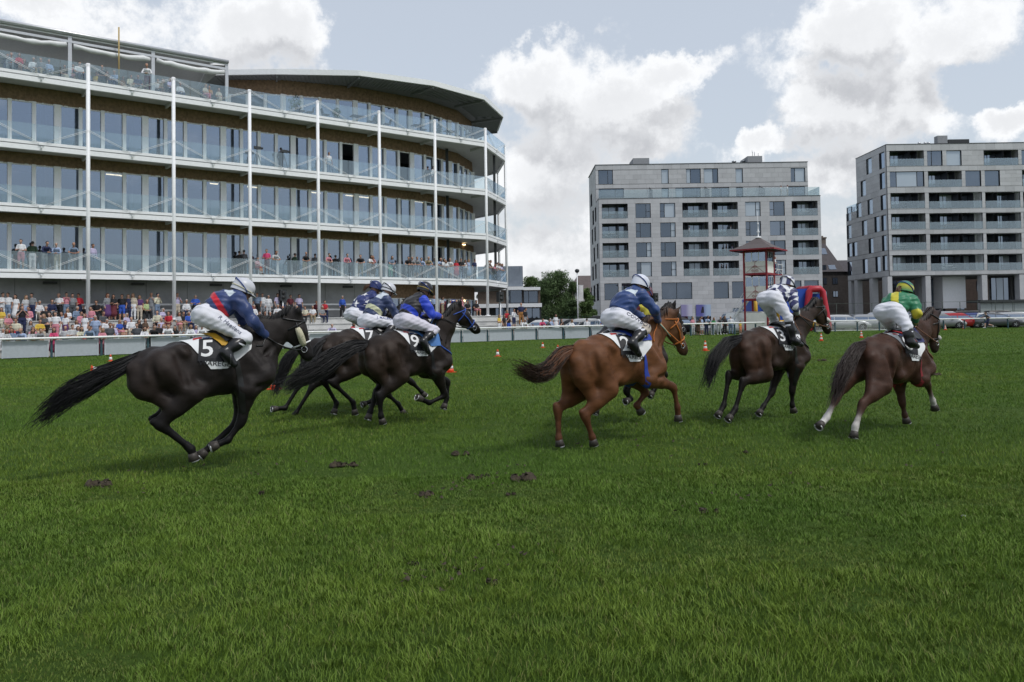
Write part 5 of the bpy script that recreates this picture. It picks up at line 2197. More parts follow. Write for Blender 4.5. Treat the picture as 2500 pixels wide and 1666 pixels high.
        pts = [to + A(0, s * .05, -.045), to + A(0, s * .055, .04), to + A(0, 0, .10), to + A(0, -s * .055, .04), to + A(0, -s * .05, -.045), to + A(0, s * .05, -.045)]
        fr.mbpart('stirrup', MB().tube(pts, .008, 5), RUBBER, root)
    # helmet
    hcol = j['helmet']
    mb = MB()
    n1, n2 = 40, 14
    e1, e2 = face, A(0, 1, 0)
    cc = head + hup * .004 - face * .012
    vs, fs, cl_ = [], [], []
    for i in range(n2 + 1):
        ph = (pi / 2) * (1 - i / n2) if i < n2 else 0
        for k in range(n1):
            a_ = 2 * pi * k / n1
            if i == n2: r_, z = 1.0, -.045 - .022 * (1 - cos(a_)) / 2 * 1.6
            else: r_, z = cos(ph), sin(ph) * .104
            vs.append(cc + e1 * (.130 * r_ * cos(a_)) + e2 * (.108 * r_ * sin(a_)) + hup * z)
            cl_.append(hcol(a_, ph))
    for i in range(n2):
        for k in range(n1):
            k2 = (k + 1) % n1
            fs.append((i * n1 + k, (i + 1) * n1 + k, (i + 1) * n1 + k2, i * n1 + k2))
    he = fr.part('helmet', vs, fs, colmat('helmet', .3, .5, .04) if 'helmet' not in MATS else MATS['helmet'], root, col=np.array(cl_))
    MATS['helmet'] = he.data.materials[0]
    pk = []
    for i in range(9):
        a_ = radians(-55 + 110 * i / 8)
        b0 = cc + e1 * (.130 * cos(a_)) + e2 * (.107 * sin(a_)) - hup * .03
        pk.append((b0, b0 + e1 * .05 * cos(a_) - hup * .012))
    mb = MB()
    for i in range(8):
        mb.add([pk[i][0], pk[i + 1][0], pk[i + 1][1], pk[i][1]] + [q - hup * .008 for q in (pk[i][0], pk[i + 1][0], pk[i + 1][1], pk[i][1])],
               [(0, 1, 2, 3), (7, 6, 5, 4), (3, 2, 6, 7)], 0, True)
    fr.mbpart('peak', mb, j['peak'], he)
    # band round the helmet and goggles strap
    if 'band' in j:
        pts = [cc + e1 * (.132 * cos(a_)) + e2 * (.110 * sin(a_)) - hup * .028 for a_ in [2 * pi * k / 24 for k in range(25)]]
        fr.mbpart('helmet_band', MB().tube(pts, .008, 5), j['band'], he)
    pts = []
    for i in range(23):
        a_ = radians(-110 + 220 * i / 22)
        u_ = abs(i - 11) / 11
        pts.append(cc - e1 * (.125 * cos(a_) * 1.05 - .0) + e2 * (.112 * sin(a_)) + hup * (.02 + .03 * (1 - u_) - .07 * u_ ** 2))
    fr.mbpart('goggles_strap', MB().tube(pts, .007, 5), j.get('strap', PRINTB), he)
    mb = MB()
    for s in (-1, 1):
        c_ = head + face * .088 - hup * .018 + A(0, s * .036, 0)
        mb.tube([c_ - face * .02, c_ + face * .006, c_ + face * .014], [.036, .034, .022], 10)
    fr.mbpart('goggles', mb, M('goggles lens', (.012, .013, .02), .1, spec=.6, var=0), root)
    # chin strap
    pts = [head + A(0, s_ * .083, 0) * 1 + hup * z_ + face * f_ for s_, z_, f_ in ((-1, .0, .0), (-.95, -.06, .03), (-.5, -.115, .055), (.5, -.115, .055), (.95, -.06, .03), (1, .0, .0))]
    fr.mbpart('chin_strap', MB().tube(pts, .007, 5), PRINTK, he)
    if 'pony' in j:
        g_ = [head - face * .09 - hup * .03, head - face * .15 - hup * .05, head - face * .19 - hup * .10, head - face * .2 - hup * .17]
        vs, fs = strands(g_, [.02, .035, .035, .02], 70, .006, 9, (.7, 1.1), 1, .01)
        fr.part('hair', vs, fs, hairmat('rider hair', (.09, .045, .022)), root)
    # prints
    for (ty, txt, size, at, rot, mat) in j.get('prints', ()):
        if ty == 'thigh':
            hp_ = A(hipc[0], -.095, hipc[2])
            o_ = hp_ + (kn - hp_) * at[0] + A(0, 0, at[1])
            ex = (kn - hp_) / np.linalg.norm(kn - hp_)
            n_ = A(*j.get('pn', (-.2, -1, .25)))
            ey = np.cross(n_, ex)
            c0, s0 = cos(rot), sin(rot)
            vf = text_mesh(txt, size, .002)
            vf = ([(x * c0 - y * s0, x * s0 + y * c0) for x, y in vf[0]], vf[1])
            vs, fs = wrap(bbv, vf, o_, ex, ey, .005)
            fr.part('lettering', [list(v) for v in vs], fs, mat, br_o, smooth=False)
        elif ty == 'star':
            sy, sq = at
            o_ = hipc + up * (tl * sy) + A(0, sq, 0)
            n_ = back * .8 + A(-.15, -1. if sq < -.05 else -.35, 0)
            ex = up
            ey = np.cross(n_, ex)
            vs, fs = wrap(sbv, star2(size), o_, ex, ey, .006)
            fr.part('star', [list(v) for v in vs], fs, mat, sk_o, smooth=False)
        elif ty == 'seat':
            o_ = hipc + up * .07 - A(0, .045, 0)
            n_ = A(-1, -.5, .1)
            ex = np.cross(up, n_) * -1
            ex = A(.35, -1, 0) * -1 if False else A(.45, -1., 0)
            vs, fs = wrap(bbv, text_mesh(txt, size, .001), o_, (.5, -.87, 0), up, .005)
            fr.part('lettering', [list(v) for v in vs], fs, mat, br_o, smooth=False)
    # whip
    if 'whip' in j:
        a_, b_ = fr.loc(j['whip'][0], -.12), fr.loc(j['whip'][1], -.16)
        wv = fr.mbpart('whip', MB().tube([a_, (a_ + b_) / 2 + A(0, 0, .01), b_], [.012, .008, .006], 6), j.get('whipm', LEATHER), root)
    return root
NAVY, ROYAL, WHITEC = A(.022, .042, .135), A(.018, .05, .42), A(.68, .69, .72)


def solid(c): return lambda s, q, y, arm, al: np.tile(A(*c), (len(s), 1))


def silk1(s, q, y, arm, al):            # navy, red sash, pale shoulders
    c = np.tile(NAVY, (len(s), 1))
    c[(np.abs(s - .50 - y * .35 + q * .2) < .085) & ~arm] = (.55, .012, .03)
    c[(s > .80) & (s < 1.02) & (q > .02) & (np.abs(y) > .05) & (np.abs(y) < .17) & (al < .2)] = (.50, .56, .60)
    return c


def silk3(s, q, y, arm, al):
    c = np.tile(A(.028, .045, .115), (len(s), 1))
    c[(np.abs(s - .43 + y * .1) < .085) & ~arm] = (.62, .63, .42)
    c[(s > .90) & (np.abs(y) < .13) & (q > .0)] = (.55, .6, .66)
    return c


def silk4(s, q, y, arm, al):
    c = np.tile(A(.014, .013, .016), (len(s), 1))
    c[(np.abs(s - .34 - q * .3) < .10) & ~arm] = (.02, .055, .50)
    c[arm] = (.02, .055, .50)
    return c


def silk5(s, q, y, arm, al):
    c = np.tile(A(.022, .052, .17), (len(s), 1))
    c[(s > .80) & (s < 1.) & (q > .03) & (np.abs(y) > .04) & (np.abs(y) < .16) & (al < .15)] = (.55, .62, .66)
    return c


def silk6(s, q, y, arm, al):
    a = np.floor(s / .28) + np.floor((y + .5) / .105 + 40)
    b_ = np.floor(al / .19) + np.floor((q + y) / .11 + 40)
    k = np.where(arm, b_, a) % 2
    return np.where(k[:, None] > 0, WHITEC, A(.028, .032, .11))


def silk7(s, q, y, arm, al):
    c = np.tile(A(.015, .165, .075), (len(s), 1))
    Y = A(.52, .46, .03)
    c[(np.abs(y + .02 - (s - .6) * .12) < .05) & ~arm] = Y
    c[arm & (((al > .42) & (al < .62)) | (al > .84))] = Y
    return c


def silk8(s, q, y, arm, al):
    c = np.tile(A(.10, .012, .03), (len(s), 1))
    c[arm & (al > .2) & (al < .75)] = (.50, .44, .05)
    c[(np.abs(s - .6) < .1) & ~arm] = (.50, .44, .05)
    return c


def capc(c): return lambda a, p: c
def check_cap(a, p):
    return (.68, .69, .72) if (int(a / (pi / 5) + .01) + int(p / .449 + .01)) % 2 else (.028, .032, .11)


def cap7(a, p): return (.52, .46, .03) if .02 < p < .28 else (.03, .05, .2) if .62 < p < .78 else (.02, .20, .08)


BAY = dict(body=(.017, .0125, .011), dark=(.006, .0055, .0058), brown=(.026, .018, .0145), hair='black', hairc=(.006, .006, .007), bridle=LEATHER)
BLU = M('blue strap', (.02, .07, .33), .5)
ORG = M('orange strap', (.42, .13, .02), .5)
BRNR = M('tan rein', (.16, .07, .035), .55)
PAD1 = M('yellow edged pad', (.48, .27, .02), .6)
PADK = M('black pad', (.02, .02, .022), .6)
PADB = M('light blue pad', (.06, .17, .42), .7)
PADR = M('royal blue pad', (.02, .05, .32), .7)
PADN = M('navy pad', (.03, .035, .12), .7)
PADRED = M('red pad trim', (.38, .02, .03), .7)
BLACKP = PRINTK
TEAL = M('teal print', (.05, .3, .36), .6, var=0)

RIDERS = [
    dict(BAY, key='one', croup=-.085, label='near black horse with cream cheek roll and number 5, legs gathered, leftmost', W=(606, 812), Z=9.9, az=61, pitch=0.5,
         body=(.019, .0155, .0145), brown=(.025, .018, .0155),
         poll=(726, 772), muz=(765, 866), ears=((732, 748), (718, 752)),
         RH=((392, 1038), (466, 1096), (474, 1124)), LH=((388, 1030), (458, 1090), (480, 1121)),
         RF=((590, 1030), (556, 1075), (515, 1093)), LF=((580, 1030), (516, 1088), (488, 1114)),
         tail=[(340, 866), (300, 893), (236, 925), (170, 962), (106, 1016)], tailw=[.04, .085, .11, .11, .07], tailn=430, num='5', pad=PADK, pad2=PAD1, girth=LEATHER, fleece=1, nose=PRINTW, socks=(), vox=.0165,
         rider=dict(label='jockey in navy silks with red sash and pale grey helmet on the leftmost horse',
                    hip=(500, 770), sho=(583, 733), head=(598, 703), elb=(618, 785), hand=(649, 822), knee=(600, 826), ank=(548, 860), toe=(572, 890), face=(.86, 0, -.5),
                    silk=silk1, helmet=capc((.52, .53, .57)), peak=M('grey peak', (.5, .51, .55), .4), band=M('cream band', (.55, .52, .38), .5), strap=PRINTB,
                    prints=[('thigh', 'R. Haedens', .066, (.62, .03), -.1, M('grey blue print', (.06, .07, .13), .6))])),
    dict(BAY, key='two', label='black horse furthest back in the middle trio, hind legs stretched out behind, mostly hidden', W=(896, 812), Z=16.2, az=53, pitch=-0.5,
         poll=(968, 760), muz=(1010, 810), ears=((972, 742), (965, 744)),
         RH=((762, 945), (722, 1010), (694, 1032)), LH=((733, 938), (696, 997), (664, 999)),
         RF=((935, 950), (906, 980), (884, 988)), LF=((960, 945), (930, 980), (905, 992)),
         tail=[(757, 833), (728, 848), (702, 880), (684, 920), (672, 952)], tailw=[.04, .07, .10, .10, .06], num='4', pad=PADK, girth=LEATHER, body=(.018, .015, .014), brown=(.02, .016, .015), vox=.02,
         rider=dict(label='jockey in navy silks with white stars and navy helmet, bent low in the middle trio',
                    hip=(862, 768), sho=(914, 728), head=(919, 700), elb=(935, 765), hand=(955, 782), knee=(930, 800), ank=(895, 835), toe=(912, 852), face=(.9, 0, -.42),
                    silk=solid((.018, .03, .13)), helmet=capc((.014, .024, .11)), peak=PRINTB, pony=1,
                    prints=[('star', '', .085, (.30, -.02), 0, PRINTW), ('star', '', .085, (.62, -.16), 0, PRINTW), ('star', '', .075, (.86, .0), 0, PRINTW), ('star', '', .08, (.5, .14), 0, PRINTW)])),
    dict(BAY, key='three', label='dark brown horse in the centre of the middle trio, near hind leg swung forward', W=(948, 797), Z=15.1, az=52, pitch=-0.3,
         poll=(1004, 738), muz=(1052, 790), ears=((1001, 720), (1012, 724)),
         RH=((814, 936), (862, 982), (867, 1012)), LH=((790, 930), (822, 985), (815, 1010)),
         RF=((946, 963), (972, 986), (987, 1012)), LF=((1006, 934), (1030, 958), (1038, 967)),
         tail=[(806, 823), (785, 846), (762, 884), (738, 920), (705, 945)], tailw=[.05, .10, .14, .14, .08], num='7', pad=PADK, girth=LEATHER, body=(.026, .019, .015), brown=(.032, .022, .017), vox=.02,
         rider=dict(label='jockey in navy silks with pale yellow band and white helmet, middle of the trio',
                    hip=(897, 783), sho=(946, 734), head=(951, 706), elb=(967, 768), hand=(985, 778), knee=(966, 790), ank=(938, 822), toe=(958, 842), face=(.9, 0, -.42),
                    silk=silk3, helmet=capc((.55, .56, .60)), peak=M('white peak', (.66, .67, .7), .4), band=PRINTK, strap=PRINTK,
                    prints=[('thigh', 'J. MALBRAN', .062, (.62, .05), .05, M('navy print', (.02, .05, .2), .6))])),
    dict(BAY, key='four', croup=.0, label='dark bay horse with number 9 cloth and blue bridle, nearest of the middle trio', W=(1056, 809), Z=13.8, az=49.5, pitch=-1.6,
         body=(.021, .0155, .013), brown=(.032, .021, .0155),
         poll=(1121, 750), muz=(1171, 801), ears=((1125, 731), (1107, 733)),
         RH=((927, 970), (930, 1016), (935, 1034)), LH=((919, 962), (904, 1006), (898, 1024)),
         RF=((1087, 966), (1048, 984), (1018, 970)), LF=((1093, 932), (1091, 972), (1083, 998)),
         tail=[(910, 836), (862, 846), (806, 880), (760, 912), (706, 932)], tailw=[.05, .11, .15, .15, .08], tailn=560, num='9', pad=PADB, girth=LEATHER, bridle=BLU, breast=BLU, padt=.33,
         rider=dict(label='jockey in black and royal blue silks with black helmet, nearest of the middle trio',
                    hip=(988, 783), sho=(1036, 735), head=(1040, 705), elb=(1054, 768), hand=(1074, 772), knee=(1062, 806), ank=(1032, 834), toe=(1046, 860), face=(.92, 0, -.38),
                    silk=silk4, helmet=capc((.013, .012, .016)), peak=PRINTK, band=M('gold band', (.38, .28, .08), .5), strap=PRINTB, bre=(.60, .58, .66))),
    dict(key='eight', label='dark horse almost hidden behind the chestnut, only mane, ear and folded forelegs showing', W=(1576, 800), Z=13.3, az=50, pitch=0, bridle=LEATHER,
         body=(.024, .017, .014), dark=(.006, .0055, .0058), brown=(.03, .02, .016), hair='black', hairc=(.006, .006, .007),
         poll=(1640, 752), muz=(1672, 805), ears=((1648, 736), (1632, 738)),
         RH=((1470, 950), (1460, 990), (1452, 1010)), LH=((1450, 945), (1440, 985), (1432, 1004)),
         RF=((1624, 915), (1596, 953), (1586, 968)), LF=((1528, 955), (1540, 975), (1527, 981)),
         tail=[(1455, 832), (1435, 850), (1420, 880), (1412, 910)], tailw=[.04, .07, .09, .06], tailn=200, num='6', pad=PADK, girth=LEATHER, vox=.02,
         rider=dict(label='jockey in maroon and yellow silks behind the blue silks rider on the chestnut',
                    hip=(1524, 770), sho=(1568, 738), head=(1570, 714), elb=(1578, 766), hand=(1598, 778), knee=(1572, 782), ank=(1540, 822), toe=(1556, 840), face=(.9, 0, -.4),
                    silk=silk8, helmet=capc((.10, .012, .03)), peak=PRINTK)),
    dict(key='five', label='bright chestnut horse with number 2 cloth and orange bridle, tail curling out behind', W=(1564, 807), Z=11.4, az=55, pitch=0.2, bridle=ORG,
         body=(.125, .052, .022), dark=(.10, .040, .018), brown=(.115, .047, .020), legs=(.085, .034, .016), hair='chestnut', hairc=(.035, .018, .011), tailroot=(.13, .05, .02), ear=(.03, .015, .01), muzzle=(.035, .022, .017), head=(.12, .055, .025),
         poll=(1640, 768), muz=(1678, 853), ears=((1662, 748), (1648, 746)),
         RH=((1428, 1015), (1446, 1068), (1450, 1087)), LH=((1362, 1000), (1364, 1070), (1367, 1089)),
         RF=((1644, 945), (1654, 995), (1656, 1028)), LF=((1577, 958), (1554, 990), (1566, 1008)),
         tail=[(1404, 845), (1372, 864), (1340, 904), (1308, 916), (1268, 898)], tailw=[.05, .10, .11, .09, .07], tailn=360, num='2', pad=PADR, girth=PADR, rein=ORG, manen=110, vox=.0165,
         rider=dict(label='jockey in blue silks with white shoulder patches and helmet, COWBOY on breeches',
                    hip=(1502, 776), sho=(1568, 722), head=(1566, 691), elb=(1597, 756), hand=(1608, 784), knee=(1576, 803), ank=(1542, 838), toe=(1560, 866), face=(.9, 0, -.42),
                    silk=silk5, helmet=capc((.60, .62, .70)), peak=M('white peak', (0, 0, 0)), strap=PRINTB, kneecol=(.48, .42, .36), whip=((1612, 792), (1637, 822)), whipm=M('green whip', (.25, .36, .28), .5),
                    prints=[('thigh', 'COWBOY', .08, (.66, .035), -.08, M('dark navy print', (.02, .02, .05), .6)), ('seat', 'COWBOY', .05, 0, 0, M('pale blue print', (.25, .27, .4), .6))])),
    dict(key='six', label='dark brown horse with number 3 cloth and white noseband fleece, right of the chestnut', W=(1926, 796), Z=13.8, az=55, pitch=-2.0, bridle=LEATHER,
         body=(.033, .0205, .0155), dark=(.008, .007, .0065), brown=(.056, .029, .019), hair='black', hairc=(.006, .006, .007), head=(.040, .026, .018),
         poll=(1999, 741), muz=(2025, 804), ears=((2006, 726), (1998, 727)),
         RH=((1814, 934), (1795, 1000), (1777, 1026)), LH=((1780, 918), (1767, 990), (1752, 1017)),
         RF=((1934, 953), (1934, 990), (1938, 1006)), LF=((1884, 960), (1864, 992), (1852, 1012)),
         tail=[(1818, 817), (1776, 838), (1742, 882), (1726, 930)], tailw=[.05, .10, .12, .09], num='3', pad=PADK, girth=LEATHER, nosefleece=1, rein=BRNR, breast=LEATHER,
         rider=dict(label='jockey in black and white checked silks and checked helmet standing in the stirrups',
                    hip=(1880, 730), sho=(1936, 716), head=(1924, 690), elb=(1938, 745), hand=(1948, 766), knee=(1924, 775), ank=(1936, 832), toe=(1956, 842), kneeL=(1890, 782), ankL=(1885, 815), face=(.93, 0, -.3),
                    silk=silk6, helmet=check_cap, peak=PRINTK, strap=PRINTK, whip=((1930, 752), (1998, 815)),
                    prints=[('thigh', 'N. BAL', .06, (.72, .02), -.1, M('blue grey print', (.08, .1, .2), .6))] if False else [])),
    dict(key='seven', label='liver chestnut horse with white socks and number 8 cloth, rightmost and seen from behind', W=(2222, 814), Z=12.2, az=54, pitch=-3.4, bridle=LEATHER,
         body=(.052, .0245, .016), dark=(.035, .018, .013), brown=(.050, .0235, .0155), legs=(.055, .026, .018), hair='dark brown', hairc=(.022, .012, .010), ear=(.012, .012, .018), head=(.065, .035, .024), muzzle=(.02, .016, .015),
         poll=(2280, 772), muz=(2286, 846), ears=((2300, 752), (2264, 749)),
         RH=((2105, 990), (2088, 1042), (2084, 1069)), LH=((2042, 972), (2018, 1020), (1999, 1043)),
         RF=((2264, 938), (2277, 978), (2283, 1000)), LF=((2202, 981), (2209, 1014), (2214, 1032)), socks=('RH', 'LH', 'RF'),
         tail=[(2121, 831), (2092, 852), (2064, 898), (2046, 938), (2038, 964)], tailw=[.05, .10, .12, .10, .06], num='8', pad=PADN, pad2=PADRED, girth=M('dull red girth', (.20, .02, .025), .7), gw=.035, rein=BRNR, breast=BRNR, nosefleece=1,
         rider=dict(label='jockey in green and yellow silks with green helmet, on the rightmost horse',
                    hip=(2172, 762), sho=(2218, 733), head=(2201, 704), elb=(2231, 764), hand=(2231, 790), knee=(2214, 796), ank=(2221, 836), toe=(2238, 846), kneeL=(2180, 805), ankL=(2160, 830), face=(.93, 0, -.3),
                    silk=silk7, helmet=cap7, peak=M('green peak', (.02, .2, .08), .4), strap=PRINTB, pony=1)),
]
for h in RIDERS:
    fr, bv, hr = horse(h)
    jr = jockey(fr, h['rider'])
    if DIAG:
        for nm, q in (('croup', (-.85, 0, 1.56)), ('tail', (-1.1, 0, 1.41)), ('breast', (.27, 0, 1.15)), ('butt', (-1.28, -.08, 1.24))):
            print(nm, ['%.0f' % x for x in proj(V(fr.out([q])[0]) + fr.org)], end=' ')
        print()
        print('DIAG', h['key'], h['diag'], h['rider']['diag'])
# ================================================================ JUDGE TOWER
YT = 76.
TC = at_y(1872.6, 700, YT)
TA = radians(36)
RED = M('dark red paint', (.26, .018, .03), .45, var=.08)
CREAM = M('cream panel', (.80, .78, .74), .55, var=.06)
TROOF = M('tower roof felt', (.105, .088, .088), .8, var=.12)
tower = thing('judge_tower', (TC.x, TC.y, 0), 'red and white judge tower with pyramid roof standing before the middle apartment block', 'tower')
te1 = V((-cos(TA), sin(TA), 0))          # along the left face, from the near corner
te2 = V((sin(TA), cos(TA), 0))           # along the right face


def T(a, c, z): return V((TC.x, TC.y, 0)) + te1 * a + te2 * c + V((0, 0, z))


def tz(v): return at_y(1872, v, YT).z


SD = 2.2
ZD1, ZD2, ZE, ZA_ = tz(731), tz(668), tz(608), tz(574.5)
for (a, c) in ((0, 0), (SD, 0), (0, SD), (SD, SD)):
    MB().bar(T(a, c, 0), T(a, c, ZE), .15, .15, te1).build('post', RED, tower)
for z in (ZD1, ZD2, ZE - .12):
    for (p_, q_) in (((-.05, 0), (SD, 0)), ((0, -.05), (0, SD)), ((SD, 0), (SD, SD)), ((0, SD), (SD, SD))):
        MB().bar(T(*p_, z), T(*q_, z), .14, .2).build('beam', RED, tower)
mb = MB()
for z in (ZD1, ZD2):
    q = [T(-.02, -.02, z + .02), T(SD, -.02, z + .02), T(SD, SD, z + .02), T(-.02, SD, z + .02)]
    mb.hexa(q + [x + V((0, 0, .08)) for x in q])
q = [T(0, SD, ZD2 - .03), T(0, SD + 2.6, ZD2 - .03), T(SD, SD + 2.6, ZD2 - .03), T(SD, SD, ZD2 - .03)]
mb.hexa(q + [x + V((0, 0, .11)) for x in q])
mb.build('deck', RED, tower)
h1 = (ZD2 - ZD1)
TG = glassmat('tower glass', (.5, .55, .6), .3, .02, .8, (.1, .11, .12))
for (z0, hgt) in ((ZD2, ZE - ZD2), (ZD1, h1)):
    zs = z0 + hgt * .5
    for face in (0, 1, 2, 3):
        f_ = [lambda t, d: (SD * t, d), lambda t, d: (d, SD * t), lambda t, d: (SD * t, SD - d), lambda t, d: (SD - d, SD * t)][face]
        MB().bar(T(*f_(.05, .03), z0 + hgt * .27), T(*f_(.95, .03), z0 + hgt * .27), .05, hgt * .5).build('cream_panel', CREAM, tower)
        for k in range(3):
            a0, a1 = .05 + .3 * k, .05 + .3 * (k + 1)
            MB().bar(T(*f_(a0 + .015, .04), zs + hgt * .2), T(*f_(a1 - .015, .04), zs + hgt * .2), .03, hgt * .36).build('window_pane', TG, tower)
            MB().bar(T(*f_(a1, .04), zs + .02), T(*f_(a1, .04), zs + hgt * .4), .05, .06, te1).build('mullion', CREAM, tower)
    # iron scroll work on the left face
    mb = MB()
    for xx in (.12, .88):
        mb.bar(T(SD * xx, -.1, z0 + .15), T(SD * .5, -.1, z0 + hgt * .36), .025, .025)
    mb.bar(T(SD * .5, -.1, z0 + .1), T(SD * .5, -.1, z0 + hgt * .52), .025, .025)
    mb.bar(T(SD * .02, -.1, z0 + hgt * .3), T(SD * .98, -.1, z0 + hgt * .3), .02, .02)
    for xx in (.41, .59):
        mb.tube([T(SD * xx + .15 * cos(a) * (1 - k / 30), -.1, z0 + .3 + .15 * sin(a) * (1 - k / 30)) for k, a in enumerate([i * .5 for i in range(20)])], .014, 5)
    for xx in (.44, .56):
        for zz in (.30, .52):
            mb.tube([T(SD * xx + .07 * cos(a), -.1, z0 + hgt * zz + .06 * sin(a)) for a in [i * .6 for i in range(11)]], .012, 5)
    mb.build('scroll_ironwork', RED, tower)
mb = MB()
ov = 1.0
q = [T(-ov, -ov, ZE), T(SD + ov, -ov, ZE), T(SD + ov, SD + ov, ZE), T(-ov, SD + ov, ZE)]
ap = T(SD / 2, SD / 2, ZA_)
md = [T(SD / 2 + (x - SD / 2) * .52, SD / 2 + (y - SD / 2) * .52, ZE + (ZA_ - ZE) * .40) for x, y in ((-ov, -ov), (SD + ov, -ov), (SD + ov, SD + ov), (-ov, SD + ov))]
mb.add(q + md + [ap], [(0, 1, 5, 4), (1, 2, 6, 5), (2, 3, 7, 6), (3, 0, 4, 7), (4, 5, 8), (5, 6, 8), (6, 7, 8), (7, 4, 8), (3, 2, 1, 0)])
rf = mb.build('roof', TROOF, tower)
for i in range(4):
    MB().bar(q[i] - V((0, 0, .03)), q[(i + 1) % 4] - V((0, 0, .03)), .1, .14).build('eave_board', RED, tower)
mb = MB().lathe(ap - V((0, 0, .12)), [(.32, 0), (.26, .12), (.06, .16), (.05, .5), (.16, .62), (.05, .75), (.03, 1.3), (.1, 1.42), (.02, 1.55), (.01, 2.6)], 10)
mb.build('finial', WHITE, tower)
# railings of the little balcony, stairs below
mb = MB()
for z in (ZD2 + .55, ZD2 + 1.05):
    mb.bar(T(0, SD, z), T(0, SD + 2.6, z), .04, .04)
    mb.bar(T(0, SD + 2.6, z), T(SD, SD + 2.6, z), .04, .04)
for c in (.05, 1.3, 2.55): mb.bar(T(0, SD + c, ZD2), T(0, SD + c, ZD2 + 1.1), .04, .04, te1)
mb.bar(T(0, SD, ZD2 + .08), T(0, SD + 1.3, ZD2 + .55), .03, .03)
mb.bar(T(0, SD + 2.6, ZD2 + .08), T(0, SD + 1.3, ZD2 + .55), .03, .03)
mb.build('balcony_railing', WHITE, tower)
mb = MB()
for o_ in (0, .8):
    mb.bar(T(SD + 2.4, .5 + o_, .05), T(SD + .05, .5 + o_, ZD1), .06, .16)
    mb.bar(T(SD + 2.4, .5 + o_, 1.05), T(SD + .05, .5 + o_, ZD1 + 1.), .04, .04)
for i in range(11):
    f_ = i / 11
    mb.bar(T(SD + 2.4 - 2.35 * f_, .5, .15 + (ZD1 - .1) * f_), T(SD + 2.4 - 2.35 * f_, 1.3, .15 + (ZD1 - .1) * f_), .22, .04)
mb.build('stairs', WHITE, tower)
mb = MB()
mb.bar(T(.1, -.02, 1.1), T(SD - .1, -.02, 1.1), .03, 1.9)
mb.build('lower_screen', CREAM, tower)

# ================================================================ BOUNCY CASTLE
YB = 84.
cz = lambda v: at_y(1950, v, YB).z
cx_ = lambda u: at_y(u, 730, YB).x
INB = M('inflatable blue', (.02, .075, .42), .45, var=.1, scale=1.2, bump=.2, bscale=3)
INR = M('inflatable red', (.42, .022, .04), .42, var=.1, scale=1.2, bump=.2, bscale=3)
INY = M('inflatable yellow', (.58, .33, .02), .45, var=.1, scale=1.2, bump=.2, bscale=3)
cas = thing('bouncy_castle', (cx_(1940), YB + 1.5, 0), 'blue red and yellow inflatable bouncy castle partly hidden behind the checked jockey', 'bouncy castle')
x0_, x1_, x2_, x3_ = cx_(1836), cx_(1945), cx_(1972), cx_(2012)
zt, zt2 = cz(704), cz(722)
mb = MB()
nn = 14
pts0 = [(x0_, zt2 - .3), (x0_ + .5, zt2), ((x0_ + x1_) / 2, zt2 + .15), (x1_, zt - .1), (x2_, zt - .05)]
for i in range(len(pts0) - 1):
    (xa, za), (xb, zb) = pts0[i], pts0[i + 1]
    for (ya, yb) in ((YB, YB + 3.6),):
        mb.add([(xa, ya, .9), (xb, ya, .9), (xb, ya, zb), (xa, ya, za), (xa, yb, .9), (xb, yb, .9), (xb, yb, zb), (xa, yb, za)],
               [(0, 1, 2, 3), (5, 4, 7, 6), (3, 2, 6, 7), (0, 3, 7, 4), (1, 5, 6, 2)])
mb.build('blue_body', INB, cas)
for z, r in ((.35, .34), (.95, .30)):
    MB().tube([(x0_ - .1, YB - .1, z), (x0_ + 1.5, YB - .2, z), (x1_, YB - .2, z), (x2_ + .2, YB - .15, z)], r, 10).build('base_tube', INY if z > .5 else INR, cas)
for yy in (YB - .35, YB + 3.4):
    MB().tube([(x2_ - .55, yy, .1), (x2_ - .45, yy, .8), (x2_ + .05, yy, zt - .35), (x2_ + .25, yy, zt - .12), (x3_ - .55, yy, zt - .12), (x3_ - .3, yy, zt - .4), (x3_ + .2, yy, .9), (x3_ + .25, yy, .1)],
              [.34, .34, .34, .36, .36, .34, .34, .34], 12).build('arch_tube', INR, cas)
MB().tube([(x2_ + .3, YB - .2, zt - .05), (x2_ + .3, YB + 3.4, zt - .05)], .32, 10).build('ridge_tube', INR, cas)
MB().tube([(x3_ - .5, YB - .2, zt - .1), (x3_ - .5, YB + 3.4, zt - .1)], .3, 10).build('ridge_tube', INR, cas)
MB().box((x2_ + .1, YB + .6, .7), (x3_ - .05, YB + 3.2, zt - .6)).build('inner_wall', INB, cas)
MB().tube([(x2_ - .1, YB - .3, .75), (x3_ + .1, YB - .3, .75)], .3, 10).build('step_tube', INY, cas)
for i in range(4):
    MB().tube([(x0_ + .3 + i * 1.15, YB - .28, 1.1), (x0_ + .3 + i * 1.15, YB - .2, zt2 - .2)], .2, 8).build('pillar_tube', (INY, INB)[i % 2], cas)

# ================================================================ CARS
TYRE = M('tyre', (.015, .015, .016), .8)
RIM = M('alloy rim', (.38, .39, .41), .3, .7)
CGLASS = glassmat('car glass', (.3, .33, .36), .30, .02, .25, (.02, .024, .03))
LAMP = M('headlamp', (.55, .57, .60), .12, .3, var=0, spec=.6)
TAIL = M('tail lamp', (.30, .01, .012), .2, var=0)


def paint(name, rgb): return M('paint ' + name, rgb, .28, .25, var=.02, coat=.6)


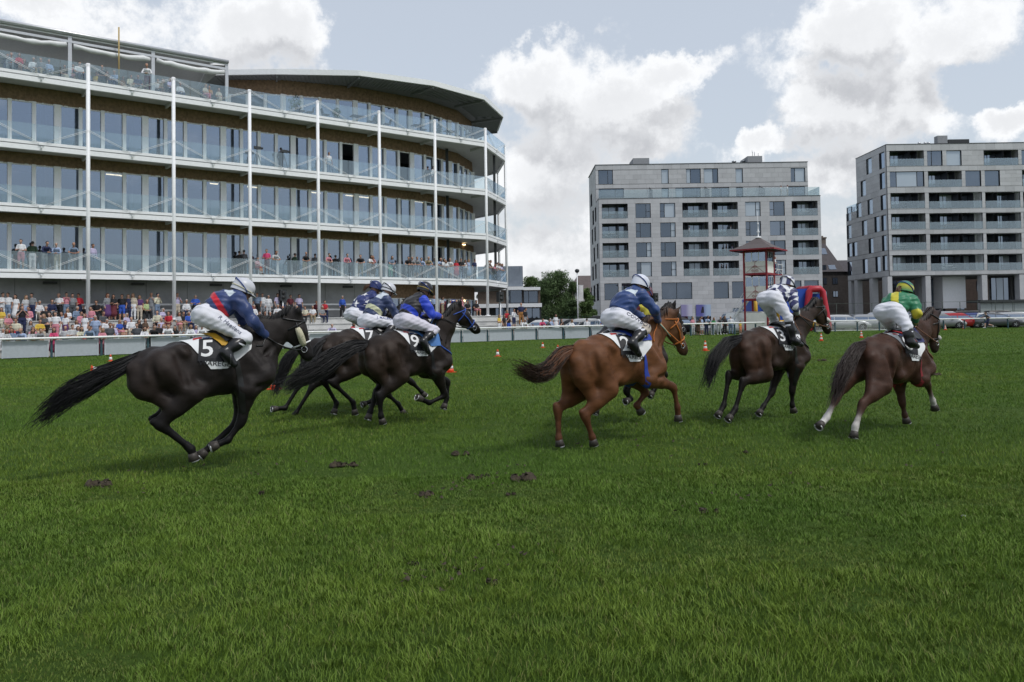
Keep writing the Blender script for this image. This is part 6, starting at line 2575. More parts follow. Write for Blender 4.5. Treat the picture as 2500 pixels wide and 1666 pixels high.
CARCOL = {'silver': (.48, .49, .50), 'white': (.70, .71, .72), 'black': (.012, .012, .014), 'grey': (.24, .245, .255), 'dark grey': (.09, .095, .105), 'red': (.40, .02, .025),
          'blue': (.02, .04, .16), 'light grey': (.36, .37, .39), 'beige': (.42, .39, .33)}
CSPEC = {  # L, W, H, belt, bonnet z, (cabin x rear bottom, rear top, front top, front bottom)
    'hatch': (4.05, 1.74, 1.48, .90, .88, (-2.0, -1.62, .22, 1.05)),
    'estate': (4.6, 1.80, 1.47, .92, .90, (-2.22, -1.95, .35, 1.18)),
    'saloon': (4.55, 1.78, 1.43, .92, .90, (-1.75, -1.0, .30, 1.12)),
    'suv': (4.5, 1.85, 1.68, 1.05, 1.06, (-2.15, -1.85, .35, 1.1)),
    'mpv': (4.6, 1.85, 1.74, 1.02, 1.0, (-2.2, -2.0, .55, 1.6)),
    'van': (5.4, 2.0, 2.35, 1.15, 1.15, (-2.65, -2.6, 1.15, 2.0))}


def build_car(kind, colname, loc, rz, label):
    L, W, H, belt, bon, (rb, rt, ft_, fb) = CSPEC[kind]
    pm = paint(colname, CARCOL[colname])
    root = thing('parked_car' if kind != 'van' else 'parked_van', loc, label, 'car' if kind != 'van' else 'van', 'vehicles parked behind the rail', rz)
    # x = front, y = side; local building then link under root
    st = [(-L / 2, .40, .62, belt - .12, .80), (-L / 2 + .12, .24, .60, belt, .94), (-L / 2 + .6, .20, .58, belt + .02, 1.), (-.4, .19, .56, belt, 1.), (fb - .1, .19, .56, belt - .01, 1.),
          (fb + .35, .20, .57, bon, .99), (L / 2 - .35, .22, .56, bon - .16, .95), (L / 2 - .08, .26, .55, bon - .30, .84), (L / 2, .36, .52, bon - .42, .70)]
    mb = MB()
    vs, fs = [], []
    for (x, z0, zm, z1, k) in st:
        w_ = W / 2 * k
        ring_ = [(0, z0), (w_ * .86, z0), (w_ * .98, z0 + .14), (w_, zm), (w_ * .985, z1 - .10), (w_ * .93, z1 - .015), (w_ * .8, z1 + .012), (0, z1 + .03)]
        ring_ = ring_ + [(-y, z) for y, z in reversed(ring_[1:-1])]
        vs += [(x, y, z) for y, z in ring_]
    n = 14
    for i in range(len(st) - 1):
        for k in range(n):
            k2 = (k + 1) % n
            fs.append((i * n + k, (i + 1) * n + k, (i + 1) * n + k2, i * n + k2))
    fs.append(tuple(range(n)))
    fs.append(tuple((len(st) - 1) * n + k for k in range(n - 1, -1, -1)))
    mb.add(vs, fs, 0, True)
    bw, rw = W / 2 * .93, W / 2 * .70

    def cab(x, z, y): return (x, y, z)
    zb = belt - .03
    cv = []
    ss = [(rb, zb, bw), (rt - .06, H - .14, rw + .07), (rt + .12, H - .02, rw), (-.6, H + .005, rw), (ft_ - .15, H - .02, rw), (ft_ + .05, H - .10, rw + .06), (fb, zb, bw)]
    for (x, z, y) in ss: cv += [(x, -y, z), (x, -y * .55, z + .03), (x, y * .55, z + .03), (x, y, z)]
    cf = []
    for i in range(len(ss) - 1):
        for k in range(3): cf.append((i * 4 + k, i * 4 + k + 1, (i + 1) * 4 + k + 1, (i + 1) * 4 + k))
    cf += [tuple(i * 4 for i in range(len(ss))), tuple(i * 4 + 3 for i in range(len(ss) - 1, -1, -1))]
    mb.add(cv, cf, 0, False)
    # arches: dark discs behind wheels
    link('body', mb.mesh('body', pm), root)
    # glass
    def sidep(x, z, s): # point on side of cabin
        t_ = (z - zb) / (H - .06 - zb)
        y = bw + (rw + .03 - bw) * t_
        return (x, s * (y + .012), z)
    zt_ = H - .13
    def xr(z): return rb + (rt - rb) * (z - zb) / (H - zb)
    def xf(z): return fb + (ft_ - fb) * (z - zb) / (H - zb)
    z0 = belt + .03
    cuts = [.0, .52, 1.] if kind in ('saloon', 'hatch') else [0, .33, .68, 1.]
    if kind == 'van': cuts = [.72, 1.]
    for s in (-1, 1):
        for c0, c1 in zip(cuts[:-1], cuts[1:]):
            a0 = xr(z0) + .14 + (xf(z0) - xr(z0) - .26) * c0 + .035
            a1 = xr(z0) + .14 + (xf(z0) - xr(z0) - .26) * c1 - .035
            b0 = xr(zt_) + .14 + (xf(zt_) - xr(zt_) - .26) * c0 + .035
            b1 = xr(zt_) + .14 + (xf(zt_) - xr(zt_) - .26) * c1 - .035
            if kind != 'van' and 0 < c0: b0 = a0
            if kind != 'van' and c1 < 1: b1 = a1
            q = [sidep(a0, z0, s), sidep(a1, z0, s), sidep(b1, zt_, s), sidep(b0, zt_, s)]
            link('window', MB().add(q, [(0, 1, 2, 3)]).mesh('window', CGLASS), root)
    for (x0, x1, d) in ((fb, ft_ + .05, .015), (rb, rt - .06, -.015)):
        t0, t1 = .12, .88
        q = []
        for (t_, s) in ((t0, -1), (t0, 1), (t1, 1), (t1, -1)):
            q.append((x0 + (x1 - x0) * t_ + d, s * (bw + (rw + .06 - bw) * t_ - .09), zb + (H - .12 - zb) * t_ + .015))
        q2 = [(x, y * .5, z + .03) for x, y, z in q]
        m_ = MB().add([q[0], q2[0], q2[1], q[1], q[2], q2[2], q2[3], q[3]], [(0, 1, 6, 7), (1, 2, 5, 6), (2, 3, 4, 5)])
        link('windscreen' if d > 0 else 'rear_window', m_.mesh('windscreen', CGLASS), root)
    for sx in (-1, 1):
        for s in (-1, 1):
            cxw = sx * L * .30 + (.05 if sx > 0 else 0)
            mb = MB()
            prof = [(.20, -.1), (.31, -.1), (.325, -.06), (.325, .06), (.31, .1), (.20, .1)]
            vs, fs = [], []
            for (r, o_) in prof:
                for k in range(14):
                    a = 2 * pi * k / 14
                    vs.append((cxw + r * cos(a), s * (W / 2 - .10) + s * o_, .325 + r * sin(a)))
            for i in range(len(prof) - 1):
                for k in range(14):
                    fs.append((i * 14 + k, i * 14 + (k + 1) % 14, (i + 1) * 14 + (k + 1) % 14, (i + 1) * 14 + k))
            wh = link('wheel', mb.add(vs, fs, 0, True).mesh('wheel', TYRE), root)
            mb = MB()
            for k in range(5):
                a = 2 * pi * k / 5
                mb.bar((cxw, s * (W / 2 - .02), .325), (cxw + .19 * cos(a), s * (W / 2 - .02), .325 + .19 * sin(a)), .05, .03, (0, 1, 0))
            link('rim', mb.mesh('rim', RIM), wh)
            m2 = MB().tube([(cxw, s * (W / 2 - .06), .33), (cxw, s * (W / 2 * .985), .33)], .375, 16, smooth=False)
            link('wheel_arch', m2.mesh('wheel_arch', TYRE), root)
    for s in (-1, 1):
        q = [(L / 2 - .30, s * W * .46, bon - .20), (L / 2 - .08, s * W * .40, bon - .32), (L / 2 - .03, s * W * .24, bon - .36), (L / 2 - .2, s * W * .28, bon - .2)]
        m_ = MB().add([(x + .03, y, z + .015) for x, y, z in q] + [(x + .03, y, z - .10) for x, y, z in q], [(0, 1, 2, 3), (4, 5, 6, 7), (0, 1, 5, 4), (1, 2, 6, 5), (2, 3, 7, 6), (3, 0, 4, 7)])
        link('headlight', m_.mesh('headlight', LAMP), root)
        m_ = MB().box((-L / 2 - .02, s * W * .46 - .1, belt - .35), (-L / 2 + .12, s * W * .46 + .02 * s, belt - .10))
        link('tail_light', m_.mesh('tail_light', TAIL), root)
        link('mirror', MB().box((fb - .35, s * (W / 2 + .02) - .07, belt + .02), (fb - .2, s * (W / 2 + .02) + .07, belt + .16)).mesh('mirror', pm), root)
    link('grille', MB().box((L / 2 - .06, -.36, .42), (L / 2 + .015, .36, .56)).mesh('grille', DARKM), root)
    link('number_plate', MB().box((L / 2 - .02, -.26, .36), (L / 2 + .03, .26, .47)).mesh('number_plate', WHITE), root)
    return root


CARS = [  # px of the middle, distance, kind, colour, heading (deg, 0 = nose to the right), label
    (2062, 92, 'estate', 'silver', -12, 'silver estate car with roof rails beside the bouncy castle, nose to the right'),
    (2128, 95, 'hatch', 'light grey', -14, 'light grey hatchback just right of the silver estate, behind the white rail'),
    (2140, 101, 'suv', 'light grey', -150, 'pale grey off roader with sloping tail left of the green jockey'),
    (2098, 104, 'hatch', 'dark grey', -20, 'dark grey hatchback far back left of the pale off roader'),
    (2300, 93, 'hatch', 'grey', -16, 'mid grey car nose to the right, left of the red car'),
    (2345, 95, 'hatch', 'red', -16, 'red car behind the white rail near two cones'),
    (2362, 102, 'estate', 'blue', 168, 'dark blue estate with pale roof behind the red car'),
    (2318, 105, 'suv', 'light grey', -14, 'light grey tall car behind the red one, far row'),
    (2268, 100, 'hatch', 'white', -14, 'white small car beside the chestnut horse ears, second row'),
    (2395, 108, 'estate', 'grey', -14, 'grey estate in the far row under the shed'),
    (2372, 110.5, 'mpv', 'black', -10, 'black tall car in the farthest row left of the shed door'),
    (2432, 94, 'saloon', 'dark grey', -14, 'dark grey saloon with bright roof line right of the runner'),
    (2432, 101, 'estate', 'silver', -14, 'silver estate behind the runner, second row'),
    (2452, 107.5, 'suv', 'black', -8, 'black off roader before the pale shed panels'),
    (2486, 95, 'estate', 'light grey', -14, 'light grey estate cut by the right picture edge, front row'),
    (2492, 103, 'hatch', 'silver', -14, 'silver car at the right picture edge, second row'),
    (2240, 104, 'saloon', 'silver', -12, 'silver saloon in the far row behind the green jockey arm'),
    (2200, 106, 'estate', 'dark grey', -12, 'dark grey estate in the far row hidden by the green jockey'),
    (2020, 99, 'hatch', 'black', -12, 'black hatchback behind the silver estate, by the castle'),
    (2262, 108.5, 'mpv', 'dark grey', -10, 'dark tall car in the farthest row beyond the horse ears'),
    (1462, 88, 'mpv', 'black', 160, 'black people carrier with raked windscreen behind the blue polo man'),
    (1412, 84, 'hatch', 'white', 150, 'white hatchback with nose left between the spectators'),
    (1398, 92, 'estate', 'dark grey', 155, 'dark grey estate behind the white hatchback, under the trees'),
    (1442, 82, 'saloon', 'silver', 152, 'silver saloon low behind the rail left of the blue polo man'),
    (1488, 81, 'hatch', 'white', 150, 'white car partly behind the chestnut rider, near the black people carrier'),
    (1312, 88, 'saloon', 'white', 175, 'white car roof seen low before the zinc box building'),
    (1350, 93, 'hatch', 'grey', 178, 'grey car low behind spectators beneath the weeping tree'),
    (1662, 95, 'hatch', 'black', 20, 'black car nose behind the plaid shirt man, before the posters'),
    (1800, 84, 'van', 'white', 178, 'large white van behind the spectators left of the judge tower')]
for (u, D, kind, colr, hd, lab) in CARS:
    p_ = at_y(u, 780, D)
    D = D * .945 if D < 100 else D * .97
    p_ = at_y(u, 780, D)
    build_car(kind, colr, (p_.x, D, .006), radians(hd), lab).scale = (1.14, 1.14, 1.14) if kind != 'van' else (.95, .95, .92)

# posters on the middle block ground floor
for i, (a, c, lab, col1, col2) in enumerate(((935, 1035, 'violet poster on the middle block ground floor, left one', (.26, .24, .42), (.5, .5, .6)),
                                              (1065, 1195, 'blue violet poster with dark horse head on the middle block ground floor', (.10, .10, .34), (.36, .46, .62)))):
    (xa, z1), (xb, z0) = fl.px(*c5(a, 1370)), fl.px(*c5(c, 1470))
    po = thing('poster', (xa, YL - .2, z0), lab, 'poster')
    mt = bpy.data.materials.new('poster print')
    mt.use_nodes = True
    b = NB(mt.node_tree)
    tcg = b.n('ShaderNodeTexCoord').outputs['Generated']
    sxp = b.n('ShaderNodeSeparateXYZ', {0: tcg})
    mt.node_tree.links.new(b.mix(b.ramp(sxp.outputs[0], .35, .8), col1, col2), mt.node_tree.nodes['Principled BSDF'].inputs['Base Color'])
    MB().box((xa, YL - .12, z0), (xb, YL - .06, z1)).build('sheet', mt, po)
    if i:
        cx0, cz0 = (xa + xb) / 2 - .2, z0 + .5
        hd_ = [(x * .6, z * .52) for x, z in ((-.35, 0), (.5, 0), (.45, .9), (.42, 1.5), (.34, 1.95), (.24, 1.75), (.1, 1.75), (.02, 1.98), (-.06, 1.6), (-.2, .9), (-.28, .5))]
        mb = MB().add([(cx0 + x, YL - .125, cz0 + z) for x, z in hd_], [tuple(range(len(hd_)))])
        mb.build('horse_print', M('poster horse', (.02, .018, .03), .6), po)

# ================================================================ CONES, CLODS, LOUDSPEAKERS
CO = M('cone orange', (.66, .075, .02), .5, var=.05)
CW = M('cone white', (.70, .70, .70), .4, var=.04)


def cone_parts(tall):
    mb = MB()
    if tall:
        H_ = .52
        mb.box((-.15, -.15, 0), (.15, .15, .03))
        bands = [(.115, .03), (.098, .13), (.080, .23), (.065, .325), (.050, .42), (.032, .52)]
    else:
        mb.box((-.13, -.13, 0), (.13, .13, .025))
        bands = [(.098, .025), (.088, .075), (.058, .22), (.03, .34)]
    out = [('base', mb.mesh('base', CO))]
    for i in range(len(bands) - 1):
        (r0, z0), (r1, z1) = bands[i], bands[i + 1]
        m2 = MB().lathe((0, 0, 0), [(r0, z0), (r1, z1)], 14)
        wh = (i % 2 == 1)
        out.append(('white_band' if wh else 'orange_band', m2.mesh('band', CW if wh else CO)))
    return out


CP = {t_: cone_parts(t_) for t_ in (0, 1)}
CONES = [(670, 951, 1, 'tall striped cone standing behind the near black horse, left of the trio'), (1100, 910, 1, 'tall striped cone under the muzzle of the trio front horse'),
         (1722, 857, 1, 'striped cone on grass between the chestnut and the checked jockey'), (2005, 833, 1, 'striped cone beneath the muzzle of the checked jockey horse'),
         (2103, 825, 1, 'striped cone just left of the green jockey boots'), (2308, 806, 1, 'striped cone right of the rightmost horse head, left of a pair'), (2353, 804, 1, 'striped cone before the red car, right of a pair'),
         (270, 883, 0, 'small white cone with orange tip behind the near black horse tail'), (1215, 871, 0, 'small orange tipped cone on open grass right of the trio'),
         (1325, 850, 0, 'small cone furthest away above the chestnut tail'), (1362, 858, 0, 'small cone just above the chestnut horse rump')]
for (u, v_, t_, lab) in CONES:
    p_ = on_ground(u, v_)
    r = thing('traffic_cone', p_, lab, 'traffic cone', 'cones marking the track', random.uniform(0, 1.5))
    for nm, me in CP[t_]: link(nm, me, r)
p_ = on_ground(222, 908)
r = thing('traffic_cone', p_ + V((0, 0, .12)), 'orange cone knocked over on its side left of the near black horse tail', 'traffic cone', 'cones marking the track', .5)
r.rotation_euler = (0, radians(96), .4)
for nm, me in CP[0]: link(nm, me, r)

SOIL = M('turned soil', (.052, .040, .026), .95, var=.5, scale=25, bump=.8, bscale=50)
random.seed(21)
CLODS = [(833, 1142, .17, 'dark torn up turf clod below the trio, biggest in the left half'), (1038, 1212, .11, 'dark upright clod of soil in the middle foreground'), (1293, 1174, .20, 'long flat brown divot below the chestnut tail'),
         (258, 1186, .20, 'pale brown divot left, behind the near black horse hooves'), (1733, 1252, .10, 'small dark clod in the right foreground'), (1166, 1170, .13, 'low brown divot left of the long flat one'),
         (1250, 1211, .06, 'tiny clod under the long flat divot'), (1124, 1112, .12, 'faint brown scrape of turf above the divots'), (1205, 1425, .07, 'little brown clod in the near grass, lowest in the photo'), (1010, 1380, .06, 'little dark clod in the near grass, left of the lowest clod'),
         (2005, 882, .22, 'dark clod on grass left of the rightmost horse tail'), (2290, 917, .2, 'dark clod right of the rightmost horse shoulder'), (1828, 1108, .08, 'little clod in open grass under the rightmost horse'), (2357, 1265, .03, 'tiny white fleck of litter in the right foreground'),
         (1716, 1138, .05, 'small dark clod midway below the checked jockey horse'), (645, 1210, .08, 'small dark scuff left of the upright clod')]
for (u, v_, s, lab) in CLODS:
    p_ = on_ground(u, v_)
    mb = MB()
    s *= .85
    for k in range(5 if s > .07 else 3):
        ox, oy = random.uniform(-1, 1) * s, random.uniform(-.5, .5) * s
        rr = s * random.uniform(.25, .5)
        prof = [(.02, rr * .9), (rr * .5, rr * .75), (rr, rr * .3), (rr * 1.05, 0)]
        b0 = len(mb.v)
        mb.lathe((ox, oy, .01), list(reversed(prof)), 9)
        for i in range(b0, len(mb.v)):
            x, y, z = mb.v[i]
            mb.v[i] = (x + random.uniform(-.3, .3) * rr, y + random.uniform(-.3, .3) * rr, max(0, z * random.uniform(.7, 1.25)))
    lit_ = 'white' in lab
    o = link('turf_clod' if not lit_ else 'litter', mb.mesh('clod', CW if lit_ else SOIL), None, p_)
    tag(o, lab, 'clod' if not lit_ else 'litter', None if lit_ else 'divots torn from the turf')


def speaker(u, v0, v1, w_, label):
    for _ in range(1):
        q = on_plane(u, v1, P(0, w_), GN)
    uu, _w = uw(q)
    zt_ = on_plane(u, v0, P(0, w_), GN).z
    zb_ = q.z
    base = 2.05 if uu < 34 and w_ > -.3 else 0.
    r = thing('loudspeaker', P(uu, w_, base), label, 'loudspeaker')
    hw = (zt_ - zb_) * .28
    MB().bar(P(uu, w_, zb_), P(uu, w_, zt_), hw * 2, hw * 1.6, GN).build('cabinet', DARKM, r)
    MB().tube([P(uu, w_ - .05, base), P(uu, w_ - .05, zb_ + .1)], .045, 8).build('stand_pole', WHITE, r)
    for f_ in (.3, .7):
        c_ = P(uu, w_ - hw * .82, zb_ + (zt_ - zb_) * f_)
        MB().tube([c_, c_ - GN * .02], hw * .6, 12).build('cone_driver', M('speaker cone', (.02, .02, .022), .6), r)


speaker(690, 708, 735, .4, 'black loudspeaker on a white stand among the terrace crowd')
speaker(1221, 713, 738, -3.0, 'black loudspeaker on a pole beside the last grandstand columns')
speaker(1600, 716, 737, -7.6, 'black loudspeaker above the dark horse mane before the middle block')

# ---------------------------------------------------------------- terrace furniture on the top balcony
FURN = M('charcoal furniture', (.04, .045, .05), .6)
POTM = M('planter', (.05, .055, .06), .7)


def bal(u, w_, z): return P(u, w_, z)


def tb_(px_, w_, label, hi=.74):
    q = on_plane(px_, 300, P(0, w_), GN)
    u_, _ = uw(q)
    r = thing('terrace_table', P(u_, w_, L4), label, 'table', 'furniture on the top terrace')
    MB().bar(P(u_ - .5, w_, L4 + hi), P(u_ + .5, w_, L4 + hi), .8, .04).build('table_top', FURN, r)
    MB().tube([P(u_, w_, L4), P(u_, w_, L4 + hi)], .05, 7).build('leg', FURN, r)
    MB().bar(P(u_ - .25, w_, L4 + .02), P(u_ + .25, w_, L4 + .02), .5, .03).build('foot', FURN, r)


def ch_(px_, w_, label, face_=1):
    q = on_plane(px_, 300, P(0, w_), GN)
    u_, _ = uw(q)
    r = thing('terrace_chair', P(u_, w_, L4), label, 'chair', 'furniture on the top terrace')
    MB().bar(P(u_ - .25, w_, L4 + .45), P(u_ + .25, w_, L4 + .45), .5, .05).build('seat', FURN, r)
    pts = [P(u_ - face_ * .25, w_ - .22, L4 + .5), P(u_ - face_ * .36, w_ - .2, L4 + .9), P(u_ - face_ * .36, w_ + .2, L4 + .9), P(u_ - face_ * .25, w_ + .22, L4 + .5)]
    MB().add(pts, [(0, 1, 2, 3)]).build('backrest', FURN, r)
    for a in (-.22, .22):
        for c in (-.22, .22):
            MB().tube([P(u_ + a, w_ + c, L4), P(u_ + a, w_ + c, L4 + .45)], .02, 5).build('leg', FURN, r)


for (px_, lab) in ((872, 'dark square table on the top terrace, behind the fourth column'), (1020, 'dark table right of the fifth column on the top terrace'), (1098, 'small high table near the sixth column on the top terrace'), (1150, 'high bar table at the curved end of the top terrace')):
    tb_(px_, 1.1 if px_ < 1080 else 2.4, lab, .74 if px_ < 1060 else 1.05)
for (px_, f_, lab) in ((756, -1, 'round backed dark chair left of the fourth column on the top terrace'), (795, 1, 'dark chair just right of the fourth column, top terrace'), (735, 1, 'dark chair furthest left on the top terrace'), (905, -1, 'dark chair right of the square table, top terrace'), (945, -1, 'dark lounge chair right of the fifth column'), (1033, 1, 'pale lit chair right of the dark table'), (1165, -1, 'tall stool at the curved terrace end'), (1128, 1, 'tall stool left of the bar table')):
    ch_(px_, 1.0 if px_ < 1080 else 2.6, lab, f_)
for (px_, h_, lab) in ((722, 1.3, 'spiky potted shrub on the top terrace between third and fourth columns'), (822, .8, 'low potted shrub right of the fourth column, top terrace'), (918, .7, 'small potted plant left of the fifth column, top terrace'), (1072, .6, 'small plant pot beside the sixth column')):
    q = on_plane(px_, 300, P(0, 1.2), GN)
    u_, _ = uw(q)
    r = thing('potted_plant', P(u_, 1.2, L4), lab, 'potted plant', 'furniture on the top terrace')
    MB().lathe(P(u_, 1.2, L4), [(.16, 0), (.2, .35), (.21, .4)], 10).build('pot', POTM, r)
    v, f = leaf_cloud([((0, 0, .4 + h_ * .5), (h_ * .38, h_ * .38, h_ * .5))], 160, .16, 0, np.random.default_rng(int(px_)))
    link('foliage', np_mesh('foliage', v, f, LG3, False), r)


def camera_tripod(px_, w_, L, label):
    q = on_plane(px_, 380, P(0, w_), GN)
    u_, _ = uw(q)
    r = thing('video_camera', P(u_, w_, L), label, 'video camera')
    for a in (0, 2.1, 4.2):
        MB().tube([P(u_ + .4 * cos(a), w_ + .4 * sin(a), L), P(u_, w_, L + 1.35)], .025, 6).build('tripod_leg', FURN, r)
    MB().bar(P(u_ - .2, w_, L + 1.5), P(u_ + .3, w_, L + 1.5), .16, .2).build('camera_body', FURN, r)
    MB().tube([P(u_ + .3, w_, L + 1.5), P(u_ + .45, w_, L + 1.5)], .08, 8).build('lens', FURN, r)


camera_tripod(627, 1.0, LV[2], 'dark video camera on tripod on the third balcony, right of the third column')
camera_tripod(692, 1.1, LV[2], 'tall video camera beside the cameraman on the third balcony')
# ================================================================ SPECTATORS
PCOL = {'white': (.66, .67, .70), 'pale grey': (.45, .46, .48), 'grey': (.22, .23, .25), 'dark grey': (.07, .075, .085), 'black': (.014, .014, .017), 'navy': (.018, .025, .075),
        'blue': (.03, .09, .42), 'light blue': (.30, .38, .55), 'denim': (.16, .22, .32), 'lilac': (.48, .44, .62), 'pink': (.55, .22, .27), 'hot pink': (.55, .06, .16), 'red': (.45, .02, .035),
        'maroon': (.11, .02, .03), 'orange': (.62, .22, .10), 'yellow': (.60, .42, .06), 'pale green': (.42, .52, .26), 'mint': (.20, .50, .38), 'khaki': (.28, .23, .15), 'beige': (.48, .42, .34),
        'brown': (.09, .055, .035), 'purple': (.10, .04, .14), 'tan': (.36, .17, .05), 'green': (.04, .20, .07), 'cream': (.56, .54, .42), 'dark green': (.03, .06, .035)}
HCOL = {'dk': (.018, .013, .011), 'br': (.065, .035, .02), 'bl': (.20, .135, .07), 'gr': (.34, .33, .32), 'ba': (.42, .25, .18), 'rd': (.14, .045, .02), 'cap': (.55, .54, .52), 'nv': (.015, .02, .05)}
SKINS = [M('skin %d' % i, c, .55, var=.06) for i, c in enumerate([(.42, .24, .17), (.46, .27, .20), (.36, .19, .13), (.40, .22, .15)])]


def cloth(c): return M('cloth ' + c, PCOL[c], .8, var=.10, scale=14, bump=.25, bscale=30)


def hairm(c): return M('hair tone ' + c, HCOL[c], .6, var=.15, scale=40)


SHOES = [M('shoes dark', (.02, .018, .018), .5), M('shoes white', (.6, .6, .6), .5)]
SKI, TOP, SLV, HIP, SHIN, SHO, HAI = range(7)


def person_mesh(pose, female, long_hair, skirt):
    """one continuous figure, facing +x, feet (or seat foot level) at z 0; faces carry slots"""
    pr = []

    def Q(a, b_, ra, rb, slot, ys=1., k=.035): pr.append((A(*a), A(*b_), ra, rb, ys, k, slot))
    lean = {'le': .20, 'si': .03, 'ru': .12}.get(pose, .0)
    hz = .50 if pose == 'si' else .92
    hx = 0.
    sw = .15 if female else .175
    sx, sz = hx + lean + .01, hz + .50 - lean * .28
    Q((hx, 0, hz), (hx, 0, hz + .10), .125, .115, HIP, 1.25)
    Q((hx, 0, hz + .10), (hx + lean * .5 + .01, 0, hz + .28), .112, .118, TOP, 1.22)
    Q((hx + lean * .5 + .01, 0, hz + .28), (sx, 0, sz - .06), .12, .105, TOP, 1.32)
    Q((sx - .01, -sw * .7, sz - .02), (sx - .01, sw * .7, sz - .02), .062, .062, TOP)
    if female and pose != 'bk':
        for s in (-1, 1): Q((sx + .06, s * .07, sz - .17), (sx + .07, s * .07, sz - .18), .055, .05, TOP)
    Q((sx - .005, 0, sz), (sx + .025 + lean * .25, 0, sz + .11), .05, .047, SKI)
    hd = A(sx + .035 + lean * .3, 0, sz + .20)
    Q(hd + A(-.01, 0, .015), hd + A(.012, 0, .03), .086, .082, SKI, .86, .03)
    Q(hd + A(.035, 0, -.01), hd + A(.045, 0, -.07), .055, .042, SKI, .9, .03)
    Q(hd + A(.092, 0, -.015), hd + A(.104, 0, -.038), .012, .014, SKI, 1., .015)
    Q(hd + A(-.025, 0, .045), hd + A(-.005, 0, .055), .092, .084, HAI, .9, .015)
    if long_hair:
        Q(hd + A(-.06, 0, .0), hd + A(-.075, 0, -.16), .070, .055, HAI, 1.35, .02)
        for s in (-1, 1): Q(hd + A(-.02, s * .075, .0), hd + A(.0, s * .085, -.15), .028, .03, HAI, 1., .015)
    for s in (-1, 1):
        Q(hd + A(0, s * .078, -.01), hd + A(-.008, s * .08, -.035), .018, .012, SKI, .6, .01)
        sh = A(sx - .015, s * sw, sz - .035)
        if pose in ('st', 'bk'): e, h = sh + A(-.02, s * .06, -.28), sh + A(.06, s * .05, -.50)
        elif pose == 'fo': e, h = sh + A(.02, s * .075, -.27), sh + A(.19, -s * .10, -.25 - .03 * s)
        elif pose == 'le': e, h = A(sx + .10, s * (sw + .08), sz - .28), A(sx + .26, -s * .02, sz - .33)
        elif pose == 'ph': e, h = sh + A(.08, s * .08, -.26), sh + A(.17, -s * .10, .02)
        elif pose == 'ru': e, h = (sh + A(-.20 * s, s * .06, -.20), sh + A(-.20 * s + .22, s * .02, -.22))
        else: e, h = sh + A(.06, s * .06, -.27), A(hx + .30, s * .05, hz + .14)
        Q(sh, sh + (e - sh) * .62, .052, .046, TOP)
        Q(sh + (e - sh) * .55, e, .044, .038, SLV)
        Q(e, h, .038, .027, SLV, 1., .025)
        d = (h - e) / np.linalg.norm(h - e)
        Q(h, h + d * .08, .030, .026, SKI, 1., .02)
        Q(h + d * .03, h + d * .06 + A(0, -s * .035, .01), .014, .011, SKI, 1., .012)
        hp_ = A(hx, s * .085, hz)
        if pose == 'si':
            kn = A(hx + .42, s * (.06 if female else .13), hz + .04)
            an = A(hx + .40 + .05 * s, s * (.06 if female else .11), .09)
        elif pose == 'ru':
            kn = A(hx + (.30 if s > 0 else -.02), s * .09, hz - (.28 if s > 0 else .42))
            an = kn + (A(.02, 0, -.42) if s > 0 else A(-.40, 0, -.10))
        else:
            kn = A(hx + .02, s * .10, hz - .43)
            an = A(hx - .02 + (.05 if s > 0 else 0), s * (.10 if female else .12), .085)
        Q(hp_, hp_ + (kn - hp_) * .6, .095, .082, HIP)
        Q(hp_ + (kn - hp_) * .55, kn, .080, .060, HIP if not skirt or pose == 'si' else HIP)
        Q(kn, kn + (an - kn) * .45, .058, .060, SHIN)
        Q(kn + (an - kn) * .4, an, .058, .040, SHIN)
        fdx = A(.17, s * .02, -.035) if not (pose == 'ru' and s < 0) else A(-.03, 0, -.17)
        Q(an + A(-.02, 0, -.02), an + fdx, .045, .036, SHO, 1., .02)
    if skirt and pose != 'si':
        Q((hx, 0, hz - .02), (hx + .01, 0, hz - .44), .15, .21, HIP, 1.1, .05)
    V_, F = sdf_mesh(pr, .026)
    cen = V_[F].mean(1)
    d = np.stack([prim_d(p, cen[:, 0], cen[:, 1], cen[:, 2]) for p in pr], 1)
    return V_, F, np.array([p[6] for p in pr])[d.argmin(1)]


PMESH = {}


def get_person(pose, female, lh, skirt):
    k = (pose, female, lh, skirt)
    if k not in PMESH:
        V_, F, mi = person_mesh(*k)
        PMESH[k] = np_mesh('figure', V_, F, [SKINS[0]] * 7, True, mi)
    return PMESH[k]


FACING = atan2(-GN.y, -GN.x)
LEGW = {'t': 'trousers', 's': 'shorts', 'k': 'skirt', 'd': 'dress', 'j': 'jeans'}
POSEW = {'st': 'standing', 'fo': 'standing arms folded', 'le': 'leaning on rail', 'si': 'sitting', 'ph': 'standing hands raised', 'bk': 'turned away', 'ru': 'running'}
PEOPLE = []


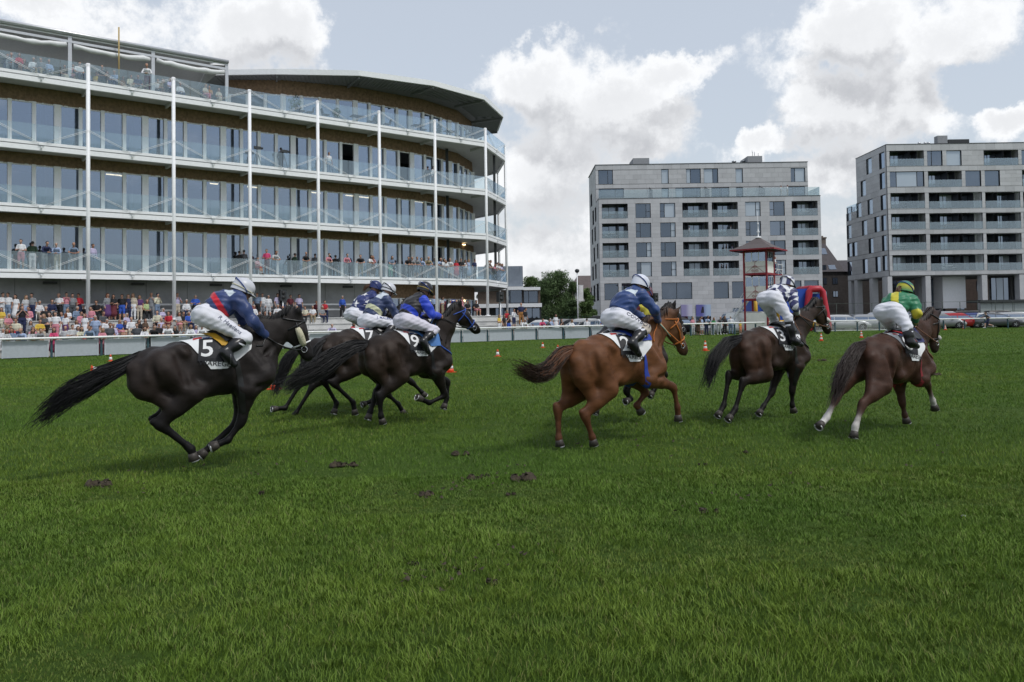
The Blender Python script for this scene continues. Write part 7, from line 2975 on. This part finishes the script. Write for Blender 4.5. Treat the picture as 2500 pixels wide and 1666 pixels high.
def put(zone, place, px, pose, top, bot, leg, hair, fem, slv, pos, yaw=0., scale=1.07, label=None):
    lh = fem and hair not in ('ba', 'cap')
    skirt = leg in 'kd'
    me = get_person(pose, fem, lh, skirt)
    o = link('person', me, None, pos)
    o.rotation_euler[2] = FACING + yaw
    sc = scale * random.uniform(.97, 1.02) * (.95 if fem else 1.)
    o.scale = (sc * random.uniform(.95, 1.12), sc * random.uniform(.94, 1.16), sc * random.uniform(.94, 1.03))
    sk = random.choice(SKINS)
    top_m = cloth(top)
    bot_m = cloth(bot)
    ms = [sk, top_m, top_m if slv == 'L' else sk, bot_m if leg != 'd' else top_m, bot_m if leg in 'tj' else sk, random.choice(SHOES), hairm(hair)]
    for i, m_ in enumerate(ms):
        o.material_slots[i].link = 'OBJECT'
        o.material_slots[i].material = m_
    o['category'] = 'spectator'
    o['group'] = 'spectators at the races'
    PEOPLE.append(dict(o=o, zone=zone, place=place, px=px, pose=pose, top=top, bot=bot, leg=leg, hair=hair, fem=fem, label=label))
    return o


def plane_u(px, w_):
    q = on_plane(px, 740, P(0, w_), GN)
    return uw(q)[0]


ZONES = {  # zone: (w, z, words)
    'F': (None, 0., 'at track rail'), 'S1': (-2.5, .44, 'on lowest step'), 'S2': (-1.6, .84, 'on second step'), 'S3': (-.8, 1.24, 'on third step'), 'S4': (0.02, 1.64, 'on fourth step'),
    'P': (.75, 2.06, 'on terrace by wall'), 'B1': (.42, LV[0], 'on first balcony'), 'B3': (1.0, LV[2], 'on third balcony'), 'R': (1.0, LV[3], 'on roof terrace'), 'Rl': (.4, LV[3], 'on roof terrace')}
TABLE = {
 'F': """58 le light_blue navy j ba 0 S;94 le grey grey t br 0 S;130 le hot_pink pink d dk 1 S;160 st pale_grey navy t ba 0 S;193 le cream white t dk 1 S;205 st red yellow s dk 0 S;247 le pink pink t bl 1 S;
 268 st dark_grey dark_grey t br 0 S;350 le white pale_grey t dk 1 S;372 le black black t dk 0 S;408 le white light_blue t br 0 S;430 le black black t dk 1 S;447 st light_blue white t dk 1 S;463 le white white t br 1 L;490 le white pale_grey t gr 0 S;
 810 le lilac pale_grey t gr 0 L;855 le red red t dk 1 S;580 le pink white t bl 1 S;596 st blue denim j br 1 S;650 le light_blue denim j dk 0 S;640 ph navy black t dk 0 S;
 1276 le white khaki t gr 0 L;1256 st black orange s dk 1 S;1300 st white navy s dk 0 S;1320 le hot_pink pink t br 0 S;1343 bk light_blue black t gr 0 L;1369 ph black black d dk 1 S;1391 le white beige t bl 1 S;1432 bk white black t dk 0 L;1469 st blue navy t gr 0 S;
 1703 le brown green d dk 1 S;1711 st light_blue white s br 1 S;1723 le light_blue navy t dk 0 S;1738 le green white t bl 1 S;1754 le dark_grey pale_grey t gr 0 S;1768 st black black t dk 1 S;1783 bk white denim j gr 0 L;1806 st yellow orange s bl 1 S;1690 st pink pale_grey t bl 1 S""",
 'S1': """8 si white white t gr 1 S;233 st light_blue denim j gr 0 S;1218 fo yellow white s bl 1 S;1230 st black brown k dk 1 S;1241 ph black blue s dk 1 S""",
 'S2': """97 si yellow beige t dk 0 S;136 st white pink t dk 0 S;160 bk white purple s rd 1 S;207 st white white d br 1 S;261 si white dark_grey t gr 0 S;291 si blue pink s bl 1 S;320 si white beige t ba 0 L;354 si brown cream t br 1 S;1237 st red white t bl 1 S;1254 ph white navy s dk 0 L;1282 st black grey s dk 0 S;1356 st white white d dk 1 S""",
 'S3': """54 ph black navy j dk 0 S;122 si white black t dk 1 S;412 si red maroon s br 0 S;437 si pale_grey pink s br 1 S;460 si blue navy t gr 0 S;586 si denim navy t gr 0 S;645 si black beige s dk 1 S;660 si navy grey t gr 0 S;1272 st navy tan t ba 0 S""",
 'S4': """4 si yellow cream t dk 1 S;166 si white white t bl 1 S;187 si denim grey t gr 0 L;422 si pink grey t dk 1 S;619 si white grey t gr 0 L;678 si white black t gr 0 L;706 si light_blue grey t gr 0 S;722 si white beige t gr 0 S;763 si white khaki t gr 0 S;785 si grey navy t gr 0 S""",
 'P': """6 fo white white t dk 0 S;38 st white white k br 1 S;63 st pale_grey light_blue j bl 1 S;95 si white beige t gr 0 L;126 si navy grey t dk 0 L;144 fo white black t ba 0 S;177 st grey dark_grey t dk 0 S;205 si black black t dk 0 S;236 si black black t dk 0 S;262 st grey purple k rd 1 L;
 277 fo black maroon k dk 1 S;298 st black blue s dk 0 S;325 st beige white t bl 1 L;341 st purple beige t bl 1 S;358 si pale_green black t ba 0 S;384 ph cream denim j nv 0 L;455 si white navy t cap 0 L;477 fo blue black s gr 0 S;614 si red red t dk 1 S;641 st white grey t dk 0 L;655 st white pale_grey t gr 0 L;677 st lilac grey t br 0 S;709 st maroon black t dk 0 S;730 st lilac navy t dk 0 S;
 773 si maroon black t br 0 S;792 si red navy t dk 0 S;836 st blue black t cap 1 L;1010 st white grey t gr 0 S;1060 st light_blue black t ba 0 S;1098 si white grey t gr 0 L;1114 si black grey t ba 0 S;1141 si black black t nv 0 S;1162 si black pink s dk 0 S""",
 'B1': """51 fo white pink s dk 0 S;79 bk dark_green white t dk 0 L;108 le navy grey t dk 0 L;139 le light_blue beige t gr 0 L;178 le denim grey t ba 0 S;226 st lilac denim j dk 0 L;584 bk black black t dk 0 L;596 bk dark_grey black t dk 0 L;628 si pink red s br 1 S;652 fo hot_pink maroon t br 0 S;669 le pale_grey denim j dk 0 S;720 bk dark_green black t dk 0 L;
 745 le black khaki s ba 0 S;770 bk dark_grey black t dk 0 L;799 le pink grey t dk 0 S;820 bk black black t dk 0 L;845 le pink grey t br 0 L;881 le black khaki t dk 0 S;900 le white grey s dk 1 S;912 ph pink brown k rd 1 S;930 bk dark_grey grey t dk 0 L;954 le denim mint t dk 1 S;996 le black grey t dk 0 S;1017 le grey denim s br 0 S;1030 le light_blue grey t dk 0 L;1046 le khaki grey t ba 0 S;
 1079 le white beige t dk 1 L;1089 le white denim j dk 1 S;1115 st red red d br 1 S;1127 fo black navy t dk 0 S;1137 ph white black t dk 1 S;1145 st light_blue denim d bl 1 S;1160 st navy black t dk 0 S""",
 'B3': """688 bk black black t dk 0 L;806 st white denim j dk 0 S;1062 st white black t dk 1 L;1048 bk black black t dk 0 L""",
 'R': """17 si black navy t br 0 L;27 si grey grey t ba 0 L;60 si brown grey t br 1 S;80 si white grey t gr 0 L;118 si light_blue grey t ba 0 L;156 si brown beige t dk 1 S;192 si white navy t dk 0 S;213 si light_blue black t br 0 L;237 si yellow beige t bl 1 S;262 si brown beige t br 1 S;281 si light_blue navy t gr 0 S;300 si tan beige t bl 1 S;338 si navy grey t dk 0 S;386 si white black t ba 0 L;441 si white navy t ba 0 L;400 si khaki brown t bl 1 S;503 si beige pink t bl 1 S;514 si tan brown t br 1 S;536 si beige beige t bl 1 S""",
 'Rl': """361 le white maroon t ba 0 L"""}
random.seed(31)
# the thick of the crowd between those picked out above
_rows = {'F': (12, 30, 76, 112, 146, 176, 220, 284, 305, 334, 388, 478, 545, 612, 700, 735, 770, 1308, 1333, 1412), 'S1': (25, 80, 118, 190, 275, 330, 400, 530, 560, 628, 668), 'S2': (40, 74, 186, 232, 306, 338, 392, 600, 628, 690),
         'S3': (20, 82, 108, 152, 196, 250, 280, 308, 340, 384, 446, 632, 672, 700), 'S4': (70, 112, 222, 310, 346, 396, 600, 660, 690, 745), 'P': (20, 78, 112, 162, 192, 313, 370, 432, 600, 628, 690, 745, 1040, 1080, 1127),
         'B1': (866, 970, 984, 1005, 1060, 1070, 1098, 1107, 1152), 'R': (45, 100, 135, 175, 250, 320, 415, 425)}
rr = random.Random(77)
for zn, xs in _rows.items():
    for x in xs:
        if rr.random() < .33: continue
        pose = ('le' if zn == 'B1' else rr.choice(('st', 'le', 'fo')) if zn == 'F' else 'si' if zn[0] in 'SR' else rr.choice(('st', 'fo', 'st', 'ph')))
        fem = rr.random() < .45
        TABLE[zn] += ';%d %s %s %s %s %s %d %s' % (x, pose, rr.choice(('white', 'white', 'light_blue', 'pale_grey', 'navy', 'black', 'pink', 'grey', 'denim', 'lilac', 'cream', 'red', 'dark_grey')),
                                                 rr.choice(('navy', 'grey', 'black', 'beige', 'denim', 'white', 'khaki')), rr.choice('ttsj' if not fem else 'tskd'), rr.choice(('dk', 'dk', 'br', 'gr', 'bl' if fem else 'ba')), fem, rr.choice('SSL'))
for zn, rows in TABLE.items():
    w0, z, words = ZONES[zn]
    for row in rows.replace('\n', '').split(';'):
        f = row.split()
        px = float(f[0])
        w_ = w0
        if w_ is None:
            w_ = -4.5
            for _ in range(6):
                u = plane_u(px, w_)
                for i in range(len(FL) - 1):
                    if FL[i][0] <= u <= FL[i + 1][0]:
                        w_ = FL[i][1] + (FL[i + 1][1] - FL[i][1]) * (u - FL[i][0]) / (FL[i + 1][0] - FL[i][0]) + .52
            w_ += random.uniform(.2, .7) if f[1] in ('st', 'bk', 'ph') else -.2
            u = plane_u(px, w_)
        else:
            if zn[0] != 'B' and zn[0] != 'R': w_ = w_ + random.uniform(-.1, .1) - (.6 if zn[0] == 'S' and f[1] != 'si' else 0)
            elif f[1] == 'bk': w_ = 1.5  # several first-balcony figures here are reflections in the panes, modelled as people
            elif zn == 'R': w_ = random.uniform(.8, 2.4)
            u = plane_u(px, w_)
            if zn == 'B3' and u > 28: w_ = 1.8
        zz = z
        if zn in ('S1', 'S2', 'S3', 'S4', 'P') and u > 34: zz = 0. if zn == 'S1' else max(0, z - .4)
        yaw = random.uniform(-.6, .5) + (pi * .8 if f[1] == 'bk' else 0)
        child = px in (205., 1256., 1300., 1806., 422., 447.)
        put(zn, words, px, f[1], f[2].replace('_', ' '), f[3].replace('_', ' '), f[4], f[5], f[6] == '1', f[7], P(u, w_, zz), yaw, 1.07 * (.74 if child else 1.))
# round the corner of the first balcony
for (f_, t_, b_, h_, fm) in ((.10, 'pale grey', 'black', 'br', False), (.22, 'brown', 'dark grey', 'dk', False), (.46, 'pink', 'grey', 'rd', True), (.58, 'white', 'grey', 'dk', False), (.70, 'white', 'navy', 'dk', False), (.82, 'lilac', 'grey', 'br', True)):
    u, w_ = 31.2 + 5.2 * f_ - .2, 4.1 * f_ + .38
    put('B1e', 'at end of first balcony', 1190 + 40 * f_, 'le', t_, b_, 't', h_, fm, 'S', P(u, w_, LV[0]), .55)
# two on the tower, a runner on the track, a few on the flats' balconies
put('T', 'on tower balcony', 1901, 'ph', 'lilac', 'black', 't', 'br', False, 'L', T(.6, SD + .75, ZD2 + .09), .1, 1.1, 'man in pale shirt standing on the tower balcony next to its cabin')
put('T', 'on tower balcony', 1926, 'fo', 'white', 'navy', 't', 'dk', False, 'S', T(.6, SD + 2.1, ZD2 + .09), .2, 1.1, 'man in white tee at the outer end of the tower balcony')
p_ = on_ground(2413, 805)
put('X', 'on grass', 2413, 'ru', 'dark grey', 'navy', 's', 'dk', False, 'S', p_, 0, 1.1, 'runner in dark sleeveless top and shorts on the grass near the right edge').rotation_euler[2] = radians(172)
for (px, col, r_, lab) in ((1773, 4, 2, 'dark dressed person on a third row balcony of the middle block'), (1788, 4, 2, 'person in lilac on a third row balcony of the middle block'), (1760, 4, 3, 'dark person left on the lowest balcony of the middle block'), (1772, 4, 3, 'taller person right of another on the lowest balcony of the middle block'), (1683, 3, 1, 'person in pale top on a second row balcony of the middle block'), (1785, 4, 1, 'person in white on a second row balcony of the middle block')):
    z0 = rowz[r_][0]
    x = on_plane(px, 600, (0, YL + .7, 0), (0, 1, 0)).x
    put('A', '', px, 'st', 'lilac' if 'lilac' in lab else 'white' if ('pale' in lab or 'white' in lab) else 'black', 'dark grey', 't', 'dk', False, 'S', V((x, YL + .7, z0)), .5, 1., lab)
for (px, lab) in ((1906, 'person in white on the roof terrace of the middle block, left of two'), (1922, 'person in white on the roof terrace of the middle block, right of two')):
    x = on_plane(px, 460, (0, YL + .8, 0), (0, 1, 0)).x
    put('A', '', px, 'st', 'white', 'beige', 't', 'br', False, 'S', V((x, YL + .8, ZT + .06)), .5, 1., lab)

# a chair under everyone who sits on a flat floor
cpieces = []
for nm, mb in (('seat', MB().box((-.22, -.22, .40), (.22, .22, .44))), ('backrest', MB().box((-.25, -.22, .46), (-.20, .22, .86)))):
    cpieces.append((nm, mb))
for sx_ in (-.2, .2):
    for sy_ in (-.2, .2): cpieces.append(('leg', MB().tube([(sx_ * 1.1, sy_ * 1.1, 0), (sx_, sy_, .41)], .02, 5)))
CHM = {c: [(nm, mb.mesh(nm, m_)) for nm, mb in cpieces] for c, m_ in (('white', WHITE), ('dark', FURN))}
for d in PEOPLE:
    if d['pose'] == 'si' and d['zone'] in ('P', 'R', 'B1'):
        o = d['o']
        c = 'white' if d['zone'] == 'P' and int(d['px']) % 2 else 'dark'
        r = thing('chair', o.location, 'x', 'chair', 'chairs the spectators sit on', o.rotation_euler[2])
        r.scale = (1.12, 1.12, 1.12)
        for nm, me in CHM[c]: link(nm, me, r)
        d['chair'] = (r, c)

# labels: look first, then the neighbour that singles them out
SHORT = lambda d: d['top'] + (' dress' if d['leg'] == 'd' else ' top')


def base_label(d):
    a = ('woman' if d['fem'] else 'man') + ' in ' + (d['top'] + ' dress' if d['leg'] == 'd' else d['top'] + ' top and ' + d['bot'] + ' ' + LEGW[d['leg']])
    return a + ', ' + POSEW[d['pose']].replace(' on rail', '') + ' ' + d['place']


for zn in {d['zone'] for d in PEOPLE}:
    L_ = sorted([d for d in PEOPLE if d['zone'] == zn], key=lambda d: d['px'])
    for i, d in enumerate(L_):
        d['l'] = L_[i - 1] if i else None
        d['r'] = L_[i + 1] if i + 1 < len(L_) else None
cnt = {}
for d in PEOPLE:
    d['b'] = d['label'] or base_label(d)
    cnt[d['b']] = cnt.get(d['b'], 0) + 1
used = set()
for d in PEOPLE:
    lab = d['b']
    if cnt[lab] > 1:
        sx = ('woman' if d['fem'] else 'man') + ' in ' + SHORT(d) + ' ' + POSEW[d['pose']].split()[0] + ' ' + d['place']
        if d['l'] and d['r']: lab = sx + ', between ' + d['l']['top'] + ' and ' + d['r']['top'] + ' tops'
        else: lab = sx + ', ' + ('leftmost there' if d['r'] else 'rightmost there')
    k_ = 0
    if lab in used and d['l']: lab = lab.rsplit(',', 1)[0] + ', right of ' + d['l']['hair'].replace('dk', 'dark').replace('br', 'brown').replace('gr', 'grey').replace('bl', 'blond').replace('ba', 'bald') + ' haired ' + d['l']['top'] + ' top'
    used.add(lab)
    d['o']['label'] = lab
    if 'chair' in d:
        d['chair'][0]['label'] = ' '.join((d['chair'][1] + ' chair under ' + lab.replace('sitting ', '')).split()[:16])
# ================================================================ GRASS BLADES (nobody could count them)
GR = bpy.data.materials.new('grass blade')
GR.use_nodes = True
t = GR.node_tree
b = NB(t)
p = t.nodes['Principled BSDF']
at = b.n('ShaderNodeAttribute', attribute_name='col')
t.links.new(at.outputs[0], p.inputs['Base Color'])
p.inputs['Roughness'].default_value = .6
p.inputs['Specular IOR Level'].default_value = .18
p.inputs['Transmission Weight'].default_value = 0


def vnoise(x, y, s, seed):
    """smooth value noise"""
    rg = np.random.default_rng(seed)
    g_ = rg.random((64, 64))
    X, Y = x / s, y / s
    xi, yi = np.floor(X).astype(int), np.floor(Y).astype(int)
    fx, fy = X - xi, Y - yi
    fx, fy = fx * fx * (3 - 2 * fx), fy * fy * (3 - 2 * fy)
    a = g_[xi % 64, yi % 64]
    b_ = g_[(xi + 1) % 64, yi % 64]
    c = g_[xi % 64, (yi + 1) % 64]
    d = g_[(xi + 1) % 64, (yi + 1) % 64]
    return a * (1 - fx) * (1 - fy) + b_ * fx * (1 - fy) + c * (1 - fx) * fy + d * fx * fy


def make_grass(N, y0, y1, hgt, wid, seg, seed, power):
    rg = np.random.default_rng(seed)
    r = rg.random(N)
    k = 2 - power
    y = (y0 ** k + r * (y1 ** k - y0 ** k)) ** (1 / k)
    x = (rg.random(N) * 2 - 1) * (y * .72 + 2.4)
    cl = vnoise(x, y, .22, 1) * .6 + vnoise(x, y, .7, 2) * .4
    big = vnoise(x, y, 2.4, 3) * .6 + vnoise(x, y * .6, 6., 4) * .4
    # tufts: pull blades towards cluster centres
    x += (vnoise(x, y, .13, 5) - .5) * .10
    y += (vnoise(x, y, .13, 6) - .5) * .10
    sc = (y / y0) ** .5
    h = hgt * (.55 + .65 * cl) * (.7 + .6 * rg.random(N)) * (.85 + .3 * big)
    w_ = wid * (.7 + .6 * rg.random(N)) * (y / y0) ** (power * .55)
    a = rg.random(N) * 2 * pi
    h *= 1 - .55 * np.clip((vnoise(x, y * .7, 1.1, 21) * .6 + vnoise(x, y, .35, 22) * .4 - .60) * 7, 0, 1)
    ln = h * (.25 + .75 * rg.random(N))
    la = a + rg.normal(size=N) * .6 + 1.2 * (vnoise(x, y, .5, 7) - .5) * 6
    dx, dy = np.cos(la) * ln, np.sin(la) * ln
    sx, sy = -np.sin(a) * w_ / 2, np.cos(a) * w_ / 2
    z0 = np.zeros(N)
    if seg == 1:
        v = np.stack([np.stack([x - sx, y - sy, z0], 1), np.stack([x + sx, y + sy, z0], 1), np.stack([x + dx * .8, y + dy * .8, h], 1)], 1)
        f = np.arange(N * 3).reshape(N, 3)
        m_ = 3
    else:
        v = np.stack([np.stack([x - sx, y - sy, z0], 1), np.stack([x + sx, y + sy, z0], 1),
                      np.stack([x - sx * .8 + dx * .35, y - sy * .8 + dy * .35, h * .62], 1), np.stack([x + sx * .8 + dx * .35, y + sy * .8 + dy * .35, h * .62], 1),
                      np.stack([x + dx, y + dy, h * .98], 1)], 1)
        o = np.arange(N)[:, None] * 5
        f = np.concatenate([o + [0, 1, 3], o + [0, 3, 2], o + [2, 3, 4]])
        m_ = 5
    k1 = np.clip(cl * 1.1 + rg.normal(size=N) * .18, 0, 1)[:, None]
    c0, c1, c2 = A(.066, .124, .017), A(.128, .215, .030), A(.150, .180, .055)
    col = c0 * (1 - k1) + c1 * k1
    dry = (rg.random(N) < .07)[:, None]
    col = np.where(dry, c2, col)
    # worn, yellowed and trodden places with shapes of their own
    wear = np.clip((vnoise(x, y * .7, 1.1, 21) * .6 + vnoise(x, y, .35, 22) * .4 - .62) * 7, 0, 1)
    col = col * (1 - .25 * wear[:, None]) + A(.125, .135, .045) * (.25 * wear[:, None])
    kb = np.clip((big - .3) * 2.2, 0, 1)[:, None]
    col = col * (.92 + .16 * kb)
    col[:, 0] *= (.92 + .2 * kb[:, 0])
    me = np_mesh('grass', v.reshape(-1, 3), f, GR, False)
    set_col(me, np.repeat(col, m_, 0))
    o = link('grass', me)
    tag(o, kind='stuff')
    return o


make_grass(int(400000 * GRASSK), 3.0, 9.0, .047, .0034, 2, 11, 1.0)
make_grass(int(420000 * GRASSK), 8.6, 34., .052, .0070, 1, 12, 1.25)
make_grass(int(170000 * GRASSK), 32., 95., .06, .030, 1, 13, 1.1)

# loose crumbs of earth kicked up along the horses' line
rg = np.random.default_rng(44)
mb = MB()
for (u0, v0, u1, v1, n) in ((250, 1190, 900, 1110, 60), (700, 1060, 1000, 1040, 40), (1000, 1230, 1330, 1150, 60), (1380, 1110, 1750, 1080, 45), (1650, 1260, 2300, 1100, 60), (1900, 1080, 2350, 900, 50), (950, 1440, 1260, 1370, 50)):
    for i in range(n):
        t_ = rg.random()
        p_ = on_ground(u0 + (u1 - u0) * t_ + rg.normal() * 30, v0 + (v1 - v0) * t_ + rg.normal() * 18)
        r_ = .006 + .022 * rg.random() ** 2.5
        z_ = .02 + .03 * rg.random()
        mb.add([p_ + V((r_ * cos(k * 2.1 + i) * (.7 + .6 * rg.random()), r_ * sin(k * 2.1 + i), z_ + r_ * dz)) for k, dz in ((0, 0), (1, .2), (2, 0), (.5, .9))] , [(0, 1, 3), (1, 2, 3), (2, 0, 3), (2, 1, 0)])
tag(mb.build('soil_crumbs', SOIL), kind='stuff')
